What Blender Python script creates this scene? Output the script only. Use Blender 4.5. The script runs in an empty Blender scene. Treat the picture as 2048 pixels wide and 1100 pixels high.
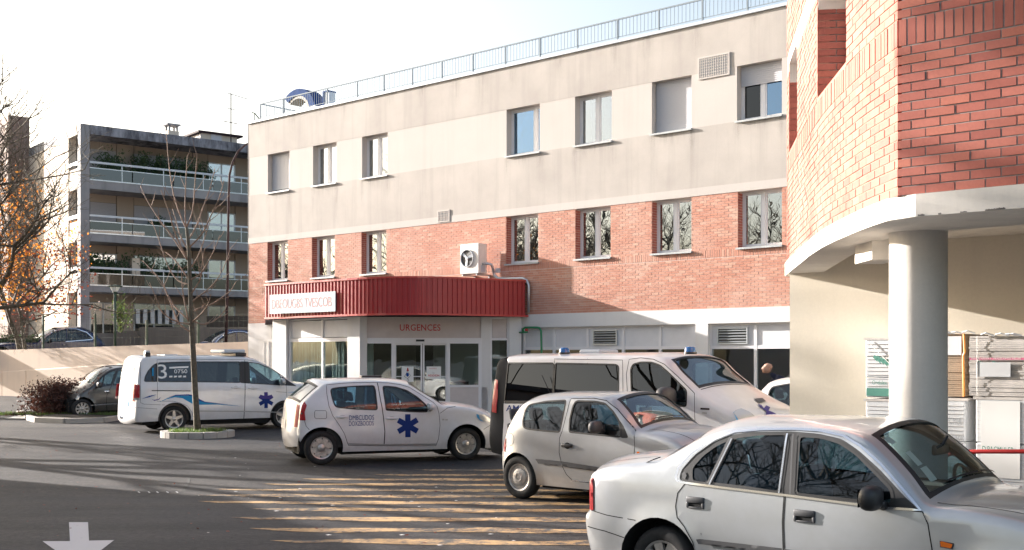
import bpy, bmesh, math, random
from mathutils import Vector, Matrix
from mathutils.geometry import delaunay_2d_cdt
random.seed(7)
RD = math.radians
SC = bpy.context.scene
COL = SC.collection
FPX, CX, HY, H = 2300.0, 1024.0, 715.0, 1.9        # focal length in photo pixels, centre column, horizon row, eye height

# ------------------------------------------------------------------ camera, sky, sun, exposure
cam_d = bpy.data.cameras.new('camera'); cam = bpy.data.objects.new('camera', cam_d); COL.objects.link(cam)
cam.location = (0, 0, H); cam.rotation_euler = (RD(90), 0, 0)
cam_d.sensor_width = 36; cam_d.lens = 36 * FPX / 2048; cam_d.shift_y = 165 / 2048
cam_d.clip_start = 0.1; cam_d.clip_end = 2000
SC.camera = cam
SUN_DIR = Vector((-0.8613, 0.508, 0.262)).normalized()  # towards the sun
SUN_EL = math.asin(SUN_DIR.z)
w = bpy.data.worlds.new('World'); SC.world = w; w.use_nodes = True
nt = w.node_tree; bg = nt.nodes['Background']
sky = nt.nodes.new('ShaderNodeTexSky'); sky.sky_type = 'NISHITA'; sky.sun_disc = False
sky.sun_elevation = SUN_EL; sky.sun_rotation = math.atan2(SUN_DIR.x, SUN_DIR.y)
sky.air_density = 1.0; sky.dust_density = 5.0; sky.ozone_density = 1.0; sky.altitude = 50
hs = nt.nodes.new('ShaderNodeHueSaturation'); hs.inputs['Saturation'].default_value = 0.8
nt.links.new(sky.outputs[0], hs.inputs['Color']); nt.links.new(hs.outputs[0], bg.inputs[0]); bg.inputs[1].default_value = 0.10
sun_d = bpy.data.lights.new('sun', 'SUN'); sun = bpy.data.objects.new('sun', sun_d); COL.objects.link(sun)
sun_d.energy = 5.0; sun_d.angle = RD(0.5); sun_d.color = (1.0, 0.935, 0.885)
sun.rotation_euler = (-SUN_DIR).to_track_quat('-Z', 'Y').to_euler(); sun.location = (-20, 10, 20)
SC.view_settings.view_transform = 'Standard'; SC.view_settings.look = 'None'
SC.view_settings.exposure = 1.9; SC.view_settings.gamma = 1.0; SC.view_settings.use_curve_mapping = False
SC.cycles.max_bounces = 8; SC.cycles.transparent_max_bounces = 24
SC.cycles.use_denoising = True
SC.cycles.sample_clamp_indirect = 6.0

# ------------------------------------------------------------------ materials
def _pr(name):
    m = bpy.data.materials.new(name); m.use_nodes = True
    return m, m.node_tree, m.node_tree.nodes['Principled BSDF']
def N(nt, t, **k):
    n = nt.nodes.new(t)
    for a, b in k.items():
        if a in n.inputs.keys() if hasattr(n.inputs, 'keys') else False: n.inputs[a].default_value = b
        else: setattr(n, a, b)
    return n
def ramp(nt, fac, stops):
    r = nt.nodes.new('ShaderNodeValToRGB'); nt.links.new(fac, r.inputs[0])
    e = r.color_ramp.elements
    while len(e) < len(stops): e.new(0.5)
    for i, (p, c) in enumerate(stops):
        e[i].position = p; e[i].color = (c[0], c[1], c[2], 1) if hasattr(c, '__len__') else (c, c, c, 1)
    return r.outputs[0]
def noise(nt, scale, detail=4, rough=0.55, vec=None, stretch=None, coord='Object'):
    tc = nt.nodes.new('ShaderNodeTexCoord'); mp = nt.nodes.new('ShaderNodeMapping')
    nt.links.new(tc.outputs[coord], mp.inputs[0])
    if stretch: mp.inputs['Scale'].default_value = stretch
    n = nt.nodes.new('ShaderNodeTexNoise'); n.inputs['Scale'].default_value = scale
    n.inputs['Detail'].default_value = detail; n.inputs['Roughness'].default_value = rough
    nt.links.new(mp.outputs[0], n.inputs['Vector'])
    return n.outputs[0]
def mixc(nt, fac, a, b, mode='MIX'):
    m = nt.nodes.new('ShaderNodeMix'); m.data_type = 'RGBA'; m.blend_type = mode
    for s, v in ((m.inputs[0], fac), (m.inputs[6], a), (m.inputs[7], b)):
        if hasattr(v, 'links') or hasattr(v, 'node'): nt.links.new(v, s)
        elif isinstance(v, (int, float)): s.default_value = v
        else: s.default_value = (v[0], v[1], v[2], 1)
    return m.outputs[2]
def bump(nt, b, h, strength=0.3, dist=0.01):
    n = nt.nodes.new('ShaderNodeBump'); n.inputs['Strength'].default_value = strength; n.inputs['Distance'].default_value = dist
    nt.links.new(h, n.inputs['Height']); nt.links.new(n.outputs[0], b.inputs['Normal'])
def simple(name, col, rough=0.6, metal=0.0, coat=0.0, spec=0.5, var=0.0, vs=6.0, bmp=0.0, bs=80.0, stretch=None, emit=None):
    m, nt, b = _pr(name)
    b.inputs['Base Color'].default_value = (*col, 1); b.inputs['Roughness'].default_value = rough
    b.inputs['Metallic'].default_value = metal; b.inputs['Coat Weight'].default_value = coat
    b.inputs['Coat Roughness'].default_value = 0.04; b.inputs['Specular IOR Level'].default_value = spec
    if var:
        f = noise(nt, vs, 6, 0.6, stretch=stretch)
        lo = [c * (1 - var) for c in col]; hi = [min(1, c * (1 + var * 0.6)) for c in col]
        nt.links.new(ramp(nt, f, [(0.3, lo), (0.7, hi)]), b.inputs['Base Color'])
    if bmp: bump(nt, b, noise(nt, bs, 3, 0.6), bmp, 0.01)
    if emit: b.inputs['Emission Color'].default_value = (*emit[0], 1); b.inputs['Emission Strength'].default_value = emit[1]
    return m
def paint(name, col, metal=0.0, rough=0.35):
    m, nt, b = _pr(name)
    f = noise(nt, 3.0, 5, 0.6)
    dirt = ramp(nt, f, [(0.42, (col[0] * .93, col[1] * .92, col[2] * .9)), (0.66, col)])
    tc = nt.nodes.new('ShaderNodeTexCoord'); sp = nt.nodes.new('ShaderNodeSeparateXYZ'); nt.links.new(tc.outputs['Object'], sp.inputs[0])
    mr = nt.nodes.new('ShaderNodeMapRange'); nt.links.new(sp.outputs[2], mr.inputs[0])
    mr.inputs[1].default_value = 0.15; mr.inputs[2].default_value = 0.65; mr.inputs[3].default_value = 0.55; mr.inputs[4].default_value = 0.0
    dn = noise(nt, 14.0, 5, 0.7)
    mu = nt.nodes.new('ShaderNodeMath'); mu.operation = 'MULTIPLY'; nt.links.new(mr.outputs[0], mu.inputs[0]); nt.links.new(dn, mu.inputs[1])
    c = mixc(nt, mu.outputs[0], dirt, (0.22, 0.19, 0.16))
    nt.links.new(c, b.inputs['Base Color'])
    b.inputs['Metallic'].default_value = metal; b.inputs['Roughness'].default_value = rough
    b.inputs['Coat Weight'].default_value = 0.8; b.inputs['Coat Roughness'].default_value = 0.06
    return m
def glass(name, tint, refl=0.08, gmax=0.5, rough=0.0, waviness=0.0, gcol=(0.95, 0.97, 1)):
    m = bpy.data.materials.new(name); m.use_nodes = True; nt = m.node_tree; nt.nodes.clear()
    out = nt.nodes.new('ShaderNodeOutputMaterial'); mx = nt.nodes.new('ShaderNodeMixShader')
    tr = nt.nodes.new('ShaderNodeBsdfTransparent'); tr.inputs[0].default_value = (*tint, 1)
    gl = nt.nodes.new('ShaderNodeBsdfGlossy'); gl.inputs['Roughness'].default_value = rough; gl.inputs[0].default_value = (*gcol, 1)
    fr = nt.nodes.new('ShaderNodeFresnel'); fr.inputs[0].default_value = 1.5
    mr = nt.nodes.new('ShaderNodeMapRange'); nt.links.new(fr.outputs[0], mr.inputs[0])
    mr.inputs[1].default_value = 0.04; mr.inputs[2].default_value = 1; mr.inputs[3].default_value = refl; mr.inputs[4].default_value = gmax
    nt.links.new(mr.outputs[0], mx.inputs[0]); nt.links.new(tr.outputs[0], mx.inputs[1]); nt.links.new(gl.outputs[0], mx.inputs[2])
    if waviness:
        bn = nt.nodes.new('ShaderNodeBump'); bn.inputs['Strength'].default_value = waviness; bn.inputs['Distance'].default_value = 0.02
        nt.links.new(noise(nt, 1.2, 2), bn.inputs['Height']); nt.links.new(bn.outputs[0], gl.inputs['Normal'])
    nt.links.new(mx.outputs[0], out.inputs[0])
    return m
def brick_mat(name, cols, bmp=0.35, dust=0.35):
    m, nt, b = _pr(name)
    g = nt.nodes.new('ShaderNodeNewGeometry'); oi = nt.nodes.new('ShaderNodeObjectInfo')
    ad = nt.nodes.new('ShaderNodeMath'); ad.operation = 'ADD'; nt.links.new(g.outputs['Random Per Island'], ad.inputs[0]); nt.links.new(oi.outputs['Random'], ad.inputs[1])
    fr = nt.nodes.new('ShaderNodeMath'); fr.operation = 'FRACT'; nt.links.new(ad.outputs[0], fr.inputs[0])
    k = len(cols) - 1
    c = ramp(nt, fr.outputs[0], [(i / k, cc) for i, cc in enumerate(cols)])
    f = noise(nt, 40, 5, 0.7)
    c2 = mixc(nt, 0.35, c, ramp(nt, f, [(0.3, (.45, .40, .38)), (0.7, (1.0, 1.0, 1.0))]), 'MULTIPLY')
    tc = nt.nodes.new('ShaderNodeNewGeometry'); n2 = nt.nodes.new('ShaderNodeTexNoise'); n2.inputs['Scale'].default_value = 0.7; n2.inputs['Detail'].default_value = 4
    nt.links.new(tc.outputs['Position'], n2.inputs['Vector'])
    c3 = mixc(nt, ramp(nt, n2.outputs[0], [(0.45, 0.0), (0.75, dust)]), c2, (0.62, 0.46, 0.38))
    nt.links.new(c3, b.inputs['Base Color']); b.inputs['Roughness'].default_value = 0.85
    bump(nt, b, f, bmp, 0.004)
    return m
def stucco(name, col, stain=0.25, bs=120, grime=(0.30, 0.27, 0.25), bstr=0.5, zlo=None):
    m, nt, b = _pr(name)
    f1 = noise(nt, 0.55, 5, 0.6); f2 = noise(nt, 1.6, 5, 0.6, stretch=(1.6, 1.6, 0.10)); f3 = noise(nt, 30, 4, 0.7)
    c = mixc(nt, ramp(nt, f1, [(0.35, 0.0), (0.75, stain)]), col, grime)
    c = mixc(nt, ramp(nt, f2, [(0.50, 0.0), (0.78, stain)]), c, grime)
    c = mixc(nt, ramp(nt, f3, [(0.3, 0.16), (0.7, 0.0)]), c, [x * .6 for x in col])
    nt.links.new(c, b.inputs['Base Color']); b.inputs['Roughness'].default_value = 0.9
    bump(nt, b, noise(nt, bs, 3, 0.6), bstr, 0.006)
    return m
def asphalt():
    m, nt, b = _pr('asphalt')
    big = noise(nt, 0.16, 6, 0.62, stretch=(0.35, 1.3, 1)); mid = noise(nt, 1.3, 6, 0.7); fine = noise(nt, 90, 3, 0.7); spk = noise(nt, 260, 2, 0.6)
    c = ramp(nt, big, [(0.35, (0.022, 0.023, 0.028)), (0.66, (0.066, 0.063, 0.061))])
    c = mixc(nt, 0.6, c, ramp(nt, mid, [(0.3, (0.62, 0.62, 0.64)), (0.7, (1.25, 1.22, 1.18))]), 'MULTIPLY')
    gr = noise(nt, 14, 4, .75); c = mixc(nt, 0.8, c, ramp(nt, gr, [(0.36, (0.5, 0.5, 0.52)), (0.52, (1, 1, 1)), (0.66, (1.7, 1.65, 1.55))]), 'MULTIPLY')
    sk = noise(nt, 1.0, 6, .7, stretch=(.22, 1.5, 1)); c = mixc(nt, 0.7, c, ramp(nt, sk, [(0.36, (0.62, 0.63, 0.68)), (0.62, (1.35, 1.3, 1.22))]), 'MULTIPLY')
    c = mixc(nt, 0.85, c, ramp(nt, fine, [(0.32, (0.45, 0.45, 0.45)), (0.5, (1, 1, 1)), (0.74, (1.9, 1.85, 1.75))]), 'MULTIPLY')
    c = mixc(nt, ramp(nt, spk, [(0.72, 0.0), (0.80, 0.6)]), c, (0.30, 0.28, 0.26))
    vo = nt.nodes.new('ShaderNodeTexVoronoi'); vo.feature = 'DISTANCE_TO_EDGE'; vo.inputs['Scale'].default_value = .22
    tc = nt.nodes.new('ShaderNodeTexCoord'); wn = nt.nodes.new('ShaderNodeTexNoise'); wn.inputs['Scale'].default_value = 1.1; wn.inputs['Detail'].default_value = 5
    nt.links.new(tc.outputs['Object'], wn.inputs['Vector']); va = nt.nodes.new('ShaderNodeVectorMath'); va.operation = 'MULTIPLY_ADD'; nt.links.new(wn.outputs['Color'], va.inputs[0]); va.inputs[1].default_value = (1.6, 1.6, 0); nt.links.new(tc.outputs['Object'], va.inputs[2]); nt.links.new(va.outputs[0], vo.inputs['Vector'])
    c = mixc(nt, ramp(nt, vo.outputs[0], [(0.0, 0.75), (0.006, 0.0)]), c, (0.012, 0.012, 0.013))
    oil = noise(nt, .8, 3, .5); c = mixc(nt, ramp(nt, oil, [(0.66, 0.0), (0.74, 0.6)]), c, (0.018, 0.018, 0.02))
    b.inputs['Specular IOR Level'].default_value = 0.22
    nt.links.new(c, b.inputs['Base Color'])
    nt.links.new(ramp(nt, big, [(0.3, 0.55), (0.7, 0.85)]), b.inputs['Roughness'])
    ad = nt.nodes.new('ShaderNodeMath'); ad.operation = 'ADD'; nt.links.new(fine, ad.inputs[0]); nt.links.new(mid, ad.inputs[1])
    bump(nt, b, ad.outputs[0], 0.7, 0.012)
    return m
def worn_paint(name, col, lo=0.42, hi=0.55):
    m, nt, b = _pr(name)
    f = noise(nt, 7, 6, 0.75); g = noise(nt, 90, 3, 0.7); big = noise(nt, 0.9, 3, 0.5)
    a1 = nt.nodes.new('ShaderNodeMath'); a1.operation = 'MULTIPLY_ADD'; nt.links.new(g, a1.inputs[0]); a1.inputs[1].default_value = 0.35; nt.links.new(f, a1.inputs[2])
    a2 = nt.nodes.new('ShaderNodeMath'); a2.operation = 'MULTIPLY_ADD'; nt.links.new(big, a2.inputs[0]); a2.inputs[1].default_value = 0.5; nt.links.new(a1.outputs[0], a2.inputs[2])
    c = ramp(nt, a2.outputs[0], [(lo + .42, (0.06, 0.058, 0.055)), (hi + .42, col)])
    nt.links.new(c, b.inputs['Base Color']); b.inputs['Roughness'].default_value = 0.75
    bump(nt, b, g, 0.5, 0.006)
    return m
M = {}
M['asphalt'] = asphalt()
M['yellow'] = worn_paint('yellow_road_paint', (0.46, 0.29, 0.125), 0.40, 0.80)
M['whiteroad'] = worn_paint('white_road_paint', (0.55, 0.53, 0.52), 0.18, 0.34)
M['rough_cream'] = stucco('roughcast_render', (0.48, 0.44, 0.40), 0.62)
M['light_cream'] = stucco('smooth_render', (0.53, 0.49, 0.455), 0.2, 60, bstr=0.25)
M['white_wall'] = stucco('white_render', (0.72, 0.71, 0.70), 0.12, 50, bstr=0.15)
M['pale_cream'] = stucco('cream_paint_render', (0.70, 0.64, 0.53), 0.10, 140, bstr=0.3)
M['concrete'] = stucco('concrete', (0.30, 0.30, 0.31), 0.55, 40, (0.10, 0.10, 0.11))
M['apt_shutter'] = simple('apartment_shutter', (0.30, 0.30, 0.32), 0.7)
M['stained'], _nt, _b = _pr('stained_concrete')
_c = mixc(_nt, .5, ramp(_nt, noise(_nt, 1.1, 8, .7, stretch=(1, 1, .45)), [(0.42, (.035, .035, .045)), (0.56, (.30, .31, .35))]), ramp(_nt, noise(_nt, 3, 6, .7, stretch=(1, 1, .2)), [(0.4, (.05, .05, .06)), (0.6, (.32, .33, .37))]))
_nt.links.new(_c, _b.inputs['Base Color']); _b.inputs['Roughness'].default_value = .9
M['slab_white'] = stucco('white_concrete', (0.76, 0.71, 0.64), 0.30, 40, (0.28, 0.27, 0.26), 0.2)
M['retaining'] = stucco('retaining_wall_render', (0.80, 0.65, 0.53), 0.2, 60)
M['apt_beige'] = stucco('apartment_beige', (0.30, 0.25, 0.20), 0.25, 40, bstr=0.2)
M['apt_dark'] = stucco('apartment_dark', (0.12, 0.11, 0.10), 0.3, 40, bstr=0.2)
M['apt_light'] = stucco('apartment_light', (0.62, 0.54, 0.44), 0.2, 40, bstr=0.2)
M['brown_brick'] = stucco('brown_tower_brick', (0.25, 0.165, 0.13), 0.3, 40)
M['brick'] = brick_mat('red_brick', [(0.50, 0.225, 0.155), (0.54, 0.25, 0.175), (0.51, 0.235, 0.165), (0.57, 0.28, 0.20), (0.49, 0.22, 0.155), (0.55, 0.265, 0.185), (0.60, 0.36, 0.27), (0.52, 0.235, 0.16)])
M['brick_near'] = brick_mat('terracotta_brick', [(0.40, 0.118, 0.086), (0.46, 0.150, 0.108), (0.33, 0.092, 0.068), (0.42, 0.128, 0.092), (0.37, 0.11, 0.080), (0.50, 0.165, 0.11)], 0.25, 0.08)
M['mortar'] = simple('mortar', (0.58, 0.46, 0.40), 0.95, var=0.2, vs=30)
M['mortar_grey'] = simple('grey_mortar', (0.31, 0.275, 0.255), 0.95, var=0.2, vs=30)
M['white_frame'] = simple('white_window_frame', (0.74, 0.73, 0.74), 0.35, coat=.1)
M['grey_sill'] = simple('grey_sill', (0.42, 0.44, 0.44), 0.5, var=.2)
M['shutter'] = simple('roller_shutter', (0.52, 0.52, 0.55), 0.5)
M['window_glass'] = glass('window_glass', (0.62, 0.68, 0.70), 0.34, .8, waviness=0.12)
M['shop_glass'] = glass('shop_glass', (0.80, 0.86, 0.84), 0.09, .5, waviness=0.08)
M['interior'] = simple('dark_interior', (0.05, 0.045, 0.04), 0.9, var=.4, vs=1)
M['interior_mid'] = simple('room_wall', (0.22, 0.19, 0.15), 0.9)
M['curtain'] = simple('curtain', (0.72, 0.78, 0.76), 0.9, var=.3, vs=9, stretch=(1, 1, .05))
M['red_metal'] = simple('red_ribbed_metal', (0.36, 0.022, 0.025), 0.42, coat=.15, var=.15, vs=3)
M['red_trim'] = simple('red_trim', (0.45, 0.035, 0.03), 0.4, coat=.2)
M['red_text'] = simple('red_letter', (0.50, 0.05, 0.06), 0.5)
M['sign_board'] = simple('pale_sign_board', (0.44, 0.50, 0.53), 0.4, var=.06)
M['pink_text'] = simple('faded_red_letter', (0.42, 0.13, 0.13), 0.5)
M['panel_pink'] = simple('painted_panel', (0.58, 0.52, 0.50), 0.5, var=.08, vs=3)
M['panel_white'] = simple('white_panel', (0.66, 0.66, 0.68), 0.45, var=.06, vs=3)
M['galv'] = simple('galvanised_metal', (0.55, 0.58, 0.60), 0.35, metal=.7)
M['rail_white'] = simple('pale_painted_metal', (0.52, 0.56, 0.60), 0.4)
M['railing_paint'] = simple('railing_paint', (0.24, 0.28, 0.31), 0.7, spec=.15)
M['dark_metal'] = simple('dark_metal', (0.035, 0.022, 0.025), 0.8, spec=.15)
M['green_paint'] = simple('green_paint', (0.02, 0.20, 0.08), 0.4)
M['fence_green'] = simple('fence_green', (0.02, 0.05, 0.03), 0.5)
M['duct_blue'] = simple('blue_duct', (0.006, 0.045, 0.17), 0.8, spec=.1, var=.3, vs=8)
M['duct_tan'] = simple('duct_inner', (0.12, 0.095, 0.06), 0.6)
M['ac_white'] = simple('ac_casing', (0.72, 0.69, 0.64), 0.45, var=.06)
M['black'] = simple('black_plastic', (0.018, 0.018, 0.02), 0.45)
M['rough_plastic'] = simple('rough_plastic', (0.022, 0.023, 0.025), 0.8, spec=.12)
M['dark'] = simple('underbody_black', (0.008, 0.008, 0.008), 0.9)
M['seal'] = simple('rubber_seal', (0.012, 0.012, 0.013), 0.5)
M['tyre'] = simple('tyre_rubber', (0.018, 0.018, 0.018), 0.8, var=.4, vs=20, bmp=.2)
M['rim'] = simple('wheel_silver', (0.50, 0.48, 0.45), 0.35, metal=.6, var=.25, vs=25)
M['chrome'] = simple('bright_trim', (0.75, 0.76, 0.78), 0.15, metal=.9)
M['moulding'] = simple('dark_moulding', (0.055, 0.055, 0.058), 0.5)
M['tail_red'] = simple('tail_lamp_red', (0.36, 0.004, 0.010), 0.3, coat=.3)
M['amber'] = simple('amber_lens', (0.75, 0.16, 0.01), 0.15, coat=1)
M['lamp_clear'] = simple('headlamp_lens', (0.60, 0.60, 0.58), 0.15, metal=.3, coat=.6)
M['lamp_blue'] = simple('headlamp_blue_rim', (0.10, 0.36, 0.62), 0.15, coat=1)
M['beacon'] = simple('blue_beacon', (0.01, 0.12, 0.36), 0.15, coat=1)
M['star_blue'] = simple('star_blue', (0.006, 0.03, 0.17), 0.5, spec=.2)
M['star_purple'] = simple('star_purple', (0.06, 0.045, 0.22), 0.5, spec=.2)
M['wave_blue'] = simple('wave_blue', (0.02, 0.26, 0.50), 0.5, spec=.2)
M['wave_navy'] = simple('wave_navy', (0.012, 0.06, 0.28), 0.5, spec=.2)
M['white_print'] = simple('white_print', (0.78, 0.78, 0.76), 0.5)
M['paint_white'] = paint('white_car_paint', (0.70, 0.70, 0.71))
M['paint_silver'] = paint('silver_car_paint', (0.44, 0.45, 0.46), 0.55, 0.36)
M['paint_pale'] = paint('pale_silver_car_paint', (0.47, 0.49, 0.51), 0.5, 0.33)
M['paint_grey'] = paint('dark_grey_car_paint', (0.075, 0.072, 0.070), 0.4, 0.3)
M['paint_blue'] = paint('blue_car_paint', (0.003, 0.014, 0.07), 0.0, 0.25)
M['paint_blue'].node_tree.nodes['Principled BSDF'].inputs['Coat Weight'].default_value = 0.3
M['car_glass'] = glass('car_glass', (0.62, 0.72, 0.68), 0.06, .26)
M['car_glass_side'] = glass('car_side_glass', (0.24, 0.37, 0.45), 0.05, .36)
M['dark_glass'] = glass('dark_car_glass', (0.10, 0.13, 0.15), 0.05, .35)
M['privacy'] = glass('privacy_glass', (0.03, 0.03, 0.035), 0.05, .4)
M['seat'] = simple('seat_fabric', (0.05, 0.055, 0.065), 0.9)
M['seat_light'] = simple('grey_seat_fabric', (0.20, 0.22, 0.25), 0.9)
M['bark'] = simple('bark', (0.12, 0.10, 0.07), 0.9, var=.5, vs=15, bmp=.5, bs=60)
M['bark_pale'] = simple('young_bark', (0.24, 0.18, 0.12), 0.9, var=.4, vs=15)
M['twig_red'] = simple('reddish_twig', (0.30, 0.20, 0.145), 0.85, var=.3, vs=9)
M['soil'] = simple('soil', (0.06, 0.045, 0.03), 0.95, var=.5, vs=14, bmp=.6, bs=40)
M['kerb'] = stucco('kerb_stone', (0.42, 0.39, 0.35), 0.3, 50)
M['skin'] = simple('skin', (0.48, 0.27, 0.19), 0.55)
M['navy'] = simple('navy_cloth', (0.012, 0.016, 0.04), 0.9)
M['card'] = simple('grey_cardboard', (0.56, 0.53, 0.50), 0.85, var=.3, vs=4)
M['card_brown'] = simple('brown_cardboard', (0.36, 0.27, 0.19), 0.85, var=.25, vs=4)
M['white_card'] = simple('white_printed_carton', (0.62, 0.64, 0.66), 0.55, var=.06, vs=4)
M['wrap'] = glass('stretch_wrap', (0.92, 0.93, 0.95), 0.10, rough=.12)
M['orange'] = simple('orange_strap', (0.60, 0.24, 0.03), 0.5)
M['pink_tape'] = simple('pink_tape', (0.60, 0.12, 0.24), 0.5)
M['green_print'] = simple('green_print', (0.07, 0.24, 0.19), 0.6)
M['grey_print'] = simple('grey_print', (0.36, 0.38, 0.40), 0.6)
M['barrier_red'] = simple('red_tube', (0.50, 0.03, 0.03), 0.35, coat=.3)
M['mortar_pink'] = simple('reddish_mortar', (0.36, 0.185, 0.135), 0.95, var=.15, vs=30)
M['sky_tint_glass'] = glass('sky_reflection_tinted_glass', (0.3, 0.5, 0.7), 0.34, .8, waviness=.1, gcol=(0.46, 0.64, 0.82))  # blue sky reflection is put into the tint and gloss colour
M['balcony_glass'] = glass('balcony_glass', (0.16, 0.155, 0.15), 0.10)
M['plate'] = simple('number_plate', (0.6, 0.6, 0.6), 0.5)
def drip_mat():
    m = bpy.data.materials.new('drip_stain'); m.use_nodes = True; nt = m.node_tree; nt.nodes.clear(); out = nt.nodes.new('ShaderNodeOutputMaterial'); mx = nt.nodes.new('ShaderNodeMixShader')
    tr = nt.nodes.new('ShaderNodeBsdfTransparent'); df = nt.nodes.new('ShaderNodeBsdfDiffuse'); df.inputs[0].default_value = (.20, .18, .16, 1)
    tc = nt.nodes.new('ShaderNodeTexCoord'); sp = nt.nodes.new('ShaderNodeSeparateXYZ'); nt.links.new(tc.outputs['UV'], sp.inputs[0])
    n = noise(nt, 9, 5, .7, stretch=(1, 1, .12)); r1 = ramp(nt, n, [(.38, 0.0), (.7, 1.0)])
    def mth(op, a, b):
        q = nt.nodes.new('ShaderNodeMath'); q.operation = op
        for s, v in zip(q.inputs, (a, b)):
            if isinstance(v, (int, float)): s.default_value = v
            else: nt.links.new(v, s)
        return q.outputs[0]
    ux = mth('SUBTRACT', 1.0, mth('ABSOLUTE', mth('MULTIPLY', mth('SUBTRACT', sp.outputs[0], .5), 2.0), 0.0)); fz = mth('POWER', sp.outputs[1], 1.4)
    nt.links.new(mth('MULTIPLY', mth('MULTIPLY', mth('MULTIPLY', r1, ux), fz), .38), mx.inputs[0]); nt.links.new(tr.outputs[0], mx.inputs[1]); nt.links.new(df.outputs[0], mx.inputs[2]); nt.links.new(mx.outputs[0], out.inputs[0]); return m
M['drip'] = drip_mat()
def leaf_mat(name, a, b2, tr=0.35):
    m, nt, b = _pr(name)
    g = nt.nodes.new('ShaderNodeNewGeometry')
    c = ramp(nt, g.outputs['Random Per Island'], [(0.0, a), (1.0, b2)])
    nt.links.new(c, b.inputs['Base Color']); b.inputs['Roughness'].default_value = 0.6
    t = nt.nodes.new('ShaderNodeBsdfTranslucent'); nt.links.new(c, t.inputs[0])
    mx = nt.nodes.new('ShaderNodeMixShader'); mx.inputs[0].default_value = tr
    nt.links.new(b.outputs[0], mx.inputs[1]); nt.links.new(t.outputs[0], mx.inputs[2]); nt.links.new(mx.outputs[0], nt.nodes['Material Output'].inputs[0])
    return m
M['leaf_orange'] = leaf_mat('orange_leaf', (0.50, 0.14, 0.02), (0.62, 0.28, 0.05), .5)
M['leaf_red'] = leaf_mat('red_leaf', (0.14, 0.03, 0.02), (0.24, 0.07, 0.04))
M['leaf_shrub'] = leaf_mat('maroon_leaf', (0.035, 0.016, 0.012), (0.10, 0.035, 0.022))
M['leaf_green'] = leaf_mat('green_leaf', (0.03, 0.06, 0.025), (0.06, 0.11, 0.04))
M['grass'] = leaf_mat('grass_blade', (0.07, 0.13, 0.03), (0.16, 0.22, 0.05))

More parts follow.
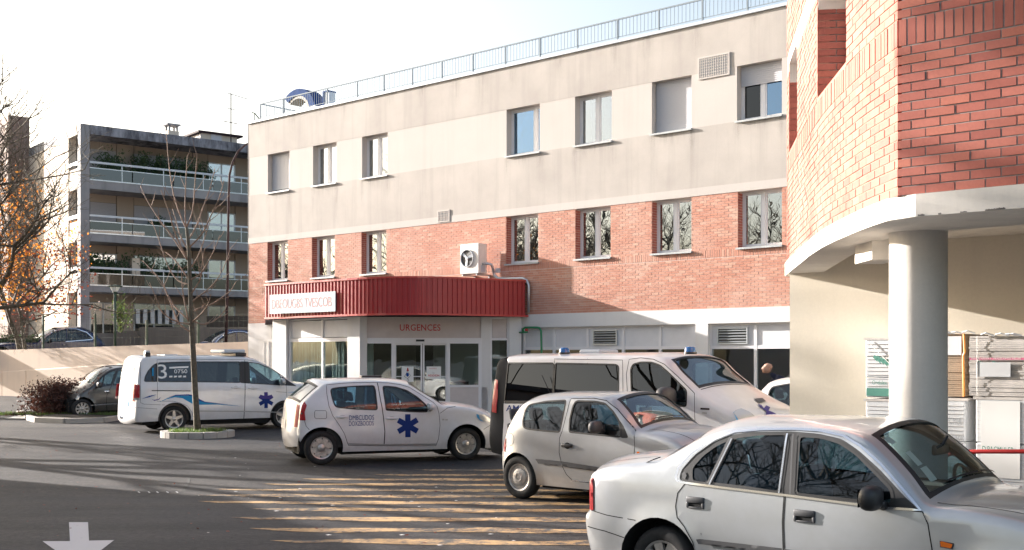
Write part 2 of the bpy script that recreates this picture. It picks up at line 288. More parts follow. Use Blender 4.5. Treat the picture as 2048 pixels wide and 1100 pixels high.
# ------------------------------------------------------------------ mesh helpers
class MB:
    def __init__(s): s.v = []; s.f = []; s.m = []; s.mi = 0
    def add(s, vs, fs):
        o = len(s.v); s.v += [tuple(p) for p in vs]; s.f += [tuple(i + o for i in f) for f in fs]; s.m += [s.mi] * len(fs); return s
    def box(s, x0, x1, y0, y1, z0, z1):
        return s.add([(x0, y0, z0), (x1, y0, z0), (x1, y1, z0), (x0, y1, z0), (x0, y0, z1), (x1, y0, z1), (x1, y1, z1), (x0, y1, z1)],
                     [(0, 3, 2, 1), (4, 5, 6, 7), (0, 1, 5, 4), (1, 2, 6, 5), (2, 3, 7, 6), (3, 0, 4, 7)])
    def obox(s, c, ax, ay, hx, hy, hz):      # oriented box: centre, unit axes in plan
        c = Vector(c); ax = Vector((ax[0], ax[1], 0)); ay = Vector((ay[0], ay[1], 0)); az = Vector((0, 0, 1))
        vs = [c + ax * hx * i + ay * hy * j + az * hz * k for k in (-1, 1) for i, j in ((-1, -1), (1, -1), (1, 1), (-1, 1))]
        return s.add(vs, [(0, 3, 2, 1), (4, 5, 6, 7), (0, 1, 5, 4), (1, 2, 6, 5), (2, 3, 7, 6), (3, 0, 4, 7)])
    def rbox(s, x0, x1, y0, y1, z0, z1, r=0.03, seg=2):
        bm = bmesh.new(); bmesh.ops.create_cube(bm, size=1)
        for v in bm.verts: v.co = ((x0 + x1) / 2 + v.co.x * (x1 - x0), (y0 + y1) / 2 + v.co.y * (y1 - y0), (z0 + z1) / 2 + v.co.z * (z1 - z0))
        bmesh.ops.bevel(bm, geom=bm.edges[:], offset=r, segments=seg, affect='EDGES', profile=0.5)
        bm.verts.index_update(); s.add([v.co[:] for v in bm.verts], [[v.index for v in f.verts] for f in bm.faces]); bm.free(); return s
    def tube(s, pts, rad, n=6, caps=True):
        pts = [Vector(p) for p in pts]; rad = rad if hasattr(rad, '__len__') else [rad] * len(pts)
        vs = []; up = None
        for i, p in enumerate(pts):
            t = (pts[min(i + 1, len(pts) - 1)] - pts[max(i - 1, 0)])
            if t.length < 1e-9: t = Vector((0, 0, 1))
            t.normalize()
            if up is None: up = Vector((0, 0, 1)) if abs(t.z) < .9 else Vector((1, 0, 0))
            a = t.cross(up); a.normalize(); b = a.cross(t); up = b
            vs += [p + (a * math.cos(6.2832 * k / n) + b * math.sin(6.2832 * k / n)) * rad[i] for k in range(n)]
        fs = [(i * n + k, i * n + (k + 1) % n, (i + 1) * n + (k + 1) % n, (i + 1) * n + k) for i in range(len(pts) - 1) for k in range(n)]
        if caps: fs += [tuple(range(n))[::-1], tuple((len(pts) - 1) * n + k for k in range(n))]
        return s.add(vs, fs)
    def lathe(s, prof, n=24, c=(0, 0, 0), axis='z', close=False):   # prof: (radius, height)
        vs = []
        for r, h in prof:
            for k in range(n):
                a = 6.28318530718 * k / n; x, y = r * math.cos(a), r * math.sin(a)
                vs.append((c[0] + x, c[1] + y, c[2] + h) if axis == 'z' else ((c[0] + x, c[1] + h, c[2] + y) if axis == 'y' else (c[0] + h, c[1] + x, c[2] + y)))
        m = len(prof)
        fs = [(i * n + k, i * n + (k + 1) % n, (i + 1) * n + (k + 1) % n, (i + 1) * n + k) for i in range(m - 1) for k in range(n)]
        if close: fs += [tuple(range(n))[::-1], tuple((m - 1) * n + k for k in range(n))]
        return s.add(vs, fs)
    def ellipsoid(s, c, rx, ry, rz, n=14, m=8, pw=1.0):
        vs = []; 
        for i in range(m + 1):
            ph = math.pi * i / m - math.pi / 2
            for k in range(n):
                th = 6.2832 * k / n
                def sg(q): return math.copysign(abs(q) ** pw, q)
                vs.append((c[0] + rx * sg(math.cos(th)) * abs(math.cos(ph)) ** pw, c[1] + ry * sg(math.sin(th)) * abs(math.cos(ph)) ** pw, c[2] + rz * sg(math.sin(ph))))
        fs = [(i * n + k, i * n + (k + 1) % n, (i + 1) * n + (k + 1) % n, (i + 1) * n + k) for i in range(m) for k in range(n)]
        return s.add(vs, fs)
    def prism(s, poly, y0, y1):              # polygon in x,z extruded along y
        n = len(poly)
        return s.add([(x, y0, z) for x, z in poly] + [(x, y1, z) for x, z in poly],
                     [tuple(range(n)), tuple(range(2 * n - 1, n - 1, -1))] + [(i, i + n, (i + 1) % n + n, (i + 1) % n) for i in range(n)])
    def plan(s, poly, z0, z1):               # polygon in x,y extruded along z
        n = len(poly)
        return s.add([(x, y, z0) for x, y in poly] + [(x, y, z1) for x, y in poly],
                     [tuple(range(n))[::-1], tuple(range(n, 2 * n))] + [(i, (i + 1) % n, (i + 1) % n + n, i + n) for i in range(n)])
    def build(s, name, mat, parent=None, smooth=False, weld=False, angle=None, **props):
        me = bpy.data.meshes.new(name); me.from_pydata(s.v, [], s.f)
        mats = mat if isinstance(mat, (list, tuple)) else [mat]
        for k in mats: me.materials.append(M[k] if isinstance(k, str) else k)
        if len(mats) > 1: me.polygons.foreach_set('material_index', s.m)
        if weld or angle is not None or not smooth:
            bm = bmesh.new(); bm.from_mesh(me)
            if weld: bmesh.ops.remove_doubles(bm, verts=bm.verts, dist=0.0004)
            if weld: bmesh.ops.recalc_face_normals(bm, faces=bm.faces)
            bm.to_mesh(me); bm.free()
        if smooth or angle is not None:
            me.polygons.foreach_set('use_smooth', [True] * len(me.polygons))
            if angle is not None: me.set_sharp_from_angle(angle=RD(angle))
        return link(name, me, parent, **props)
def link(name, me, parent=None, **props):
    o = bpy.data.objects.new(name, me); COL.objects.link(o)
    if parent is not None: o.parent = parent
    for k, v in props.items(): o[k] = v
    return o
def thing(name, label, cat, loc=(0, 0, 0), rot=0.0, group=None):
    o = bpy.data.objects.new(name, None); COL.objects.link(o); o.location = loc; o.rotation_euler = (0, 0, rot)
    o.empty_display_size = 0.3; o['label'] = label; o['category'] = cat
    if group: o['group'] = group
    return o
def part_empty(name, parent, loc=(0, 0, 0)):
    o = bpy.data.objects.new(name, None); COL.objects.link(o); o.parent = parent; o.location = loc; o.empty_display_size = .1
    return o
def copy_tree(o, parent=None):
    c = o.copy(); COL.objects.link(c); c.parent = parent
    for ch in list(o.children): copy_tree(ch, c)
    return c
class Fr:                                   # a vertical working plane: x runs along it, y behind it, z up
    def __init__(s, ox, oy, th): s.ox, s.oy, s.th = ox, oy, th; s.c, s.s = math.cos(th), math.sin(th)
    def W(s, u, d, z=0): return (s.ox + u * s.c - d * s.s, s.oy + u * s.s + d * s.c, z)
    def U(s, x, d=0):
        k = (x - CX) / FPX; px, py = s.ox - d * s.s, s.oy + d * s.c
        return (k * py - px) / (s.c - k * s.s)
    def Z(s, u, d, y): return H + (HY - y) * (s.oy + u * s.s + d * s.c) / FPX
    def P(s, x, y, d=0): u = s.U(x, d); return (u, s.Z(u, d, y))
def ground_pt(x, y): Y = FPX * H / (y - HY); return ((x - CX) / FPX * Y, Y)
def at(x, y, Y): return Vector(((x - CX) / FPX * Y, Y, H + (HY - y) * Y / FPX))
def text_mesh(txt, size, spacing=1.0, bold=0.0):
    c = bpy.data.curves.new('t', 'FONT'); c.body = txt; c.size = size; c.space_character = spacing; c.offset = bold; c.align_x = 'LEFT'; c.resolution_u = 3
    o = bpy.data.objects.new('t', c); COL.objects.link(o); dg = bpy.context.evaluated_depsgraph_get(); me = o.evaluated_get(dg).to_mesh()
    vs = [tuple(v.co) for v in me.vertices]; fs = [tuple(p.vertices) for p in me.polygons]
    o.evaluated_get(dg).to_mesh_clear(); bpy.data.objects.remove(o); bpy.data.curves.remove(c)
    return vs, fs
def lettering(name, txt, parent, mat, fn, width, height, spacing=1.0, bold=0.0):   # fn(u, v) -> 3d point, u in 0..width, v in 0..height
    vs, fs = text_mesh(txt, 1.0, spacing, bold)
    x0 = min(v[0] for v in vs); x1 = max(v[0] for v in vs); y0 = min(v[1] for v in vs); y1 = max(v[1] for v in vs)
    m = MB(); m.add([fn((v[0] - x0) / (x1 - x0) * width, (v[1] - y0) / (y1 - y0) * height) for v in vs], fs)
    return m.build(name, mat, parent, smooth=True)

# ------------------------------------------------------------------ ground
def gz(x, y):
    t = min(1, max(0, (y - 37) / 11)); return 0.0
m = MB()
xs = [-400, -150, -70] + [-50 + i * 2.5 for i in range(41)] + [70, 150, 400]; ys = [-400, -100, -30, -10] + [i * 2.0 for i in range(0, 30)] + [70, 120, 250, 600, 1500]
m.add([(x, y, gz(x, y)) for y in ys for x in xs], [(j * len(xs) + i, j * len(xs) + i + 1, (j + 1) * len(xs) + i + 1, (j + 1) * len(xs) + i) for j in range(len(ys) - 1) for i in range(len(xs) - 1)])
m.build('ground', 'asphalt', smooth=True, kind='structure')

def flat_poly(name, pts, z, mat, **p):
    m = MB(); m.add([(x, y, z) for x, y in pts], [tuple(range(len(pts)))]); return m.build(name, mat, **p)
# yellow hatching painted across the yard, one stripe after another (near end rows wider)
stripes = [(941, 860, 1230), (951, 780, 1230), (960, 640, 1230), (970, 560, 1240), (981, 470, 1240), (993, 428, 1250), (1006.5, 436, 1260), (1021, 548, 1260), (1039.5, 508, 1270), (1062, 548, 1290), (1086, 594, 1310)]
road = bpy.data.objects.new('road_markings', None); COL.objects.link(road); road['kind'] = 'structure'
for i, (y, xa, xb) in enumerate(stripes):
    Y = FPX * H / (y - HY); hw = 0.135 + .002 * i
    x0 = (xa - CX) / FPX * Y; x1 = (xb - CX) / FPX * Y
    n = 26; top = []; bot = []
    for k in range(n + 1):
        t = k / n; x = x0 + (x1 - x0) * t; wob = .03 * math.sin(x * 2.1 + i * 1.7) + .018 * math.sin(x * 5.3 + i)
        hh = hw * (0.55 + .45 * min(1, t * 6)) * (1 + .22 * math.sin(x * 3.1 + i * 2.3)) 
        sl = -0.035 * (x - x0)
        top.append((x + (.0 if k else -.32), Y + hh + wob + sl + .1)); bot.append((x, Y - hh + wob + sl + .1))
    m = MB(); m.add([(p[0], p[1], .004) for p in top + bot], [(k, k + 1, n + 2 + k, n + 1 + k) for k in range(n)])
    m.build('yellow_stripe', 'yellow', road)
ar = [(138, 1045), (176, 1045), (178, 1082), (228, 1081), (158, 1135), (85, 1083), (140, 1083)]
flat_poly('road_arrow', [ground_pt(x, y) for x, y in ar], .004, 'whiteroad', parent=road) if False else None
m = MB(); m.add([(*ground_pt(x, y), .004) for x, y in ar], [(0, 1, 2, 3, 4, 5, 6)]); m.build('arrow_marking', 'whiteroad', road)
m = MB(); m.add([(*ground_pt(x, y), .004) for x, y in [(8, 837), (72, 825), (62, 833), (52, 838)]], [(0, 1, 2, 3)]); m.build('white_marking', 'whiteroad', road)
m = MB()
for x in (277, 297, 314, 334, 353):
    m.add([(*ground_pt(x - 2, 984), .004), (*ground_pt(x + 2, 985.8), .004), (*ground_pt(x + 4, 985.6), .004), (*ground_pt(x, 983.6), .004)], [(0, 1, 2, 3)])
for k in range(40):
    x = random.uniform(380, 1150); y = random.uniform(905, 1092); s = random.uniform(.008, .03); g = ground_pt(x, y)
    m.add([(g[0] - s, g[1], .004), (g[0], g[1] - s, .004), (g[0] + s * 1.5, g[1], .004), (g[0], g[1] + s, .004)], [(0, 1, 2, 3)])
m.build('chipped_marking', 'white_print', road)
m = MB(); p, q, r = ground_pt(362, 984), ground_pt(372, 966), ground_pt(377, 955)
m.add([(p[0], p[1], .003), (p[0] + .05, p[1], .003), (q[0] + .06, q[1], .003), (r[0] + .03, r[1], .003), (r[0], r[1], .003), (q[0], q[1], .003)], [(0, 1, 2, 5), (5, 2, 3, 4)]); m.build('crack', 'dark', road)
rnd = random.Random(12); m = MB()
for k in range(420):      # fallen leaves and grit scattered over the yard
    x, y = rnd.uniform(-12, 4), rnd.uniform(9, 30); s = rnd.uniform(.012, .035); a = rnd.uniform(0, 6.28); z = rnd.uniform(.004, .02)
    m.add([(x + s * math.cos(a), y + s * math.sin(a), z), (x - s * .5 * math.sin(a), y + s * .5 * math.cos(a), .005), (x - s * math.cos(a), y - s * math.sin(a), .006), (x + s * .5 * math.sin(a), y - s * .5 * math.cos(a), z)], [(0, 1, 2, 3)])
m.build('fallen_leaves', 'leaf_red', kind='stuff')

# ------------------------------------------------------------------ hospital building (main facade)
FA = Fr(-10.62, 46.35, RD(-41.02))
hosp = thing('hospital_building', 'long cream and red brick hospital wing with two rows of windows', 'building', (FA.ox, FA.oy, 0), FA.th)
LEN = 27.0
UP = [(535.7, 579), (626, 673), (724, 775.3), (1013, 1079.5), (1150, 1223.6), (1303.7, 1383), (1473.8, 1563.8)]
LO = [(534.8, 575.6), (623.8, 669.3), (722.8, 772.8), (1012.4, 1076.3), (1150.6, 1221.3), (1304, 1383), (1475.8, 1563.8)]
UPU = [(FA.U(a), FA.U(b)) for a, b in UP]; LOU = [(FA.U(a), FA.U(b)) for a, b in LO]
def gaps(ops, a, b):
    r = []; c = a
    for x0, x1 in ops: r.append((c, x0)); c = x1
    r.append((c, b)); return r
def wallp(name, u0, u1, z0, z1, mat, d0=0.0, d1=0.30, par=hosp): return MB().box(u0, u1, d0, d1, z0, z1).build(name, mat, par)
wallp('upper_wall', 0, LEN, 9.93, 11.30, 'rough_cream', -.004)
for a, b in gaps(UPU, 0, LEN): MB().box(a, b, 0, .30, 8.41, 9.93).build('wall_panel', 'light_cream', hosp)
wallp('middle_wall', 0, LEN, 6.70, 8.41, 'rough_cream', -.004)
wallp('band_course', 0, LEN, 6.47, 6.70, 'light_cream', -.012)
for a, b in gaps(LOU, 0, LEN): MB().box(a, b, .006, .30, 4.92, 6.47).build('mortar_bed', 'mortar', hosp)
MB().box(0, LEN, .006, .30, 3.27, 4.92).build('mortar_bed', 'mortar', hosp)
MB().box(-.03, LEN, -.06, 12, 11.30, 11.38).build('roof_coping', 'rail_white', hosp)
MB().box(0.0, LEN, 1.6, 12, 0, 11.28).build('wall_core', 'rough_cream', hosp)
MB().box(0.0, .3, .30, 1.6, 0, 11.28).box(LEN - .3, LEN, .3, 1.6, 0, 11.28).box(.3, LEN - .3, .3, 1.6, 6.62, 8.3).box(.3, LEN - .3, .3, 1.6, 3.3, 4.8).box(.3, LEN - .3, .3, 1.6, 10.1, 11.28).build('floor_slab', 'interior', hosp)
def layout(u0, u1, z0, z1, holes, soldier=None, L=.22, hh=.063, j=.012):
    out = []; n = int(round((z1 - z0) / .075)); ch = (z1 - z0) / n
    for r in range(n):
        za = z0 + r * ch; zc = za + ch / 2
        if soldier and soldier[0] - .02 <= zc <= soldier[1] + .0:
            if abs(zc - soldier[0]) < ch:
                u = u0
                while u < u1: out.append((u + .0375, (soldier[0] + soldier[1]) / 2, .062, soldier[1] - soldier[0] - .014)); u += .075
            continue
        u = u0 - (L / 2 + j / 2 if r % 2 else 0)
        while u < u1:
            a, b = max(u, u0), min(u + L, u1)
            segs = [(a, b)]
            for (ha, hb, hz0, hz1) in holes:
                if hz0 - .02 < zc < hz1 + .02:
                    ns = []
                    for p, q in segs:
                        if q <= ha or p >= hb: ns.append((p, q))
                        else:
                            if p < ha: ns.append((p, ha))
                            if q > hb: ns.append((hb, q))
                    segs = ns
            for p, q in segs:
                if q - p > .02: out.append(((p + q) / 2, zc, q - p, hh))
            u += L + j
    return out
BRICK = MB().box(-.11, .11, -.05, .05, -.0325, .0325)
_bm = bpy.data.meshes.new('brick'); _bm.from_pydata(BRICK.v, [], BRICK.f)
def lay_bricks(parent, items, pos, mat, single=300, seed=1, tov=None):
    """items (u, z, length, height); pos(u, z) -> local centre, tangent; nearest in view become single bricks, the rest one part."""
    rnd = random.Random(seed); me = _bm.copy(); me.materials.append(M[mat])
    sc = []
    for it in items:
        c, t = pos(it[0], it[1]); g = tov(c)
        xp = CX + FPX * g[0] / max(g[1], .1); yp = HY - FPX * (g[2] - H) / max(g[1], .1)
        vis = 0 if (0 < xp < 2048 and 0 < yp < 1100) else 1000
        sc.append((vis + g[1], it, c, t))
    sc.sort(key=lambda q: q[0]); m = MB()
    for k, (_, it, c, t) in enumerate(sc):
        dj = rnd.uniform(-.0025, .0025); nrm = (-t[1], t[0]); cc = (c[0] + nrm[0] * (.05 + dj), c[1] + nrm[1] * (.05 + dj), c[2])
        if k < single:
            o = link('brick', me, parent); o.location = cc; o.rotation_euler = (0, 0, math.atan2(t[1], t[0])); o.scale = (it[2] / .22, 1, it[3] / .065)
        else: m.obox(cc, t, nrm, it[2] / 2, .05, it[3] / 2)
    m.build('brickwork', mat, parent, kind='stuff')
items = layout(0, 25.6, 3.27, 6.47, [(a, b, 4.92, 6.47) for a, b in LOU], (4.695, 4.92))
lay_bricks(hosp, items, lambda u, z: ((u, 0, z), (1, 0)), 'brick', 300, 3, lambda c: FA.W(c[0], c[1], c[2]))
m = MB()
for a, b in LOU:
    for r in range(20):
        z = 4.96 + r * .0755
        if r % 2: m.box(a - .05, a + .008, .006, .28, z - .03, z + .033)
        else: m.box(a - .05, a + .008, .006, .135, z - .03, z + .033); m.box(a - .05, a + .008, .147, .28, z - .03, z + .033)
m.build('jamb_bricks', 'brick_near', hosp, kind='stuff')  # darker brick than the facade puts the reveal's shade into the colour

def window(par, u0, u1, z0, z1, d=.24, mull=0.5, shutter=0.0, vert=False, glassm='window_glass', sill=True, gap_dark=False, trans=(0.0,)):
    fw = .055; m = MB()
    m.box(u0, u0 + fw, d, d + .07, z0, z1).box(u1 - fw, u1, d, d + .07, z0, z1).box(u0 + fw, u1 - fw, d, d + .07, z1 - fw, z1).box(u0 + fw, u1 - fw, d, d + .07, z0, z0 + fw)
    um = u0 + (u1 - u0) * mull
    m.box(um - .05, um + .05, d - .012, d + .06, z0 + fw, z1 - fw)
    for a, b in ((u0 + fw, um - .05), (um + .05, u1 - fw)):
        s = .045
        m.box(a + .002, a + s, d + .006, d + .055, z0 + fw, z1 - fw).box(b - s, b - .002, d + .006, d + .055, z0 + fw, z1 - fw).box(a + s, b - s, d + .006, d + .055, z0 + fw, z0 + fw + s).box(a + s, b - s, d + .006, d + .055, z1 - fw - s, z1 - fw)
    w = m.build('window', 'white_frame', par)
    MB().box(u0 + fw, um - .05, d + .028, d + .032, z0 + fw, z1 - fw).build('pane', 'privacy' if gap_dark else glassm, w)
    MB().box(um + .05, u1 - fw, d + .028, d + .032, z0 + fw, z1 - fw).build('pane', glassm, w)
    if sill: MB().box(u0 - .04, u1 + .03, -.065, d, z0 - .04, z0 + .004).add([(u0 - .04, -.07, z0 - .05), (u1 + .03, -.07, z0 - .05), (u1 + .03, -.07, z0 - .02), (u0 - .04, -.07, z0 - .02)], [(0, 1, 2, 3)]).build('sill', 'grey_sill', w)
    if shutter:
        zb = z1 - (z1 - z0) * shutter; m = MB(); n = int((z1 - zb) / .05)
        if vert:
            k = int((u1 - u0) / .09)
            for i in range(k): m.box(u0 + .03 + i * (u1 - u0 - .06) / k, u0 + .03 + (i + .88) * (u1 - u0 - .06) / k, d - .04, d - .025, zb, z1)
            m.box(u0 + .02, u1 - .02, d - .026, d - .02, zb + .02, z1)
        else:
            for i in range(n): m.box(u0 + .02, u1 - .02, d - .045, d - .02 , zb + i * (z1 - zb) / n, zb + (i + .82) * (z1 - zb) / n)
            m.box(u0 + .02, u1 - .02, d - .03, d - .018, zb, z1)
        m.build('shutter', 'shutter', w)
    # room behind: half drawn curtain and dark back
    MB().box(u0 + .02, u0 + .02 + (u1 - u0) * .22, d + .16, d + .18, z0, z1).build('curtain', 'interior_mid', w)
    return w
shut = [.93, 0, 0, 0, 0, .99, .36]
for i, (a, b) in enumerate(UPU):
    window(hosp, a, b, 8.41, 9.93, mull=(.74 if i == 3 else .5), shutter=shut[i], vert=(i == 0), gap_dark=(i == 6), glassm=('sky_tint_glass' if i in (3, 6) else 'window_glass'))
for i, (a, b) in enumerate(LOU): window(hosp, a, b, 4.92, 6.47)
def drip(u0, u1, z0, z1):
    o = MB().add([(u0, -.0065, z0), (u1, -.0065, z0), (u1, -.0065, z1), (u0, -.0065, z1)], [(0, 1, 2, 3)]).build('stain', 'drip', hosp)
    uv = o.data.uv_layers.new(name='UVMap')
    for k, c in enumerate(((0, 0), (1, 0), (1, 1), (0, 1))): uv.data[k].uv = c
_r = random.Random(2)
for a, b in UPU: drip(a - .14, a + .14, 8.36 - _r.uniform(.8, 1.5), 8.36); drip(b - .16, b + .20, 8.36 - _r.uniform(.9, 1.6), 8.36); drip(a, b, 8.36 - _r.uniform(.3, .6), 8.36)
for k in range(15): u = 1 + k * 1.65 + _r.uniform(-.5, .5); drip(u, u + _r.uniform(.15, .7), 11.29 - _r.uniform(.4, 1.25), 11.29)
def grille(x0, x1, yb, yt, par, d=-.03, n=9, mat='light_cream'):
    ua, ub = FA.U(x0), FA.U(x1); za, zb = FA.Z(FA.U(x1), 0, yb), FA.Z(FA.U(x1), 0, yt); m = MB()
    m.box(ua, ub, d, d + .02, zb - .04, zb).box(ua, ub, d, d + .02, za, za + .04).box(ua, ua + .04, d, d + .02, za + .04, zb - .04).box(ub - .04, ub, d, d + .02, za + .04, zb - .04)
    nu = int((ub - ua) / .07); nz = int((zb - za) / .07)
    for i in range(1, nu): u = ua + (ub - ua) * i / nu; m.box(u - .011, u + .011, d + .002, d + .014, za + .04, zb - .04)
    for i in range(1, nz): z = za + (zb - za) * i / nz; m.box(ua + .04, ub - .04, d + .006, d + .018, z - .011, z + .011)
    g = m.build('vent_grille', mat, par); MB().box(ua + .02, ub - .02, d + .019, d + .024, za + .02, zb - .02).build('backing', 'grey_print', g)
grille(876, 900, 443, 419, hosp); grille(1397, 1460, 149, 104, hosp)
# white ground floor right of the porch
um = [FA.U(x) for x in (1043, 1103.5, 1171, 1242, 1316, 1392)]; ur = [FA.U(x) for x in (1417, 1507, 1600)]
wallp('ground_floor_lintel', FA.U(1000), LEN, 2.85, 3.27, 'white_wall', -.03)
wallp('pier', um[-1], ur[0], 0, 2.85, 'white_wall', -.03)
wallp('plinth_wall', FA.U(1000), um[-1], 0, .9, 'white_wall', .0); wallp('plinth_wall', ur[0], LEN, 0, .9, 'white_wall', .0)
def strip_glazing(us, par, vents=()):
    m = MB()
    for u in us: m.box(u - .045, u + .045, .10, .18, .9, 2.85)
    for z, h in ((.9, .06), (2.14, .09), (2.79, .06)):
        for a, b in zip(us[:-1], us[1:]): m.box(a + .045, b - .045, .105, .175, z, z + h)
    f = m.build('window_frame', 'white_frame', par)
    for i, (a, b) in enumerate(zip(us[:-1], us[1:])):
        MB().box(a + .045, b - .045, .135, .14, .96, 2.14).build('pane', 'shop_glass', f)
        MB().box(a + .045, b - .045, .13, .15, 2.23, 2.79).build('panel', 'panel_white', f)
        if i in vents:
            va, vb = a + .16 * (b - a), b - .16 * (b - a); m = MB()
            m.box(va, vb, .07, .13, 2.70, 2.735).box(va, vb, .07, .13, 2.27, 2.305).box(va, va + .035, .07, .13, 2.305, 2.70).box(vb - .035, vb, .07, .13, 2.305, 2.70)
            v = m.build('louvre_vent', 'galv', f) if False else m.build('louvre_frame', 'galv', f)
            m = MB(); m.box(va + .035, vb - .035, .124, .128, 2.305, 2.70); m.build('louvre_backing', 'interior', f)
            for k in range(5):
                z = 2.325 + k * .078; mm = MB(); mm.add([(va + .036, .075, z), (vb - .036, .075, z), (vb - .036, .118, z + .03), (va + .036, .118, z + .03), (va + .036, .075, z + .012), (vb - .036, .075, z + .012), (vb - .036, .118, z + .042), (va + .036, .118, z + .042)],
                    [(0, 3, 2, 1), (4, 5, 6, 7), (0, 1, 5, 4), (1, 2, 6, 5), (2, 3, 7, 6), (3, 0, 4, 7)]); mm.build('louvre_slat', 'galv', f)
    return f
strip_glazing(um, hosp, (2,)); strip_glazing(ur, hosp, (0,))
MB().box(FA.U(1000), LEN - .4, 5.5, 5.6, 0, 3.1).box(FA.U(1000), LEN - .4, .3, 5.5, 3.0, 3.1).build('room_wall', 'interior_mid', hosp)
# dig the rooms out of the core: core is rebuilt as pieces
core = [o for o in hosp.children if o.name.startswith('wall_core')][0]; bpy.data.objects.remove(core)
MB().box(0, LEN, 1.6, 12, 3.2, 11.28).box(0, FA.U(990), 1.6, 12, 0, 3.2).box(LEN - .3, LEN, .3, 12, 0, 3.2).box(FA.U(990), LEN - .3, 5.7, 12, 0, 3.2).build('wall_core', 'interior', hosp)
# left end of ground floor
wallp('ground_floor_wall', 0, FA.U(1000), 0, 3.27, 'white_wall', -.01)
sw = window(hosp, FA.U(527), FA.U(548), 1.0, 2.6, d=-.03, sill=False)
MB().box(-.02, 0, -.01, 12, 0, 11.3).build('end_wall', 'rough_cream', hosp)

# roof railing
rail = thing('roof_railing', 'pale painted balustrade running along the roof edge of the hospital', 'railing', (FA.ox, FA.oy, 11.38), FA.th)
us0 = FA.U(521)
px_posts = [521, 567, 655, 715, 768, 825, 884, 946, 1011, 1080, 1155, 1235, 1318, 1405, 1495]
m = MB(); m.box(us0, LEN, -.02, .02, .60, .64).box(us0, LEN, -.01, .01, .08, .10).box(us0, us0 + .04, .02, 5, .60, .64); m.build('top_rail', 'railing_paint', rail)
for x in px_posts: u = FA.U(x); MB().box(u - .02, u + .02, -.022, .022, 0, .60).build('post', 'railing_paint', rail)
m = MB(); u = us0 + .1
while u < LEN: m.box(u - .006, u + .006, -.006, .006, .10, .60); u += .13
v = .15
while v < 5: m.box(us0 + .012, us0 + .026, v - .006, v + .006, .1, .60); v += .13
m.build('balusters', 'railing_paint', rail, kind='stuff')
# roof duct, small hood, roof hook
du = thing('roof_duct', 'curved blue ventilation duct standing on the hospital roof behind the railing', 'duct', (*FA.W(FA.U(606, 2.2), 2.2)[:2], 11.62), FA.th); du.scale = (1.15, 1, 1)
for nm, r0, r1, mt, dd in (('duct_shell', .70, .98, 'duct_blue', .32), ('duct_mouth', .58, .70, 'duct_tan', .30)):
    m = MB(); n = 12
    for i in range(n):
        a0 = RD(20 + i * 128 / n - 12); a1 = RD(20 + (i + 1) * 128 / n - 12)
        q = [(r0 * math.cos(a0), r0 * math.sin(a0) + .35), (r1 * math.cos(a0), r1 * math.sin(a0) + .35), (r1 * math.cos(a1), r1 * math.sin(a1) + .35), (r0 * math.cos(a1), r0 * math.sin(a1) + .35)]
        m.prism(q, -dd, dd)
    m.build(nm, mt, du)
MB().box(.55, 1.02, -.32, .32, -.30, .48).build('duct_base', 'ac_white', du)
hd = thing('roof_vent', 'narrow blue edged metal vent beside the curved duct on the roof', 'vent', (*FA.W(FA.U(656, 1.4), 1.4)[:2], 11.3), FA.th)
MB().box(-.10, -.02, -.2, .2, 0, 1.0).box(-.10, .25, -.2, .2, 1.0, 1.06).build('vent_cowl', 'duct_blue', hd); MB().box(-.02, .25, -.17, .17, 0, 1.0).build('vent_body', 'rail_white', hd)
hk = thing('roof_bracket', 'small dark green bracket on the left end of the roof edge', 'bracket', FA.W(.25, .1, 11.38), FA.th)
MB().tube([(0, 0, 0), (0, 0, .34)], .02).tube([(-.16, 0, .40), (.02, 0, .34), (.34, 0, .06)], .028).build('bracket_arm', 'fence_green', hk)

# ------------------------------------------------------------------ entrance porch with the red ribbed canopy
A = [(-8.33, 38.8), (-7.0, 37.58), (-5.6, 36.32), (-4.75, 35.6), (-4.15, 35.22), (-3.5, 34.98), (-2.87, 34.9), (-2.2, 35.08), (-1.4, 35.52), (-.4, 36.1), (.50, 36.62)]
porch = thing('entrance_porch', 'white glazed emergency entrance porch under a curved red ribbed canopy', 'porch', (-4, 36.5, 0))
PX, PY = -4, 36.5
def L3(p): return (p[0] - PX, p[1] - PY, p[2])
def resample(pts, step):
    out = [pts[0]]; acc = 0
    for a, b in zip(pts[:-1], pts[1:]):
        d = math.dist(a, b); t = step - acc
        while t < d: out.append((a[0] + (b[0] - a[0]) * t / d, a[1] + (b[1] - a[1]) * t / d)); t += step
        acc = d - (t - step)
    return out
dense = []
for i in range(len(A) - 1):
    p0, p1, p2, p3 = A[max(i - 1, 0)], A[i], A[i + 1], A[min(i + 2, len(A) - 1)]
    for k in range(8):
        t = k / 8; dense.append(tuple(.5 * (2 * p1[j] + (p2[j] - p0[j]) * t + (2 * p0[j] - 5 * p1[j] + 4 * p2[j] - p3[j]) * t * t + (3 * p1[j] - p0[j] - 3 * p2[j] + p3[j]) * t ** 3) for j in (0, 1)))
dense.append(A[-1])
ZT, ZB = 4.34, 3.22
rs = resample(dense, .165)
slat_me = None
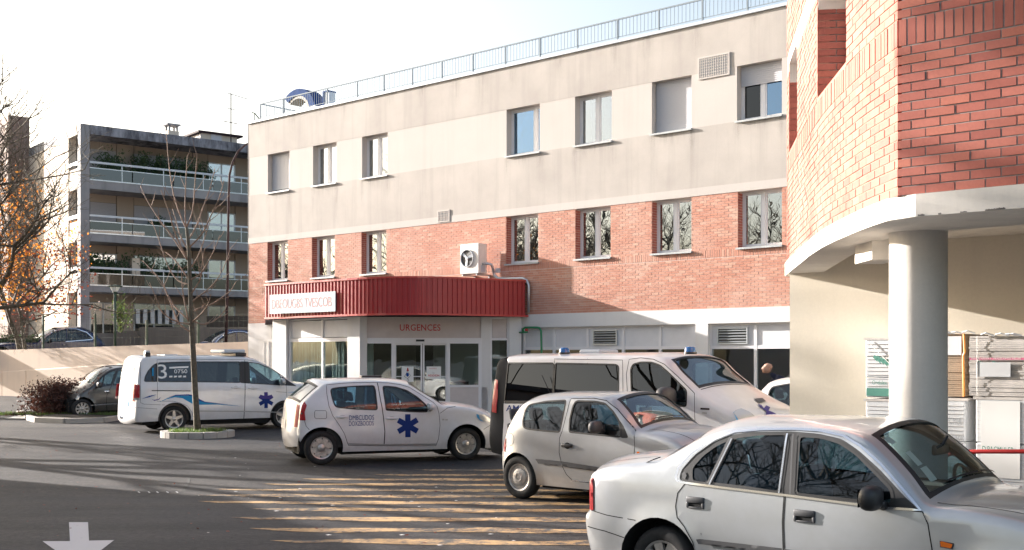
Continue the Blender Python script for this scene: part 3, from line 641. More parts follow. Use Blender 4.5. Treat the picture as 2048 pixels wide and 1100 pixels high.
for i in range(len(rs) - 1):
    a, b = rs[i], rs[i + 1]; t = Vector((b[0] - a[0], b[1] - a[1])); ln = t.length; t.normalize(); nr = (t.y, -t.x)   # nr points out to the yard
    if nr[1] > 0: nr = (-nr[0], -nr[1])
    if slat_me is None:
        m = MB(); prof = [(-.083, 0), (-.05, 0), (-.04, -.03), (.02, -.03), (.03, 0), (.083, 0)]
        m.add([(x, y, z) for z in (ZB + .03, ZT - .03) for x, y in prof] + [(x, .02, z) for z in (ZB + .03, ZT - .03) for x in (-.083, .083)],
              [(k, k + 1, k + 7, k + 6) for k in range(5)] + [(12, 14, 15, 13)])
        o = m.build('rib', 'red_metal', porch); slat_me = o.data
    else: o = link('rib', slat_me, porch)
    c = ((a[0] + b[0]) / 2, (a[1] + b[1]) / 2)
    o.location = (c[0] - PX, c[1] - PY, 0); o.rotation_euler = (0, 0, math.atan2(t.y, t.x)); o.scale = (ln / .166, 1, 1)
def off_line(pts, d):
    out = []
    for i, p in enumerate(pts):
        a, b = pts[max(i - 1, 0)], pts[min(i + 1, len(pts) - 1)]; t = Vector((b[0] - a[0], b[1] - a[1])).normalized(); nr = Vector((t.y, -t.x))
        out.append((p[0] + nr.x * d, p[1] + nr.y * d))
    return out
def band(pts, d0, d1, z0, z1, name, mat):
    a = off_line(pts, d0); b = off_line(pts, d1); n = len(pts); m = MB()
    vs = [L3((*p, z0)) for p in a] + [L3((*p, z0)) for p in b] + [L3((*p, z1)) for p in b] + [L3((*p, z1)) for p in a]
    fs = []
    for i in range(n - 1):
        for r in range(4): fs.append((r * n + i, r * n + i + 1, ((r + 1) % 4) * n + i + 1, ((r + 1) % 4) * n + i))
    fs += [(0, n, 2 * n, 3 * n), (n - 1, 4 * n - 1, 3 * n - 1, 2 * n - 1)]
    m.add(vs, fs); return m.build(name, mat, porch)
thin = dense[::4] + [dense[-1]]
band(thin, -.03, .05, ZT - .03, ZT + .03, 'canopy_trim', 'red_trim'); band(thin, -.03, .05, ZB - .03, ZB + .03, 'canopy_trim', 'red_trim')
m = MB(); inner = off_line(thin, -.05); WL = FA.W(FA.U(530), 0); WR = FA.W(FA.U(1053), 0)
poly = [(p[0] - PX, p[1] - PY) for p in inner] + [(WR[0] - PX, WR[1] - PY), (WL[0] - PX, WL[1] - PY)]
m.plan(poly, ZB - .02, ZB + .06); m.plan(poly, ZT - .12, ZT - .06); m.build('canopy_roof', 'dark_metal', porch)
# end walls of the canopy
MB().add([L3((A[0][0], A[0][1], ZB)), L3((*WL[:2], ZB)), L3((*WL[:2], ZT)), L3((A[0][0], A[0][1], ZT))], [(0, 1, 2, 3)]).build('canopy_end', 'red_metal', porch)
# walls below
PL = Fr(-8.07, 39.1, RD(-41.02)); cu = PL.U(707); cw = PL.W(cu, 0)
PR = Fr(cw[0], cw[1], math.atan2(36.75 - cw[1], .30 - cw[0]))
def fbox(fr, m, u0, u1, d0, d1, z0, z1):
    vs = [L3(fr.W(u, d, z)) for z in (z0, z1) for u, d in ((u0, d0), (u1, d0), (u1, d1), (u0, d1))]
    return m.add(vs, [(0, 3, 2, 1), (4, 5, 6, 7), (0, 1, 5, 4), (1, 2, 6, 5), (2, 3, 7, 6), (3, 0, 4, 7)])
def fpart(fr, name, mat, boxes, par=porch):
    m = MB()
    for b in boxes: fbox(fr, m, *b)
    return m.build(name, mat, par)
zp = ZB - .03
g0, g1, g2 = PL.U(576), PL.U(641), PL.U(695)
fpart(PL, 'corner_column', 'white_wall', [(PL.U(546), PL.U(573), -.02, .25, 0, zp)]); fpart(PL, 'corner_column', 'white_wall', [(PL.U(697), PL.U(722), -.05, .25, 0, zp)])
fpart(PL, 'return_wall', 'white_wall', [(PL.U(546), PL.U(546) + .2, .25, 4.5, 0, zp)])
fr1 = fpart(PL, 'window_frame', 'white_frame', [(g0 - .05, g2 + .05, .08, .16, 2.42, 2.54), (g0 - .05, g2 + .05, .08, .16, zp - .06, zp), (g0 - .05, g2 + .05, .08, .16, .42, .5)] + [(g - .04, g + .04, .07, .17, .5, 2.42) for g in (g0, g1, g2)] + [(g - .04, g + .04, .07, .17, 2.54, zp - .06) for g in (g0, g1, g2)])
for a, b in ((g0, g1), (g1, g2)):
    fpart(PL, 'panel', 'panel_white', [(a + .05, b - .05, .10, .13, 2.56, zp - .08)], fr1); fpart(PL, 'pane', 'shop_glass', [(a + .04, b - .04, .115, .12, .5, 2.42)], fr1)
fpart(PL, 'plinth_wall', 'white_wall', [(g0 - .1, g2 + .1, .03, .2, 0, .42)])
m = MB(); u = g0
while u < g2 + .1:
    if not (g0 + 1.45 < u < g0 + 1.85 or g1 + .72 < u < g1 + .92): fbox(PL, m, u, u + .05, .35 + .04 * math.sin(u * 40), .37 + .04 * math.sin(u * 40), .45, 2.4)
    u += .065
m.build('curtain', 'curtain', porch, kind='stuff')
ex = [PR.U(x) for x in (722, 786, 845, 897, 960)]; zh = PR.Z(ex[2], 0, 687); zs = PR.Z(ex[4], 0, 770); zt = PR.Z(ex[2], 0, 676)
fpart(PR, 'door_header', 'white_frame', [(0.05, ex[4] + .06, -.03, .14, zh, zt)])
fpart(PR, 'top_frame', 'panel_pink', [(0.05, ex[4] + .06, .06, .14, zt, zp)])
for a, b in ((PR.U(722), PR.U(783)), (PR.U(790), PR.U(893)), (PR.U(900), PR.U(959))): fpart(PR, 'panel', 'panel_pink', [(a + .02, b - .02, .03, .06, zt + .05, zp - .08)])
for x in (722, 786, 897, 960): u = PR.U(x); fpart(PR, 'frame_post', 'white_frame', [(u - .05, u + .05, -.03, .12, 0, zh)])
fpart(PR, 'wall_panel', 'panel_pink', [(ex[3] + .05, PR.U(975), -.02, .12, 0, zs - .07)]); fpart(PR, 'window_ledge', 'white_frame', [(ex[3] + .05, ex[4] - .05, -.05, .1, zs - .07, zs)])
fpart(PR, 'pane', 'shop_glass', [(ex[0] + .05, ex[1] - .05, .03, .035, .1, zh)]); fpart(PR, 'pane', 'shop_glass', [(ex[3] + .05, ex[4] - .05, .03, .035, zs, zh)])
for a, b in ((ex[1] + .05, ex[2] - .01), (ex[2] + .01, ex[3] - .05)):
    dr = fpart(PR, 'sliding_door', 'white_frame', [(a, a + .05, .05, .09, .02, zh), (b - .05, b, .05, .09, .02, zh), (a + .05, b - .05, .05, .09, .02, .12), (a + .05, b - .05, .05, .09, zh - .05, zh), (a + .05, b - .05, .055, .085, 1.28, 1.31)])
    fpart(PR, 'pane', 'shop_glass', [(a + .05, b - .05, .068, .072, .12, 1.28), (a + .05, b - .05, .068, .072, 1.31, zh - .05)], dr)
for (xa, ya, xb, yb, art) in ((803, 733, 827, 764, 0), (853, 733, 882, 758, 1)):
    ua, ub = PR.U(xa), PR.U(xb); za, zb = PR.Z(ua, 0, yb), PR.Z(ua, 0, ya)
    nt_ = thing('door_notice', ('white paper notice with a red and blue figure on the left sliding door' if art == 0 else 'white paper notice with red writing on the right sliding door'), 'notice', PR.W(ua, .03, za), PR.th)
    MB().box(0, ub - ua, 0, .004, 0, zb - za).build('sheet', 'white_print', nt_)
    W_, H_ = ub - ua, zb - za
    if art == 0:
        MB().add([(W_ * .42, -.003, H_ * .70), (W_ * .62, -.003, H_ * .70), (W_ * .55, -.003, H_ * .92), (W_ * .48, -.003, H_ * .92)], [(0, 1, 2, 3)]).build('print', 'red_trim', nt_)
        MB().tube([(W_ * .25, -.004, H_ * .35), (W_ * .5, -.004, H_ * .7), (W_ * .75, -.004, H_ * .4), (W_ * .5, -.004, H_ * .22), (W_ * .25, -.004, H_ * .35)], .007, 4).tube([(W_ * .5, -.004, H_ * .22), (W_ * .62, -.004, H_ * .08)], .007, 4).build('print', 'black', nt_)
        MB().ellipsoid((W_ * .5, -.003, H_ * .47), W_ * .12, .003, H_ * .13).build('print', 'wave_navy', nt_)
    else:
        lettering('print', 'ENTREZ', nt_, 'red_text', lambda u, v: (W_ * .2 + u, -.003, H_ * .8 + v), W_ * .5, H_ * .08)
        lettering('print', 'Tilu', nt_, 'grey_print', lambda u, v: (W_ * .35 + u, -.003, H_ * .42 + v), W_ * .2, H_ * .14)
        lettering('print', 'NDIDIDN', nt_, 'red_text', lambda u, v: (W_ * .12 + u, -.003, H_ * .2 + v), W_ * .76, H_ * .16, bold=.02)
u0 = PR.U(799.5); u1 = PR.U(881); z0 = PR.Z(u0, 0, 661.5); z1 = PR.Z(u0, 0, 648.5)
lettering('lettering', 'URGENCES', porch, 'red_text', lambda u, v: L3(PR.W(u0 + u, .02, z0 + v)), u1 - u0, z1 - z0, 1.05, .012)
fpart(PR, 'sensor', 'black', [(PR.U(832), PR.U(849), -.07, -.03, PR.Z(ex[2], 0, 683), PR.Z(ex[2], 0, 679))])
fpart(PR, 'intercom', 'galv', [(PR.U(709.5), PR.U(718), -.09, -.05, PR.Z(0, 0, 745), PR.Z(0, 0, 722))])
fpart(PR, 'pilaster', 'white_wall', [(PR.U(962), PR.U(981), -.02, .3, 0, zp)]); fpart(PR, 'pilaster', 'white_wall', [(PR.U(1018), PR.U(1043), -.02, .3, 0, zp)])
sw_ = fpart(PR, 'side_window', 'white_frame', [(PR.U(981), PR.U(984), .05, .12, 0, zp), (PR.U(1014), PR.U(1018), .05, .12, 0, zp), (PR.U(984), PR.U(1014), .06, .12, 2.45, 2.52), (PR.U(984), PR.U(1014), .06, .12, zp - .06, zp)])
fpart(PR, 'panel', 'panel_pink', [(PR.U(984.5), PR.U(1013.5), .07, .1, 2.53, zp - .07)], sw_); fpart(PR, 'pane', 'shop_glass', [(PR.U(984), PR.U(1014), .085, .09, .1, 2.45)], sw_)
# porch interior
fpart(PR, 'back_wall', 'interior_mid', [(.3, 5.2, 2.9, 3.0, 0, 3.1)]); fpart(PR, 'inner_door', 'interior', [(1.9, 2.9, 2.86, 2.9, 0, 2.3)]); fpart(PR, 'desk', 'interior', [(2.3, 4.0, 1.7, 2.1, 0, 1.1)])
fpart(PR, 'inner_column', 'curtain', [(.35, .55, 1.2, 1.4, 0, 3.1)])
# sign board on the canopy
SG = Fr(A[0][0], A[0][1], RD(-41.02)); sa, sb = SG.U(539.5, -.16), SG.U(671, -.16)
zb_, zt_ = SG.Z(sa, -.16, 628), SG.Z(sa, -.16, 590)
sign = thing('entrance_sign', 'pale grey board with faded red outlined letters fixed to the left of the red canopy', 'sign', SG.W(sa, -.14, zb_), SG.th)
MB().box(0, sb - sa, -.03, 0, 0, zt_ - zb_).build('board', 'sign_board', sign)
sw2, sh2 = sb - sa, zt_ - zb_
lettering('lettering', 'DBEOUGBS TVESCOB', sign, 'pink_text', lambda u, v: (.12 + u, -.034, sh2 * .26 + v), sw2 - .3, sh2 * .48, .92, -.008)
# air conditioner on the wall above the canopy
au0, au1 = FA.U(937), FA.U(980); S_ = .22
def acbox():
    ac = thing('air_conditioner', 'beige air conditioning unit with a round fan on the brick wall above the canopy', 'air conditioner', FA.W(0, 0, 0), FA.th)
    ua = FA.U(920, -.63); ub = FA.U(957, -.63); z1 = FA.Z(ua, -.63, 489); z0 = FA.Z(ua, -.63, 549)
    m = MB(); m.rbox(ua, ub, -.63, -.22, z0, z1, .015, 1); m.build('casing', 'ac_white', ac)
    uc, zc, r = ua + (ub - ua) * .40, z0 + (z1 - z0) * .52, min((ub - ua) * .36, .29)
    m = MB(); m.lathe([(0, .0), (r * .92, .0), (r * .92, -.035), (r, -.035), (r, .0)], 24, (uc, -.632, zc), 'y'); m.build('fan_ring', 'grey_print', ac)
    m = MB(); m.lathe([(0.001, 0), (r * .9, 0)], 24, (uc, -.634, zc), 'y'); m.build('fan_recess', 'moulding', ac)
    for k in range(3):
        a = RD(20 + k * 120); m = MB(); c, s = math.cos(a), math.sin(a)
        m.add([(uc + .04 * c - .03 * s, -.650, zc + .04 * s + .03 * c), (uc + .04 * c + .03 * s, -.645, zc + .04 * s - .03 * c), (uc + r * .85 * c + .05 * s, -.640, zc + r * .85 * s - .05 * c), (uc + r * .85 * c - .05 * s, -.655, zc + r * .85 * s + .05 * c)], [(0, 1, 2, 3)]); m.build('fan_blade', 'rail_white', ac)
    m = MB(); m.lathe([(0.001, -.03), (.05, -.03), (.06, 0)], 12, (uc, -.645, zc), 'y'); m.build('fan_hub', 'white_frame', ac)
    m = MB(); m.box(ub - .001, ub + .012, -.5, -.33, z0 + .05, z0 + .28); m.build('service_panel', 'rail_white', ac)
    for uu in (ua + .08, ub - .12): MB().box(uu, uu + .04, -.62, 0, z0 - .06, z0 - .005).box(uu, uu + .04, -.03, 0, z0 - .3, z0 - .06).build('bracket', 'galv', ac)
    P = lambda x, y, d: (FA.U(x, d), d, FA.Z(FA.U(x, d), d, y))
    MB().tube([P(966, 528, -.42), P(975, 527, -.42), P(983, 529, -.35), P(987, 541, -.2), P(989, 551, -.12), P(997, 557, -.10), P(1012, 557.5, -.10), P(1046, 556.5, -.10), P(1054, 561, -.10), P(1057.5, 571, -.10), P(1057, 625, -.10)], .045, 8).build('pipe', 'galv', ac, smooth=True)
    MB().rbox(*(P(990, 541, -.1)[0], P(998, 541, -.1)[0]), -.1, -.02, P(994, 546, 0)[2], P(994, 537, 0)[2], .01, 1).build('junction_box', 'rail_white', ac)
acbox()
gp = thing('green_bracket_pipe', 'thin green pipe with a red tap bent over beside the porch wall', 'pipe', FA.W(FA.U(1060), -.2, 0), FA.th)
P2 = lambda x, y: (FA.U(x, -.2) - FA.U(1060), 0, FA.Z(FA.U(x, -.2), -.2, y))
MB().tube([P2(1083, 713)[:2] + (0,), P2(1083, 700), P2(1082, 662), P2(1079, 656), P2(1074, 655), P2(1050, 655), P2(1046, 658), P2(1046, 664)], .035, 7).tube([P2(1039, 665), P2(1055, 664)], .03, 7).build('pipe', 'green_paint', gp, smooth=True)
MB().ellipsoid(P2(1053, 660), .06, .05, .05).build('tap', 'red_trim', gp, smooth=True)

# ------------------------------------------------------------------ near brick building on the right
KX, KY = 3.11, 9.27
near = thing('brick_building', 'near terracotta brick building with a curved wall and white slab over an open ground floor', 'building', (KX, KY, 0))
CP = [(3.11, 9.27), (3.095, 10.1), (3.16, 11.4), (3.285, 12.5), (3.425, 13.45), (3.58, 14.5), (3.70, 15.3), (3.80, 15.9)]
cd = []
for i in range(len(CP) - 1):
    p0, p1, p2, p3 = CP[max(i - 1, 0)], CP[i], CP[i + 1], CP[min(i + 2, len(CP) - 1)]
    for k in range(12):
        t = k / 12; cd.append(tuple(.5 * (2 * p1[j] + (p2[j] - p0[j]) * t + (2 * p0[j] - 5 * p1[j] + 4 * p2[j] - p3[j]) * t * t + (3 * p1[j] - p0[j] - 3 * p2[j] + p3[j]) * t ** 3) for j in (0, 1)))
cd.append(CP[-1]); cs = [0]
for a, b in zip(cd[:-1], cd[1:]): cs.append(cs[-1] + math.dist(a, b))
def cpt(s):
    s = max(0, min(cs[-1] - 1e-4, s)); i = max(j for j in range(len(cs)) if cs[j] <= s); t = (s - cs[i]) / (cs[i + 1] - cs[i])
    a, b = cd[i], cd[i + 1]; d = math.dist(a, b)
    return (a[0] + (b[0] - a[0]) * t, a[1] + (b[1] - a[1]) * t), ((b[0] - a[0]) / d, (b[1] - a[1]) / d)
def s_at_y(y): return min(cs, key=lambda q: abs(cpt(q)[0][1] - y))
E = (0.7545, -0.6564); NI = (0.6564, 0.7545)     # along the flat face, and into the building
def nl(x, y, z): return (x - KX, y - KY, z)
w1 = (s_at_y(10.72), s_at_y(12.2)); w2 = (s_at_y(14.33), s_at_y(15.45))
ZS = 3.20
hl = [(-w1[1], -w1[0], 4.625, 6.0), (-w2[1], -w2[0], 4.625, 6.0), (-w2[0], -w1[1], 5.74, 6.0), (-cs[-1], -w2[1], 5.74, 6.0)]
its = layout(-cs[-1], -.004, ZS, 6.8, hl, (4.40, 4.625)) + [(u + 100, z, l, h) for u, z, l, h in layout(0.0, 2.2, ZS, 6.8, [], (4.40, 4.625))]
def npos(u, z):
    if u > 50: u -= 100; return (E[0] * u, E[1] * u, z), E
    p, t = cpt(-u); return nl(p[0], p[1], z), (-t[0], -t[1])
lay_bricks(near, its, npos, 'brick_near', 300, 9, lambda c: (c[0] + KX, c[1] + KY, c[2]))
def strip_wall(s0, s1, z0, z1, off, thick, name, mat):
    n = max(2, int((s1 - s0) / .2)); m = MB(); a = []; b = []
    for i in range(n + 1):
        p, t = cpt(s0 + (s1 - s0) * i / n); nr = (t[1], -t[0])  # inward (+x side)
        if nr[0] < 0: nr = (-nr[0], -nr[1])
        a.append((p[0] + nr[0] * off, p[1] + nr[1] * off)); b.append((p[0] + nr[0] * (off + thick), p[1] + nr[1] * (off + thick)))
    k = n + 1; vs = [nl(*p, z0) for p in a] + [nl(*p, z0) for p in b] + [nl(*p, z1) for p in b] + [nl(*p, z1) for p in a]; fs = []
    for i in range(n):
        for r in range(4): fs.append((r * k + i, r * k + i + 1, ((r + 1) % 4) * k + i + 1, ((r + 1) % 4) * k + i))
    fs += [(0, k, 2 * k, 3 * k), (n, 4 * k - 1, 3 * k - 1, 2 * k - 1)]; m.add(vs, fs); return m.build(name, mat, near)
strip_wall(0.02, cs[-1], ZS, 4.625, .006, .12, 'mortar_bed', 'mortar_pink'); strip_wall(0.02, w1[0], 4.625, 6.8, .006, .12, 'mortar_bed', 'mortar_pink'); strip_wall(w1[1], w2[0], 4.625, 6.8, .006, .12, 'mortar_bed', 'mortar_pink')
strip_wall(w1[0], w1[1], 6.0, 6.8, .006, .12, 'mortar_bed', 'mortar_pink'); strip_wall(w2[0], w2[1], 6.0, 6.8, .006, .12, 'mortar_bed', 'mortar_pink'); strip_wall(w2[1], cs[-1], 4.625, 6.8, .006, .12, 'mortar_bed', 'mortar_pink')
strip_wall(w1[1], w2[0], 5.745, 5.995, -.004, .13, 'lintel_band', 'slab_white'); strip_wall(w1[0], w1[1], 5.90, 5.995, .0, .3, 'lintel_band', 'slab_white'); strip_wall(w2[0], w2[1], 5.85, 5.995, .0, .3, 'lintel_band', 'slab_white')
m = MB()
vs = [nl(KX + E[0] * u + NI[0] * d, KY + E[1] * u + NI[1] * d, z) for z in (ZS, 6.8) for u, d in ((.03, .006), (2.6, .006), (2.6, .12), (.03, .12))]
m.add(vs, [(0, 3, 2, 1), (4, 5, 6, 7), (0, 1, 5, 4), (1, 2, 6, 5), (2, 3, 7, 6), (3, 0, 4, 7)]); m.build('mortar_bed', 'mortar_grey', near)
# window jambs and frames in the curved wall
for (sa, sb) in (w1, w2):
    p, t = cpt(sb); nr = (abs(t[1]), -t[0]); m = MB(); mc = MB()
    for r in range(16):
        z = 4.69 + r * .0752
        if z > 5.60: break
        segs = ((0, .34),) if r % 2 else ((0, .19), (.202, .34))
        for a, b in segs:
            c = (a + b) / 2; m.obox(nl(p[0] + nr[0] * c + t[0] * .046, p[1] + nr[1] * c + t[1] * .046, z), nr, t, (b - a) / 2, .05, .0315)
    m.build('jamb_brick', 'brick_near', near, kind='stuff')
    m = MB(); m.obox(nl(p[0] + nr[0] * .18 + t[0] * .06, p[1] + nr[1] * .18 + t[1] * .06, 5.32), nr, t, .17, .05, .67); m.build('jamb_back', 'mortar_grey', near)
    m = MB(); m.obox(nl(p[0] + nr[0] * .18 - t[0] * .002, p[1] + nr[1] * .18 - t[1] * .002, 5.75), nr, t, .17, .006, .15); m.build('jamb_head', 'slab_white', near)
    a, ta = cpt(sa); q, tq = cpt(sb); mid = ((a[0] + q[0]) / 2, (a[1] + q[1]) / 2); ch = Vector((q[0] - a[0], q[1] - a[1])); ln = ch.length; ch.normalize(); ni = (ch.y, -ch.x)
    c0 = (mid[0] + ni[0] * .34, mid[1] + ni[1] * .34); m = MB()
    for f, wd in ((-.5, .04), (-.17, .03), (.17, .03), (.5, .04)): m.obox(nl(c0[0] + ch.x * f * (ln - .08), c0[1] + ch.y * f * (ln - .08), 5.32), ch, ni, wd, .03, .67)
    for z in (4.68, 5.88): m.obox(nl(*c0, z), ch, ni, ln / 2, .028, .03)
    w_ = m.build('window', 'grey_sill', near)
    m = MB(); m.obox(nl(*c0, 5.3), ch, ni, ln / 2, .004, .6); m.build('pane', 'window_glass', w_)
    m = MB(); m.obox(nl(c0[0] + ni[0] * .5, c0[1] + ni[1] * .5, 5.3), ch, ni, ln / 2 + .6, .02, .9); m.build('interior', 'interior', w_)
    m = MB(); m.obox(nl(c0[0] - ni[0] * .15, c0[1] - ni[1] * .15, 4.64), ch, ni, ln / 2 + .02, .19, .02); m.build('sill', 'brick_near', w_)
p, t = cpt(w1[1] - .12)
MB().obox(nl(p[0] - .02, p[1] - .1, 5.80), (0, 1), (1, 0), .16, .07, .06).build('shutter_box', 'white_frame', near)
# slab: white edge, soffit ring, ceiling
def off_c(d, e=0.0):
    out = []
    for i in range(0, len(cd), 4):
        t = cpt(cs[i])[1]; out.append((cd[i][0] + t[1] * d, cd[i][1] - t[0] * d))
    return out
outer = [(KX + E[0] * 6 - NI[0] * .03, KY + E[1] * 6 - NI[1] * .03), (KX + .12 - NI[0] * .03 , KY - .12 * .87 - NI[1] * .03), (KX - .03, KY + .14)] + [(x - .03, y) for x, y in off_c(0)[1:]]
inner = [(KX + E[0] * 6 + NI[0] * 1.12, KY + E[1] * 6 + NI[1] * 1.12), (KX + E[0] * .35 + NI[0] * 1.12, KY + E[1] * .35 + NI[1] * 1.12), (3.52, 10.5)] + [(x + .42, y) for x, y in off_c(0)[3:]]
def ring(o, i, z0, z1, name, mat):
    poly = [(x - KX, y - KY) for x, y in o] + [(x - KX, y - KY) for x, y in reversed(i)]
    m = MB(); n = len(poly)
    tri = delaunay_2d_cdt([Vector(q) for q in poly], [(k, (k + 1) % n) for k in range(n)], [list(range(n))], 1, 1e-6)
    pv = [tuple(q) for q in tri[0]]; m.add([(x, y, z0) for x, y in pv], [tuple(f)[::-1] for f in tri[2]]); m.add([(x, y, z1) for x, y in pv], [tuple(f) for f in tri[2]])
    m.add([(x, y, z) for z in (z0, z1) for x, y in poly], [(k, (k + 1) % n, (k + 1) % n + n, k + n) for k in range(n)])
    return m.build(name, mat, near)
ring(outer, inner, 3.02, ZS, 'slab_edge', 'slab_white')
rc = random.Random(6)
for k in range(9):
    u = rc.uniform(.12, 1.0); d = -.034; px_, py_ = KX + E[0] * u + NI[0] * d, KY + E[1] * u + NI[1] * d; s_ = rc.uniform(.012, .03); h_ = rc.uniform(.006, .02); m = MB()
    m.add([nl(px_ + E[0] * a * s_, py_ + E[1] * a * s_, 3.021 + b * h_) for a, b in ((-1, 0), (1, 0), (1.2, .5), (.4, 1), (-.3, .7), (-.9, .9))], [(0, 1, 2, 3, 4, 5)]); m.build('chipped_edge', 'apt_dark', near)
m = MB(); m.plan([(x - KX, y - KY) for x, y in [(3.4, 10.4), (3.5, 13), (3.9, 15.9), (9, 22), (14, 16), (8, 5.5)]], 3.34, 3.42); m.build('ceiling', 'slab_white', near)
m = MB(); m.plan([(x - KX, y - KY) for x, y in [(3.3, 9.6), (3.35, 12), (3.7, 14), (4.0, 15.8), (9, 22), (14, 16), (8, 5.5)]], 6.8, 6.95); m.build('roof_slab', 'slab_white', near)
m = MB(); m.plan([(x - KX, y - KY) for x, y in [(3.9, 10.4), (4.1, 12), (4.4, 14), (4.6, 15.5), (9, 20), (12, 14), (7.2, 7.2)]], 3.43, 6.79); m.build('inner_core', 'interior', near)
m = MB(); m.lathe([(.25, 0), (.25, 3.03)], 40, nl(3.66, 10.36, 0)); m.build('column', 'slab_white', near, smooth=True)
WG = Fr(3.71, 15.36, RD(-41.02))
def gbox(m, u0, u1, d0, d1, z0, z1, org=(KX, KY)):
    vs = [(WG.W(u, d)[0] - org[0], WG.W(u, d)[1] - org[1], z) for z in (z0, z1) for u, d in ((u0, d0), (u1, d0), (u1, d1), (u0, d1))]
    return m.add(vs, [(0, 3, 2, 1), (4, 5, 6, 7), (0, 1, 5, 4), (1, 2, 6, 5), (2, 3, 7, 6), (3, 0, 4, 7)])
gbox(MB(), 0, 12, 0, .25, 0, 3.34).build('rear_wall', 'pale_cream', near); gbox(MB(), 1.6, 1.85, .25, 13, 0, 3.34).build('return_wall', 'pale_cream', near)
MB().box(.34, .62, 1.75, 2.3, 2.84, 3.33).build('beam', 'slab_white', near)
# pallet loads against the rear wall
def load(name, label, cat, xa, xb, yt, yb, d, kind, u1=None, depth=.8):
    ua = WG.U(xa, d); ub = u1 if u1 else WG.U(xb, d); z0 = 0.0 if yb is None else WG.Z(ua, d, yb); z1 = WG.Z(ua, d, yt)
    if yb is None: z0 = .02
    r = thing(name, label, cat, WG.W(ua, d, z0), WG.th, 'wrapped stacks of cardboard under the brick building'); W_, H_ = ub - ua, z1 - z0; rnd = random.Random(xa)
    if kind == 'sheets' or kind == 'brown':
        n = int(H_ / .022); m = MB()
        for i in range(n):
            j = rnd.uniform(-.006, .008); k = rnd.uniform(-.006, .006); m.box(.01 + k, W_ - .01 + k, .01 - j, depth, i * H_ / n, (i + .92) * H_ / n)
        m.build('card_sheets', 'card' if kind == 'sheets' else 'card_brown', r, kind='stuff')
        m = MB(); m.box(-.004, W_ + .004, -.006, -.004, .02, H_ - .01); m.box(-.006, -.004, -.004, depth, .02, H_ - .01)
        for q in range(5): 
            a = rnd.uniform(0, W_); MB().tube([(a, -.012, H_ + .01), (a + .06, -.02, H_ + .012 + .02 * rnd.random()), (a + .14, -.01, H_)], .009, 5).build('wrap_fold', 'white_card', r)
    else:
        n = 3; m = MB()
        for i in range(n): m.rbox(.006, W_ - .006, .006, depth, i * H_ / n + .003, (i + 1) * H_ / n - .003, .012, 1)
        m.build('cartons', 'white_card', r); m = MB()
        for i in range(1, int(H_ / .045)): m.box(.02, W_ - .02, -.001, .006, i * .045, i * .045 + .003)
        m.build('carton_lines', 'card', r, kind='stuff')
        MB().box(-.02, W_ + .02, 0, depth, H_ - .03, H_).build('lid', 'card', r)
    return r, W_, H_, depth
def blob_print(r, x, z, s, seed=0):     # torn looking printed emblem: overlapping wedges
    rnd = random.Random(seed); m = MB()
    for k in range(7):
        a = x + s * k / 7; h = s * (.28 + .3 * rnd.random()) * (1 if k < 5 else .5); zz = z - s * .05 * k
        m.add([(a, -.009, zz), (a + s * .2, -.009, zz - h * .5), (a + s * .17, -.009, zz + .02), (a + s * .05, -.009, zz + h * .35)], [(0, 1, 2, 3)])
    m.build('print', 'green_print', r)
r, W_, H_, D_ = load('wrapped_stack', 'upper grey wrapped stack with green print, left of the round column', 'pallet load', 1730, 1815, 675, 795, -1.0, 'white')
blob_print(r, W_ * .2, H_ * .66, .28, 3); lettering('print', 'Ondulex', r, 'green_print', lambda u, v: (W_ * .18 + u, -.009, H_ * .22 + v), .18, .05)
MB().box(.02, W_ - .02, -.008, -.007, .02, H_ * .16).build('print', 'green_print', r); MB().tube([(0.03, -.012, H_ * .95), (W_ * .9, -.012, H_ * .35)], .004, 4).build('strap', 'white_print', r)
load('wrapped_stack', 'lower plain grey wrapped stack, left of the round column', 'pallet load', 1730, 1815, 797, None, -1.0, 'white')
r, W_, H_, D_ = load('wrapped_stack', 'brown cardboard stack with an orange corner strap, right of the round column', 'pallet load', 1862, 1929, 668, 792, -1.35, 'brown')
MB().tube([(W_, -.02, H_), (W_ + .01, -.025, H_ * .7), (W_ - .005, -.025, H_ * .65), (W_, -.02, 0)], .012, 6).build('strap', 'orange', r)
MB().box(W_ * .2, W_ - .03, -.010, -.008, H_ * .66, H_ * .96).build('plastic_wrap', 'white_card', r)
r, W_, H_, D_ = load('wrapped_stack', 'white printed carton stack directly under the brown cardboard stack', 'pallet load', 1862, 1931, 795, None, -1.35, 'white')
lettering('print', 'CMUL', r, 'grey_print', lambda u, v: (W_ * .55 + u, -.009, H_ * .80 + v), .14, .07); lettering('print', 'SK 50K', r, 'grey_print', lambda u, v: (W_ * .5 + u, -.009, H_ * .68 + v), .18, .05); lettering('print', 'PACSILH', r, 'green_print', lambda u, v: (W_ * .45 + u, -.009, H_ * .42 + v), .22, .09)
r, W_, H_, D_ = load('wrapped_stack', 'upper grey cardboard stack with pink tape and a torn label at the photo edge', 'pallet load', 1936, 2075, 672, 791, -1.55, 'sheets')
MB().box(.02, W_, -.012, -.010, H_ * .60, H_ * .635).build('pink_tape', 'pink_tape', r)
lettering('print', 'FRAGIE HANDLE : FRADELOPTES MELLES', r, 'white_print', lambda u, v: (.04 + u, -.0135, H_ * .607 + v), W_ - .2, .018)
MB().box(.09, .44, -.010, -.008, H_ * .32, H_ * .56).build('label', 'white_card', r); blob_print(r, .10, H_ * .55, .12, 5); blob_print(r, .25, H_ * .55, .12, 8)
MB().tube([(.10, -.012, H_), (.10, -.012, 0)], .003, 4).build('strap', 'white_print', r)
r, W_, H_, D_ = load('wrapped_stack', 'white cartons with green lettering below the grey cardboard stack at the photo edge', 'pallet load', 1950, 2075, 793, None, -1.55, 'white')
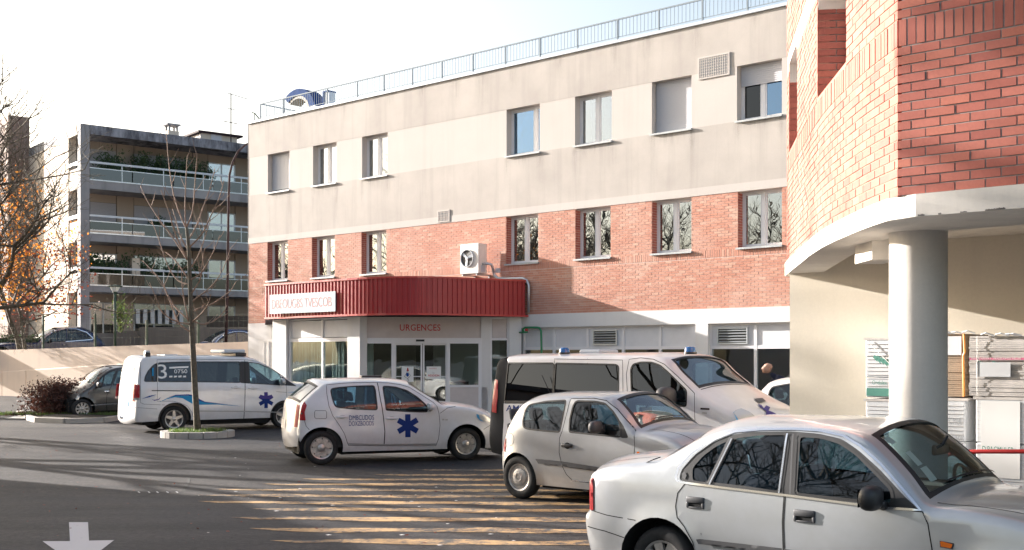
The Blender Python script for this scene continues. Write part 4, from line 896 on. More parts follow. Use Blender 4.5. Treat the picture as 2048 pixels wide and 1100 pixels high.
lettering('print', 'D.PACMULER', r, 'green_print', lambda u, v: (.08 + u, -.009, H_ * .60 + v), .32, .065); blob_print(r, .72, H_ * .83, .24, 6)
lettering('print', 'Vinus', r, 'green_print', lambda u, v: (.70 + u, -.009, H_ * .47 + v), .16, .06); MB().box(.5, .51, -.006, .0, 0, H_).build('carton_edge', 'grey_print', r)
MB().box(.06, .46, -.004, .002, H_ * .42, H_ * .97).build('label', 'white_print', r)
MB().box(.58, W_, -.004, .002, H_ * .30, H_ * .36).build('print', 'green_print', r)
hoop = thing('barrier_hoop', 'red tubular barrier in front of the wrapped cartons', 'barrier', WG.W(WG.U(1885, -2.3), -2.3, 0), WG.th)
u0h = WG.U(1885, -2.3); PH = lambda x, y: (WG.U(x, -2.3) - u0h, 0, WG.Z(WG.U(x, -2.3), -2.3, y))
MB().tube([(0, 0, 0), PH(1885, 960), PH(1886, 925), PH(1893, 911), PH(1908, 905), PH(1960, 903), PH(2130, 903), PH(2142, 908), (PH(2144, 930)[0], 0, PH(2144, 930)[2]), (PH(2144, 930)[0], 0, 0)], .022, 8).build('tube', 'barrier_red', hoop, smooth=True)

# ------------------------------------------------------------------ retaining wall, upper terrace, fence
RW = Fr(-10.62, 46.5, math.atan2(-.588, .81))      # runs from the hospital corner away to the left
rw = thing('retaining_wall', 'long beige rendered retaining wall below the upper street at the left', 'wall', (RW.ox, RW.oy, 0), RW.th)
def rtop(u): return 2.545 + u * .0150
m = MB(); X0, X1 = -40, .3
m.add([(X0, 0, -.2), (X1, 0, -.2), (X1, 0, rtop(X1)), (X0, 0, rtop(X0)), (X0, .3, -.2), (X1, .3, -.2), (X1, .3, rtop(X1)), (X0, .3, rtop(X0))], [(0, 1, 2, 3), (4, 7, 6, 5), (3, 2, 6, 7), (0, 3, 7, 4), (1, 5, 6, 2)]); m.build('wall_face', 'retaining', rw)
lo = lambda u: 1.155 + (u + 18.3) * .043; u5, u53 = RW.U(5), RW.U(53)
for xa, xb in ((-40, u5 - .03), (u5 + .03, u53 - .03), (u53 + .03, RW.U(330))):
    MB().add([(xa, -.03, -.2), (xb, -.03, -.2), (xb, -.03, lo(xb)), (xa, -.03, lo(xa)), (xa, -.001, -.2), (xb, -.001, -.2), (xb, -.001, lo(xb) + .05), (xa, -.001, lo(xa) + .05)], [(0, 1, 2, 3), (3, 2, 6, 7), (0, 3, 7, 4), (1, 5, 6, 2)]).build('lower_course', 'retaining', rw)
m = MB(); q0, q1 = RW.W(-120, .2), RW.W(.4, .2)
m.add([(q0[0], q0[1], 1.8), (q1[0], q1[1], 1.8), (20, 66, 1.8), (60, 300, 1.8), (-260, 300, 1.8)], [(0, 1, 2, 3, 4)]); m.build('upper_street', 'asphalt', kind='structure')
fen = thing('mesh_fence', 'green wire mesh fence on thin posts along the top of the retaining wall', 'fence', RW.W(0, .12), RW.th)
for x, yt in ((86, 631), (190, 628), (293, 640), (396, 640)):
    u = RW.U(x, .12); zt_ = RW.Z(u, .12, yt); MB().box(u - .045, u + .045, -.045, .045, rtop(u), zt_).build('post', 'fence_green', fen)
m = MB(); u = -20.0
while u < -.2: m.box(u - .0022, u + .0022, -.0022, .0022, rtop(u), 3.66); u += .3
for z in (2.8, 3.1, 3.4, 3.66): m.box(-17, -.2, -.003, .003, z, z + .005)
m.build('wire_mesh', 'fence_green', fen, kind='stuff')
gw = thing('garden_wall', 'dark concrete garden wall in front of the apartment block, behind the fence', 'wall', (-17.6, 60.6, 1.75))
MB().box(-3.4, 11, 0, .3, 0, 1.55).build('wall_face', 'apt_dark', gw); MB().box(-2.0, 11, -.1, 0, 0, 1.75).build('pier', 'apt_dark', gw)
dk = thing('dark_shed', 'dark lean-to with a pale grey shutter beside the lamp post', 'shed', (-13.6, 61.0, 1.8))
MB().box(-2.6, 3.0, 0, 3, 0, 2.3).build('shed_wall', 'interior', dk); MB().box(.25, 2.4, -.06, 0, .25, 1.35).build('shutter', 'shutter', dk)
MB().box(-.6, .0, -.5, -.2, .0, .55).build('meter_box', 'rail_white', dk)
he = thing('hedge', 'dark green clipped hedge behind the blue car', 'hedge', (-26.2, 59.0, 1.8)); m = MB(); rnd = random.Random(4)
for k in range(2600):
    c = Vector((rnd.uniform(-3.5, 1.9), rnd.uniform(0, .8), rnd.uniform(.0, 1.25))); a = Vector((rnd.gauss(0, 1), rnd.gauss(0, 1), rnd.gauss(0, 1))).normalized(); b = a.orthogonal().normalized() * .05; a *= .07
    m.add([c - a, c + b, c + a, c - b], [(0, 1, 2, 3)])
m.build('foliage', 'leaf_green', he, kind='stuff'); MB().box(-3.4, 1.8, .1, .7, 0, 1.1).build('hedge_core', 'leaf_green', he)

# ------------------------------------------------------------------ apartment block
AP = Fr(-22.7, 60.5, math.atan2(.622, .783))
apt = thing('apartment_block', 'stained concrete apartment block with long glass fronted balconies behind the retaining wall', 'building', (-22.7, 60.5, 0), AP.th)
AL = 34.0
def ab(name, mat, u0, u1, d0, d1, z0, z1, par=None): return MB().box(u0, u1, d0, d1, z0, z1).build(name, mat, par or apt)
ab('roof_slab', 'stained', .48, AL, 0, 9, 13.72, 14.22); ab('roof_slab', 'concrete', .0, .48, 2.0, 9.3, 13.72, 14.22)
ab('corner_pillar', 'concrete', 0, .47, 0, .5, 1.8, 14.22)
ab('roof_slab', 'apt_light', 0, .40, .5, 2.0, 13.72, 14.21)
lv = [(11.35, 10.84), (8.53, 8.06), (5.77, 5.38), (3.2, 1.8)]
for zt_, zb_ in lv:
    ab('balcony_slab', 'concrete' if zt_ > 4 else 'apt_dark', .48, AL, .02, 2.0, zb_, zt_)
    ab('balcony_slab', 'apt_light', .02, .47, .5, 2.0, zb_, zt_)
ab('side_wall', 'apt_light', 0, .4, 2.0, 9.3, 1.8, 13.72)
ab('rear_wall', 'apt_dark', .4, AL, 2.0, 2.3, 1.8, 13.72); ab('block_core', 'apt_dark', .4, AL, 2.31, 9, 1.8, 13.7)
tower = ab('stair_tower', 'brown_brick', -1.15, .05, 9.3, 12.0, 1.8, 16.05)
xp = lambda x: AP.U(x, 2.0)
bays = [(178, 233, 'sh'), (266, 385, 'sh'), (414, 470, 'w')]
for li, (zf, zc) in enumerate(((11.35, 13.72), (8.53, 10.84), (5.77, 8.06), (3.2, 5.38))):
    for x0_, x1_ in ((233, 266), (385, 414), (470, 520)):
        ab('cladding_panel', 'apt_beige', xp(x0_), xp(x1_), 1.93, 2.0, zf, zc)
    for x0_, x1_, kd in bays:
        a, b = xp(x0_) + .05, xp(x1_) - .05
        ab('lintel_panel', 'apt_beige', a, b, 1.96, 2.0, zc - .42, zc)
        glassy = (kd == 'w' or li >= 2)
        if not glassy: 
            m = MB(); z = zf
            while z < zc - .46: m.box(a, b, 1.95, 1.985, z, z + .07); z += .078
            m.build('shutter', 'apt_shutter', apt)
        else:
            zt2 = zc - .45; m = MB(); n = 2 if b - a < 3 else 3
            for k in range(n + 1): u = a + (b - a) * k / n; m.box(u - .04, u + .04, 1.93, 1.99, zf, zt2)
            m.box(a, b, 1.93, 1.99, zt2 - .06, zt2); f = m.build('window', 'rail_white' if li < 3 else 'grey_sill', apt)
            for k in range(n): MB().box(a + (b - a) * k / n + .04, a + (b - a) * (k + 1) / n - .04, 1.95, 1.96, zf, zt2 - .06).build('pane', 'window_glass', f)
            if li == 0: MB().box(a + .1, a + (b - a) * .3, 1.975, 1.985, zf, zt2).build('curtain', 'white_card', f)
    if li < 3:
        m = MB(); m.box(.48, AL, -.02, .06, zf + .84, zf + .95); m.build('hand_rail', 'rail_white', apt)
        m = MB(); m.box(.48, AL, .0, .03, zf + .58, zf + .62); m.box(.48, AL, -.01, .03, zf - .06, zf + .0)
        u = 2.2
        while u < AL: m.box(u - .02, u + .02, -.005, .03, zf, zf + .84); u += 2.3
        m.build('rail_frame', 'galv', apt)
        u = .5
        while u < 22: MB().box(u, u + 2.24, .01, .02, zf, zf + .58).build('glass_panel', 'balcony_glass', apt); u += 2.3
        ab('side_rail', 'rail_white', .02, .1, .5, 2.0, zf + .78, zf + .95); ab('side_panel', 'apt_light', .04, .08, .55, 2.0, zf, zf + .6)
ab('post', 'apt_light', 3.0, 3.45, .7, 1.0, 6.4, 7.35)
for k in range(7): ab('bench_slat', 'rail_white', xp(268) + k * .42, xp(268) + k * .42 + .22, 1.7, 1.75, 3.8, 4.6)
ch = thing('chimney', 'square rendered chimney with an open capped top on the apartment roof', 'chimney', (*AP.W(AP.U(343, 3), 3)[:2], 14.2), AP.th)
MB().box(-.32, .32, -.32, .32, 0, .8).build('stack', 'apt_light', ch)
for sx in (-.28, .18):
    for sy in (-.28, .18): MB().box(sx, sx + .1, sy, sy + .1, .8, 1.12).build('cap_leg', 'concrete', ch)
MB().box(-.4, .4, -.4, .4, 1.12, 1.2).build('cap', 'concrete', ch)
ph = thing('roof_penthouse', 'small lift house with a dark flat roof and pale shutter on the apartment roof', 'roof house', (*AP.W(AP.U(404, 3), 3)[:2], 14.2), AP.th)
pw = AP.U(474, 3) - AP.U(404, 3)
MB().box(0, pw, 0, 3.5, 0, .95).build('wall', 'apt_light', ph); MB().box(-.3, pw + .3, -.2, 3.8, .95, 1.06).build('flat_roof', 'dark_metal', ph); MB().box(pw * .25, pw * .55, -.04, 0, .05, .95).build('shutter', 'shutter', ph); MB().box(-.1, 0, 0, 3.6, 0, .9).build('wall', 'light_cream', ph)
an = thing('roof_aerial', 'thin television aerial mast with short cross arms on the apartment roof', 'aerial', (*AP.W(AP.U(462, 2), 2)[:2], 14.2), AP.th)
MB().tube([(0, 0, 0), (0, 0, 3.3)], .035, 5).build('mast', 'dark_metal', an)
MB().tube([(-.3, 0, 3.3), (1.1, 0, 3.1)], .02, 4).tube([(-.35, 0, 2.4), (.35, 0, 2.35)], .018, 4).tube([(-.45, 0, 1.6), (.4, 0, 1.55)], .022, 4).build('cross_arm', 'dark_metal', an)
def shrub(name, label, cat, loc, r, h, mat, n, seed, size=.07, grp=None, squash=1):
    rnd = random.Random(seed); t = thing(name, label, cat, loc, 0, grp); m = MB(); s = MB()
    tips = []
    for k in range(9):
        a = rnd.uniform(0, 6.28); q = rnd.uniform(.2, .9); tip = (r * q * math.cos(a), r * q * math.sin(a) * squash, h * rnd.uniform(.55, .98)); tips.append(tip)
        s.tube([(tip[0] * .1, tip[1] * .1, 0), (tip[0] * .5, tip[1] * .5, h * .4), tip], [.03 * r + .006, .02 * r + .004, .004], 4)
    s.build('stems', 'bark', t)
    for k in range(n):
        c = Vector(rnd.choice(tips)) * rnd.uniform(.35, 1.0) + Vector((rnd.gauss(0, .22 * r), rnd.gauss(0, .22 * r) * squash, rnd.gauss(0, .12 * h)))
        c.z = max(.03, min(h * 1.05, c.z)); a = Vector((rnd.gauss(0, 1), rnd.gauss(0, 1), rnd.gauss(0, 1))).normalized(); b = a.orthogonal().normalized() * size * .4; a *= size
        m.add([c - a, c + b, c + a, c - b], [(0, 1, 2, 3)])
    m.build('foliage', mat, t, kind='stuff'); return t
k = 0
for x, zf, r, h, lb in ((221, 11.35, .8, 1.5, 'large leafy pot plant on the top balcony, nearest the corner pillar'), (252, 11.35, .35, .7, 'low spiky plant on the top balcony before the beige panel'), (279, 11.35, .5, 1.45, 'slim upright shrub on the top balcony, right of the first beige panel'), (311, 11.35, .6, 1.4, 'branching shrub in the middle of the top balcony'), (340, 11.35, .7, 1.3, 'bushy shrub on the top balcony below the chimney'), (372, 11.35, .8, 1.35, 'dense dark shrub on the top balcony right of the chimney'), (402, 11.35, .8, 1.35, 'last leafy shrub on the top balcony before the curtained window'),
                        (312, 8.53, .45, .95, 'low round plant on the second balcony from the top'), (333, 8.53, .6, .85, 'wide low plant on the second balcony beside the round one'),
                        (187, 5.77, .6, 1.3, 'drooping palm plant on the lowest balcony beside the pillar'), (227, 5.77, .8, 1.35, 'dark bushy plant on the lowest balcony left of the pale post'), (291, 5.77, .9, 1.55, 'dark palm shaped plant on the lowest balcony behind the young tree'), (345, 5.77, 1.2, 1.1, 'broad planter of dark shrubs on the lowest balcony'), (382, 5.77, 1.0, 1.2, 'green shrub on the lowest balcony at right of the young tree')):
    g = AP.W(AP.U(x, .9), .9); k += 1
    shrub('balcony_plant', lb, 'plant', (g[0], g[1], zf), r, h * 1.28, 'leaf_green', 700, k, .10, 'plants on the apartment balconies')
shrub('climbing_shrub', 'bright yellow green shrub growing beside the green street lamp', 'shrub', (-19.0, 55.9, 3.1), .6, 1.9, 'grass', 500, 77, .07)

KA = 1.06
for o in [o for o in bpy.data.objects if o.parent is None and o.name.split('.')[0] in ('apartment_block', 'chimney', 'roof_penthouse', 'roof_aerial', 'balcony_plant')]:
    o.location = (o.location.x * KA, o.location.y * KA, H + (o.location.z - H) * KA); o.scale = (KA, KA, KA)
# ------------------------------------------------------------------ street lamps
lp = thing('street_lamp', 'tall thin dark purple lamp post with a swan neck beside the hospital corner', 'street lamp', (at(451, 690, 49)[0], 49, 1.8))
q = lambda x, y: (at(x, y, 49)[0] - at(451, 690, 49)[0], 0, at(x, y, 49)[2] - 1.8)
MB().tube([(0, 0, 0), q(455, 560), q(457, 400), q(459, 350), q(465, 325), q(476, 303), q(490, 290), q(510, 281), q(540, 276)], [.07, .06, .05, .05, .045, .04, .04, .04, .04], 8).build('post', 'dark_metal', lp, smooth=True)
MB().rbox(q(535, 276)[0], q(565, 276)[0], -.15, .15, q(540, 280)[2], q(540, 271)[2], .03).build('lamp_head', 'galv', lp)
l2 = thing('street_lamp', 'short dark green street lamp with a flared glass lantern behind the fence', 'street lamp', (at(230, 690, 52.5)[0], 52.5, 1.8))
q2 = lambda y: at(230, y, 52.5)[2] - 1.8
MB().tube([(0, 0, 0), (0, 0, q2(583))], .06, 8).build('post', 'fence_green', l2, smooth=True)
MB().lathe([(.10, q2(584)), (.26, q2(573))], 6).build('lantern', 'curtain', l2); MB().lathe([(.001, q2(569)), (.36, q2(572)), (.33, q2(574)), (.001, q2(573.5))], 6).build('lantern_cap', 'fence_green', l2)
MB().lathe([(.11, q2(586)), (.11, q2(583)), (.001, q2(583))], 6).build('lantern_collar', 'fence_green', l2)

# ------------------------------------------------------------------ trees
def grow(seed, height, rad, levels=6, spread=.62, up=.18, kids=(3, 4), first=.28, droop=0, shrink=.70):
    rnd = random.Random(seed); trunk = MB(); twig = MB(); tips = []
    def br(p, d, ln, r, lv):
        n = 4 if lv < 2 else 3; pts = [p]; q = p; dd = d.copy()
        for i in range(n):
            dd = (dd + Vector((rnd.gauss(0, .10), rnd.gauss(0, .10), rnd.gauss(0, .06) + up * .25 - droop * lv * .02))).normalized(); q = q + dd * ln / n; pts.append(q)
        mb = trunk if lv < 2 else twig
        mb.tube(pts, [r * (1 - .42 * i / n) for i in range(n + 1)], 7 if lv == 0 else (5 if lv < 3 else 3), caps=False)
        if lv >= 2: tips.extend(pts[1:])
        if lv >= levels: return
        k = rnd.randint(*kids)
        for j in range(k):
            t = rnd.uniform(.35, 1.0) if j else 1.0
            i = min(n - 1, int(t * n)); b = pts[i].lerp(pts[i + 1], t * n - i) if i < n else pts[-1]
            ax = Vector((rnd.gauss(0, 1), rnd.gauss(0, 1), rnd.gauss(0, .5))).normalized()
            nd = (dd * (1 - spread * (.5 if j == 0 else 1)) + ax * spread + Vector((0, 0, up))).normalized()
            br(b, nd, ln * shrink * rnd.uniform(.75, 1.15), r * .56 * (1.15 if j == 0 else .9), lv + 1)
    br(Vector((0, 0, 0)), Vector((0, 0, 1)), height * first, rad, 0)
    return trunk, twig, tips
def leaves(pts, n, size, seed, jit=.25, sel=None):
    rnd = random.Random(seed); m = MB(); pts = [p for p in pts if (sel is None or sel(p))]
    for k in range(n):
        if not pts: break
        c = rnd.choice(pts) + Vector((rnd.gauss(0, jit), rnd.gauss(0, jit), rnd.gauss(0, jit))); a = Vector((rnd.gauss(0, 1), rnd.gauss(0, 1), rnd.gauss(0, 1))).normalized()
        s = size * rnd.uniform(.6, 1.3); b = a.orthogonal().normalized() * s * .6; a *= s; m.add([c - a, c + b, c + a * .8, c - b], [(0, 1, 2, 3)])
    return m
def tree(name, label, loc, seed, height, rad, leaf=None, bark='bark', rot=0, **k):
    t = thing(name, label, 'tree', loc, rot); a, b, tips = grow(seed, height, rad, **k)
    a.build('trunk', bark, t, smooth=True); b.build('crown', bark, t, smooth=True)
    if leaf: leaves(tips, leaf[1], leaf[2], seed + 1, leaf[3], leaf[4] if len(leaf) > 4 else None).build('foliage', leaf[0], t, kind='stuff')
    return t
bt_ = tree('bare_tree', 'large bare tree with thin dark branches rising above the brown tower at the left edge', (-17.7, 36.8, 0), 21, 18.5, .30, ('leaf_orange', 700, .07, .3, lambda p: p.z < 7.6 and .4 < p.x < 3), levels=6, spread=.60, up=.20, first=.27, shrink=.74, kids=(3, 5))
bt_.scale = (.92, .92, 1.0)
tree('autumn_tree', 'lower tree with glowing orange leaves in front of the brown tower', (-24.5, 57.4, 1.8), 5, 14.3, .15, ('leaf_orange', 4600, .075, .36, lambda p: p.z > 2.6 and p.z < 8.6 and p.x < 1.9), levels=6, spread=.66, up=.10, shrink=.72)
tree('red_leaf_tree', 'small multi stemmed tree with drooping dark red leaves beside the corner pillar', (-23.9, 56.6, 1.8), 12, 10.4, .11, ('leaf_red', 800, .085, .22, lambda p: p.z > 2.0), levels=6, spread=.72, up=.05)

# young tree in the round planter, limbs as seen
YT = 27.5
pr = thing('young_tree', 'slim young bare tree standing in the round stone planter', 'tree', (*at(395, 868, YT)[:2], .1))
T0 = Vector((*at(395, 868, YT)[:2], .1)); rnd = random.Random(3)
def yp(pts, y0, y1): 
    n = len(pts); return [at(x, y, YT + y0 + (y1 - y0) * i / max(1, n - 1)) - T0 for i, (x, y) in enumerate(pts)]
tr_ = [(396, 872), (393, 830), (389, 760), (386, 700), (383, 645), (380, 560), (377, 490), (373, 455)]
m = MB(); m.tube(yp(tr_, 0, 0), [.095, .075, .07, .066, .06, .05, .042, .035], 10); m.build('trunk', 'bark', pr, smooth=True)
LB = [[(373, 457), (361, 431), (347, 388), (338, 329), (332.5, 265)], [(372, 457), (370, 418), (372, 356), (374.5, 313)], [(372, 455), (385, 424), (390, 365), (394, 311)],
      [(377, 480), (395, 447), (406, 415), (420, 377), (430, 336)], [(378, 495), (404, 468), (422, 431), (438, 397), (448, 361)], [(375, 520), (358, 494), (340.5, 468), (318, 438), (295, 402), (281, 372)],
      [(377, 643), (368, 597), (364, 568), (363, 540)], [(378, 640), (347, 610), (320, 560), (303, 540), (286, 522)], [(382, 664), (361, 650), (349.5, 627), (338, 597), (324.5, 561)],
      [(381, 648), (352, 643), (324, 624), (315, 602), (299, 565)], [(383, 645), (398, 632), (409, 620), (418, 604), (422, 588)], [(384, 640), (406, 649), (431, 640), (447, 624), (454, 611)],
      [(381, 606), (395, 594), (411, 583), (431, 563), (447, 536), (461, 497)], [(382, 625), (395, 618), (413, 613), (438, 599), (461, 581), (472, 563)], [(379, 560), (399.5, 549), (413, 529), (429, 499), (440, 470)],
      [(375, 520), (356, 480), (345, 450), (340, 430), (322, 380)], [(377, 540), (395, 515), (408, 480), (421, 440)], [(379, 570), (355, 560), (335, 530), (318, 480), (303, 440)], [(376, 500), (360, 470), (352, 440), (345, 418)],
      [(380, 590), (400, 560), (404, 530), (409, 498)], [(378, 560), (350, 520), (332, 505)]]
m = MB(); m2 = MB()
for i, b in enumerate(LB):
    dy = rnd.uniform(-1.2, 1.2) if i else .2; pts = yp(b, 0, dy)
    # smooth
    sp = []
    for j in range(len(pts) - 1):
        p0, p1, p2, p3 = pts[max(j - 1, 0)], pts[j], pts[j + 1], pts[min(j + 2, len(pts) - 1)]
        for t in (0, .33, .66): sp.append(.5 * ((2 * p1) + (p2 - p0) * t + (2 * p0 - 5 * p1 + 4 * p2 - p3) * t * t + (3 * p1 - p0 - 3 * p2 + p3) * t ** 3))
    sp.append(pts[-1]); n = len(sp)
    m.tube(sp, [.021 * (1 - .72 * j / n) for j in range(n)], 6)
    for j in range(3, n, 2):
        d = (sp[j] - sp[j - 1]).normalized(); s = (d + Vector((rnd.choice((-1, 1)) * .7, rnd.gauss(0, .6), rnd.uniform(-.2, .5)))).normalized(); l = rnd.uniform(.12, .5)
        m2.tube([sp[j], sp[j] + s * l * .5, sp[j] + s * l + Vector((0, 0, .06))], [.009, .007, .004], 4)
m.build('limb', 'twig_red', pr, smooth=True); m2.build('twigs', 'twig_red', pr, kind='stuff')

# round planter with kerb stones
pc = ground_pt(393, 874); plt = thing('round_planter', 'round planter of pale kerb stones filled with soil and grass in the yard', 'planter', (pc[0], pc[1] + .1, 0)); n = 16
for k in range(n):
    a0, a1 = 6.2832 * (k + .03) / n, 6.2832 * (k + .97) / n; r0, r1 = .70, .86; dz = random.uniform(-.008, .008)
    vs = [(r * math.cos(a), r * .92 * math.sin(a), z + dz * (z > 0)) for z in (0, .15) for a, r in ((a0, r0), (a0, r1), ((a0 + a1) / 2, r1 * 1.01), (a1, r1), (a1, r0), ((a0 + a1) / 2, r0))]
    MB().add(vs, [(0, 1, 2, 3, 4, 5)[::-1], (6, 7, 8, 9, 10, 11)] + [(i, (i + 1) % 6, (i + 1) % 6 + 6, i + 6) for i in range(6)]).build('kerb_stone', 'kerb', plt)
MB().lathe([(.001, .14), (.4, .135), (.72, .11)], 24).build('soil', 'soil', plt, smooth=True)
def blades(n, fn, h, seed, w_=.012):
    rnd = random.Random(seed); m = MB()
    for k in range(n):
        x, y, z = fn(rnd); a = rnd.uniform(0, 6.28); hh = h * rnd.uniform(.4, 1.2); lx, ly = rnd.gauss(0, .4) * hh, rnd.gauss(0, .4) * hh
        m.add([(x - w_ * math.cos(a), y - w_ * math.sin(a), z), (x + w_ * math.cos(a), y + w_ * math.sin(a), z), (x + lx, y + ly, z + hh)], [(0, 1, 2)])
    return m
def disc(rnd):
    a = rnd.uniform(0, 6.28); r = .68 * math.sqrt(rnd.random()); return (pc[0] + r * math.cos(a), pc[1] + .1 + r * math.sin(a) * .92, .11)
blades(1500, disc, .10, 5).build('grass', 'grass', kind='stuff')
# shrub island
isl = [ground_pt(*p) for p in ((52, 832), (58, 841), (75, 846), (130, 848), (204, 845))] + [(-11.4, 36.2), (-11.4, 40), (-16.0, 41.5), (-17.8, 37.8)]
isl = [ground_pt(52, 833), ground_pt(57, 840), ground_pt(74, 845), ground_pt(130, 847), ground_pt(206, 845), (-11.9, 36.0), (-12.6, 37.4), (-15.3, 38.3), (-16.3, 38.0)]
ki = thing('kerb_island', 'raised kerbed island under the dark red bush', 'kerb', (isl[3][0], isl[3][1], 0)); I0 = isl[3]
for i in range(len(isl)):
    a, b = Vector(isl[i]), Vector(isl[(i + 1) % len(isl)]); L_ = (b - a).length; k = max(1, int(L_ / .9)); t = (b - a).normalized(); nn = Vector((-t.y, t.x))
    for j in range(k):
        c = a + (b - a) * (j + .5) / k; m = MB(); m.obox((c.x - I0[0], c.y - I0[1], .07 + gz(c.x, c.y)), t, nn, L_ / k / 2 - .008, .07, .075); m.build('kerb_stone', 'kerb', ki)
m = MB(); n = len(isl); cx_, cy_ = sum(p[0] for p in isl) / n, sum(p[1] for p in isl) / n
m.add([(p[0] - I0[0], p[1] - I0[1], .10 + gz(*p)) for p in isl] + [(cx_ - I0[0], cy_ - I0[1], .17)], [(i, (i + 1) % n, n) for i in range(n)]); m.build('soil', 'soil', ki)
def islr(rnd):
    t = rnd.random(); return (-16.6 + 5.0 * t + rnd.uniform(-.2, .3), 35.3 + 1.4 * rnd.random() ** 2 + .3 * t, .12)
blades(2600, islr, .10, 8).build('grass', 'grass', kind='stuff')
bs = at(125, 845, 36.3); sh = thing('maroon_shrub', 'wide dark red leafless looking bush on the kerbed island', 'bush', (bs[0], 36.3, .12))
rnd = random.Random(5); st = MB(); lf = MB(); 
for k in range(120):
    a = rnd.uniform(0, 6.28); e = rnd.uniform(.05, 1.0); d = Vector((math.cos(a) * (1 - e * .6), math.sin(a) * (1 - e * .6) * .8, .25 + e)).normalized(); q = Vector((rnd.gauss(0, .25), rnd.gauss(0, .2), 0)); pts = [q]
    L_ = rnd.uniform(.85, 1.25) * (1.05 if abs(d.x) > .4 else .95)
    for j in range(5): d = (d + Vector((rnd.gauss(0, .16), rnd.gauss(0, .16), rnd.gauss(0, .12) - .05))).normalized(); q = q + d * L_ / 5; pts.append(q)
    st.tube(pts, [.014 - .0022 * j for j in range(6)], 4)
    for p in pts[1:]:
        for z in range(34):
            c = p + Vector((rnd.gauss(0, .11), rnd.gauss(0, .11), rnd.gauss(0, .09))); ax = Vector((rnd.gauss(0, 1), rnd.gauss(0, 1), rnd.gauss(0, 1))).normalized(); s = rnd.uniform(.02, .045); b = ax.orthogonal().normalized() * s * .55; ax *= s
            c.z = max(c.z, .02); lf.add([c - ax, c + b, c + ax, c - b], [(0, 1, 2, 3)])
st.build('stems', 'bark', sh); lf.build('foliage', 'leaf_shrub', sh, kind='stuff')

# trees and a low building just outside the left of the frame: they shade the yard and stand in the window reflections
for i, (x, y, s, hh) in enumerate(((-20.5, 20.5, 33, 18), (-22.5, 33.5, 34, 17), (-17.5, 9.5, 35, 11.5), (-30, 44.5, 36, 13), (-19.6, 27.2, 0, 0), (-15.5, 2.5, 0, 0))):
    if i < 2: proto = tree('bare_tree', 'bare tree standing beyond the left edge of the yard', (x, y, 0), s, hh, .34, levels=6, spread=.56, up=.2, first=.25, shrink=.74)
    else:
        c = copy_tree(bpy.data.objects['bare_tree.001'] if i % 2 == 0 else bpy.data.objects['bare_tree.002']); c.location = (x, y, 0); c.rotation_euler = (0, 0, i * 1.3)
for o in bpy.data.objects:
    if o.name.startswith('bare_tree.'): o['group'] = 'bare trees beyond the left edge of the yard'
lb_ = thing('low_annex', 'low cream outbuilding beyond the left edge of the yard', 'building', (-18.1, 23.9, 0), math.atan2(-8.7, 4.8))
MB().box(0, 16, -6, 0, 0, 4.2).build('wall', 'light_cream', lb_); MB().box(-.1, 16.1, -6.1, .1, 4.2, 4.35).build('roof', 'concrete', lb_)

et = thing('added_shade_tree', 'unseen evergreen added beyond the left edge to shade the flat brick face', 'tree', (-14.7, 17.6, 0)); a_, b_, tp_ = grow(61, 13, .22, levels=4, spread=.5, up=.3, first=.5)  # unseen tree, added and shaped to shade the near building's flat face
MB().tube([(0, 0, 0), (.1, 0, 5), (0, .1, 9.5), (0, 0, 13)], [.22, .18, .12, .03], 8).build('trunk', 'bark', et, smooth=True); rnd = random.Random(8); lf = MB()
for k in range(2900):
    a = rnd.uniform(0, 6.28); z = rnd.uniform(8.0, 13.6); r = (1.9 * math.sqrt(rnd.random())) * (1 - max(0, z - 11.5) / 3.2); c = Vector((r * math.cos(a), r * math.sin(a), z)); ax = Vector((rnd.gauss(0, 1), rnd.gauss(0, 1), rnd.gauss(0, 1))).normalized(); b = ax.orthogonal().normalized() * .07; ax *= .13
    lf.add([c - ax, c + b, c + ax, c - b], [(0, 1, 2, 3)])
lf.build('foliage', 'leaf_green', et, kind='stuff')

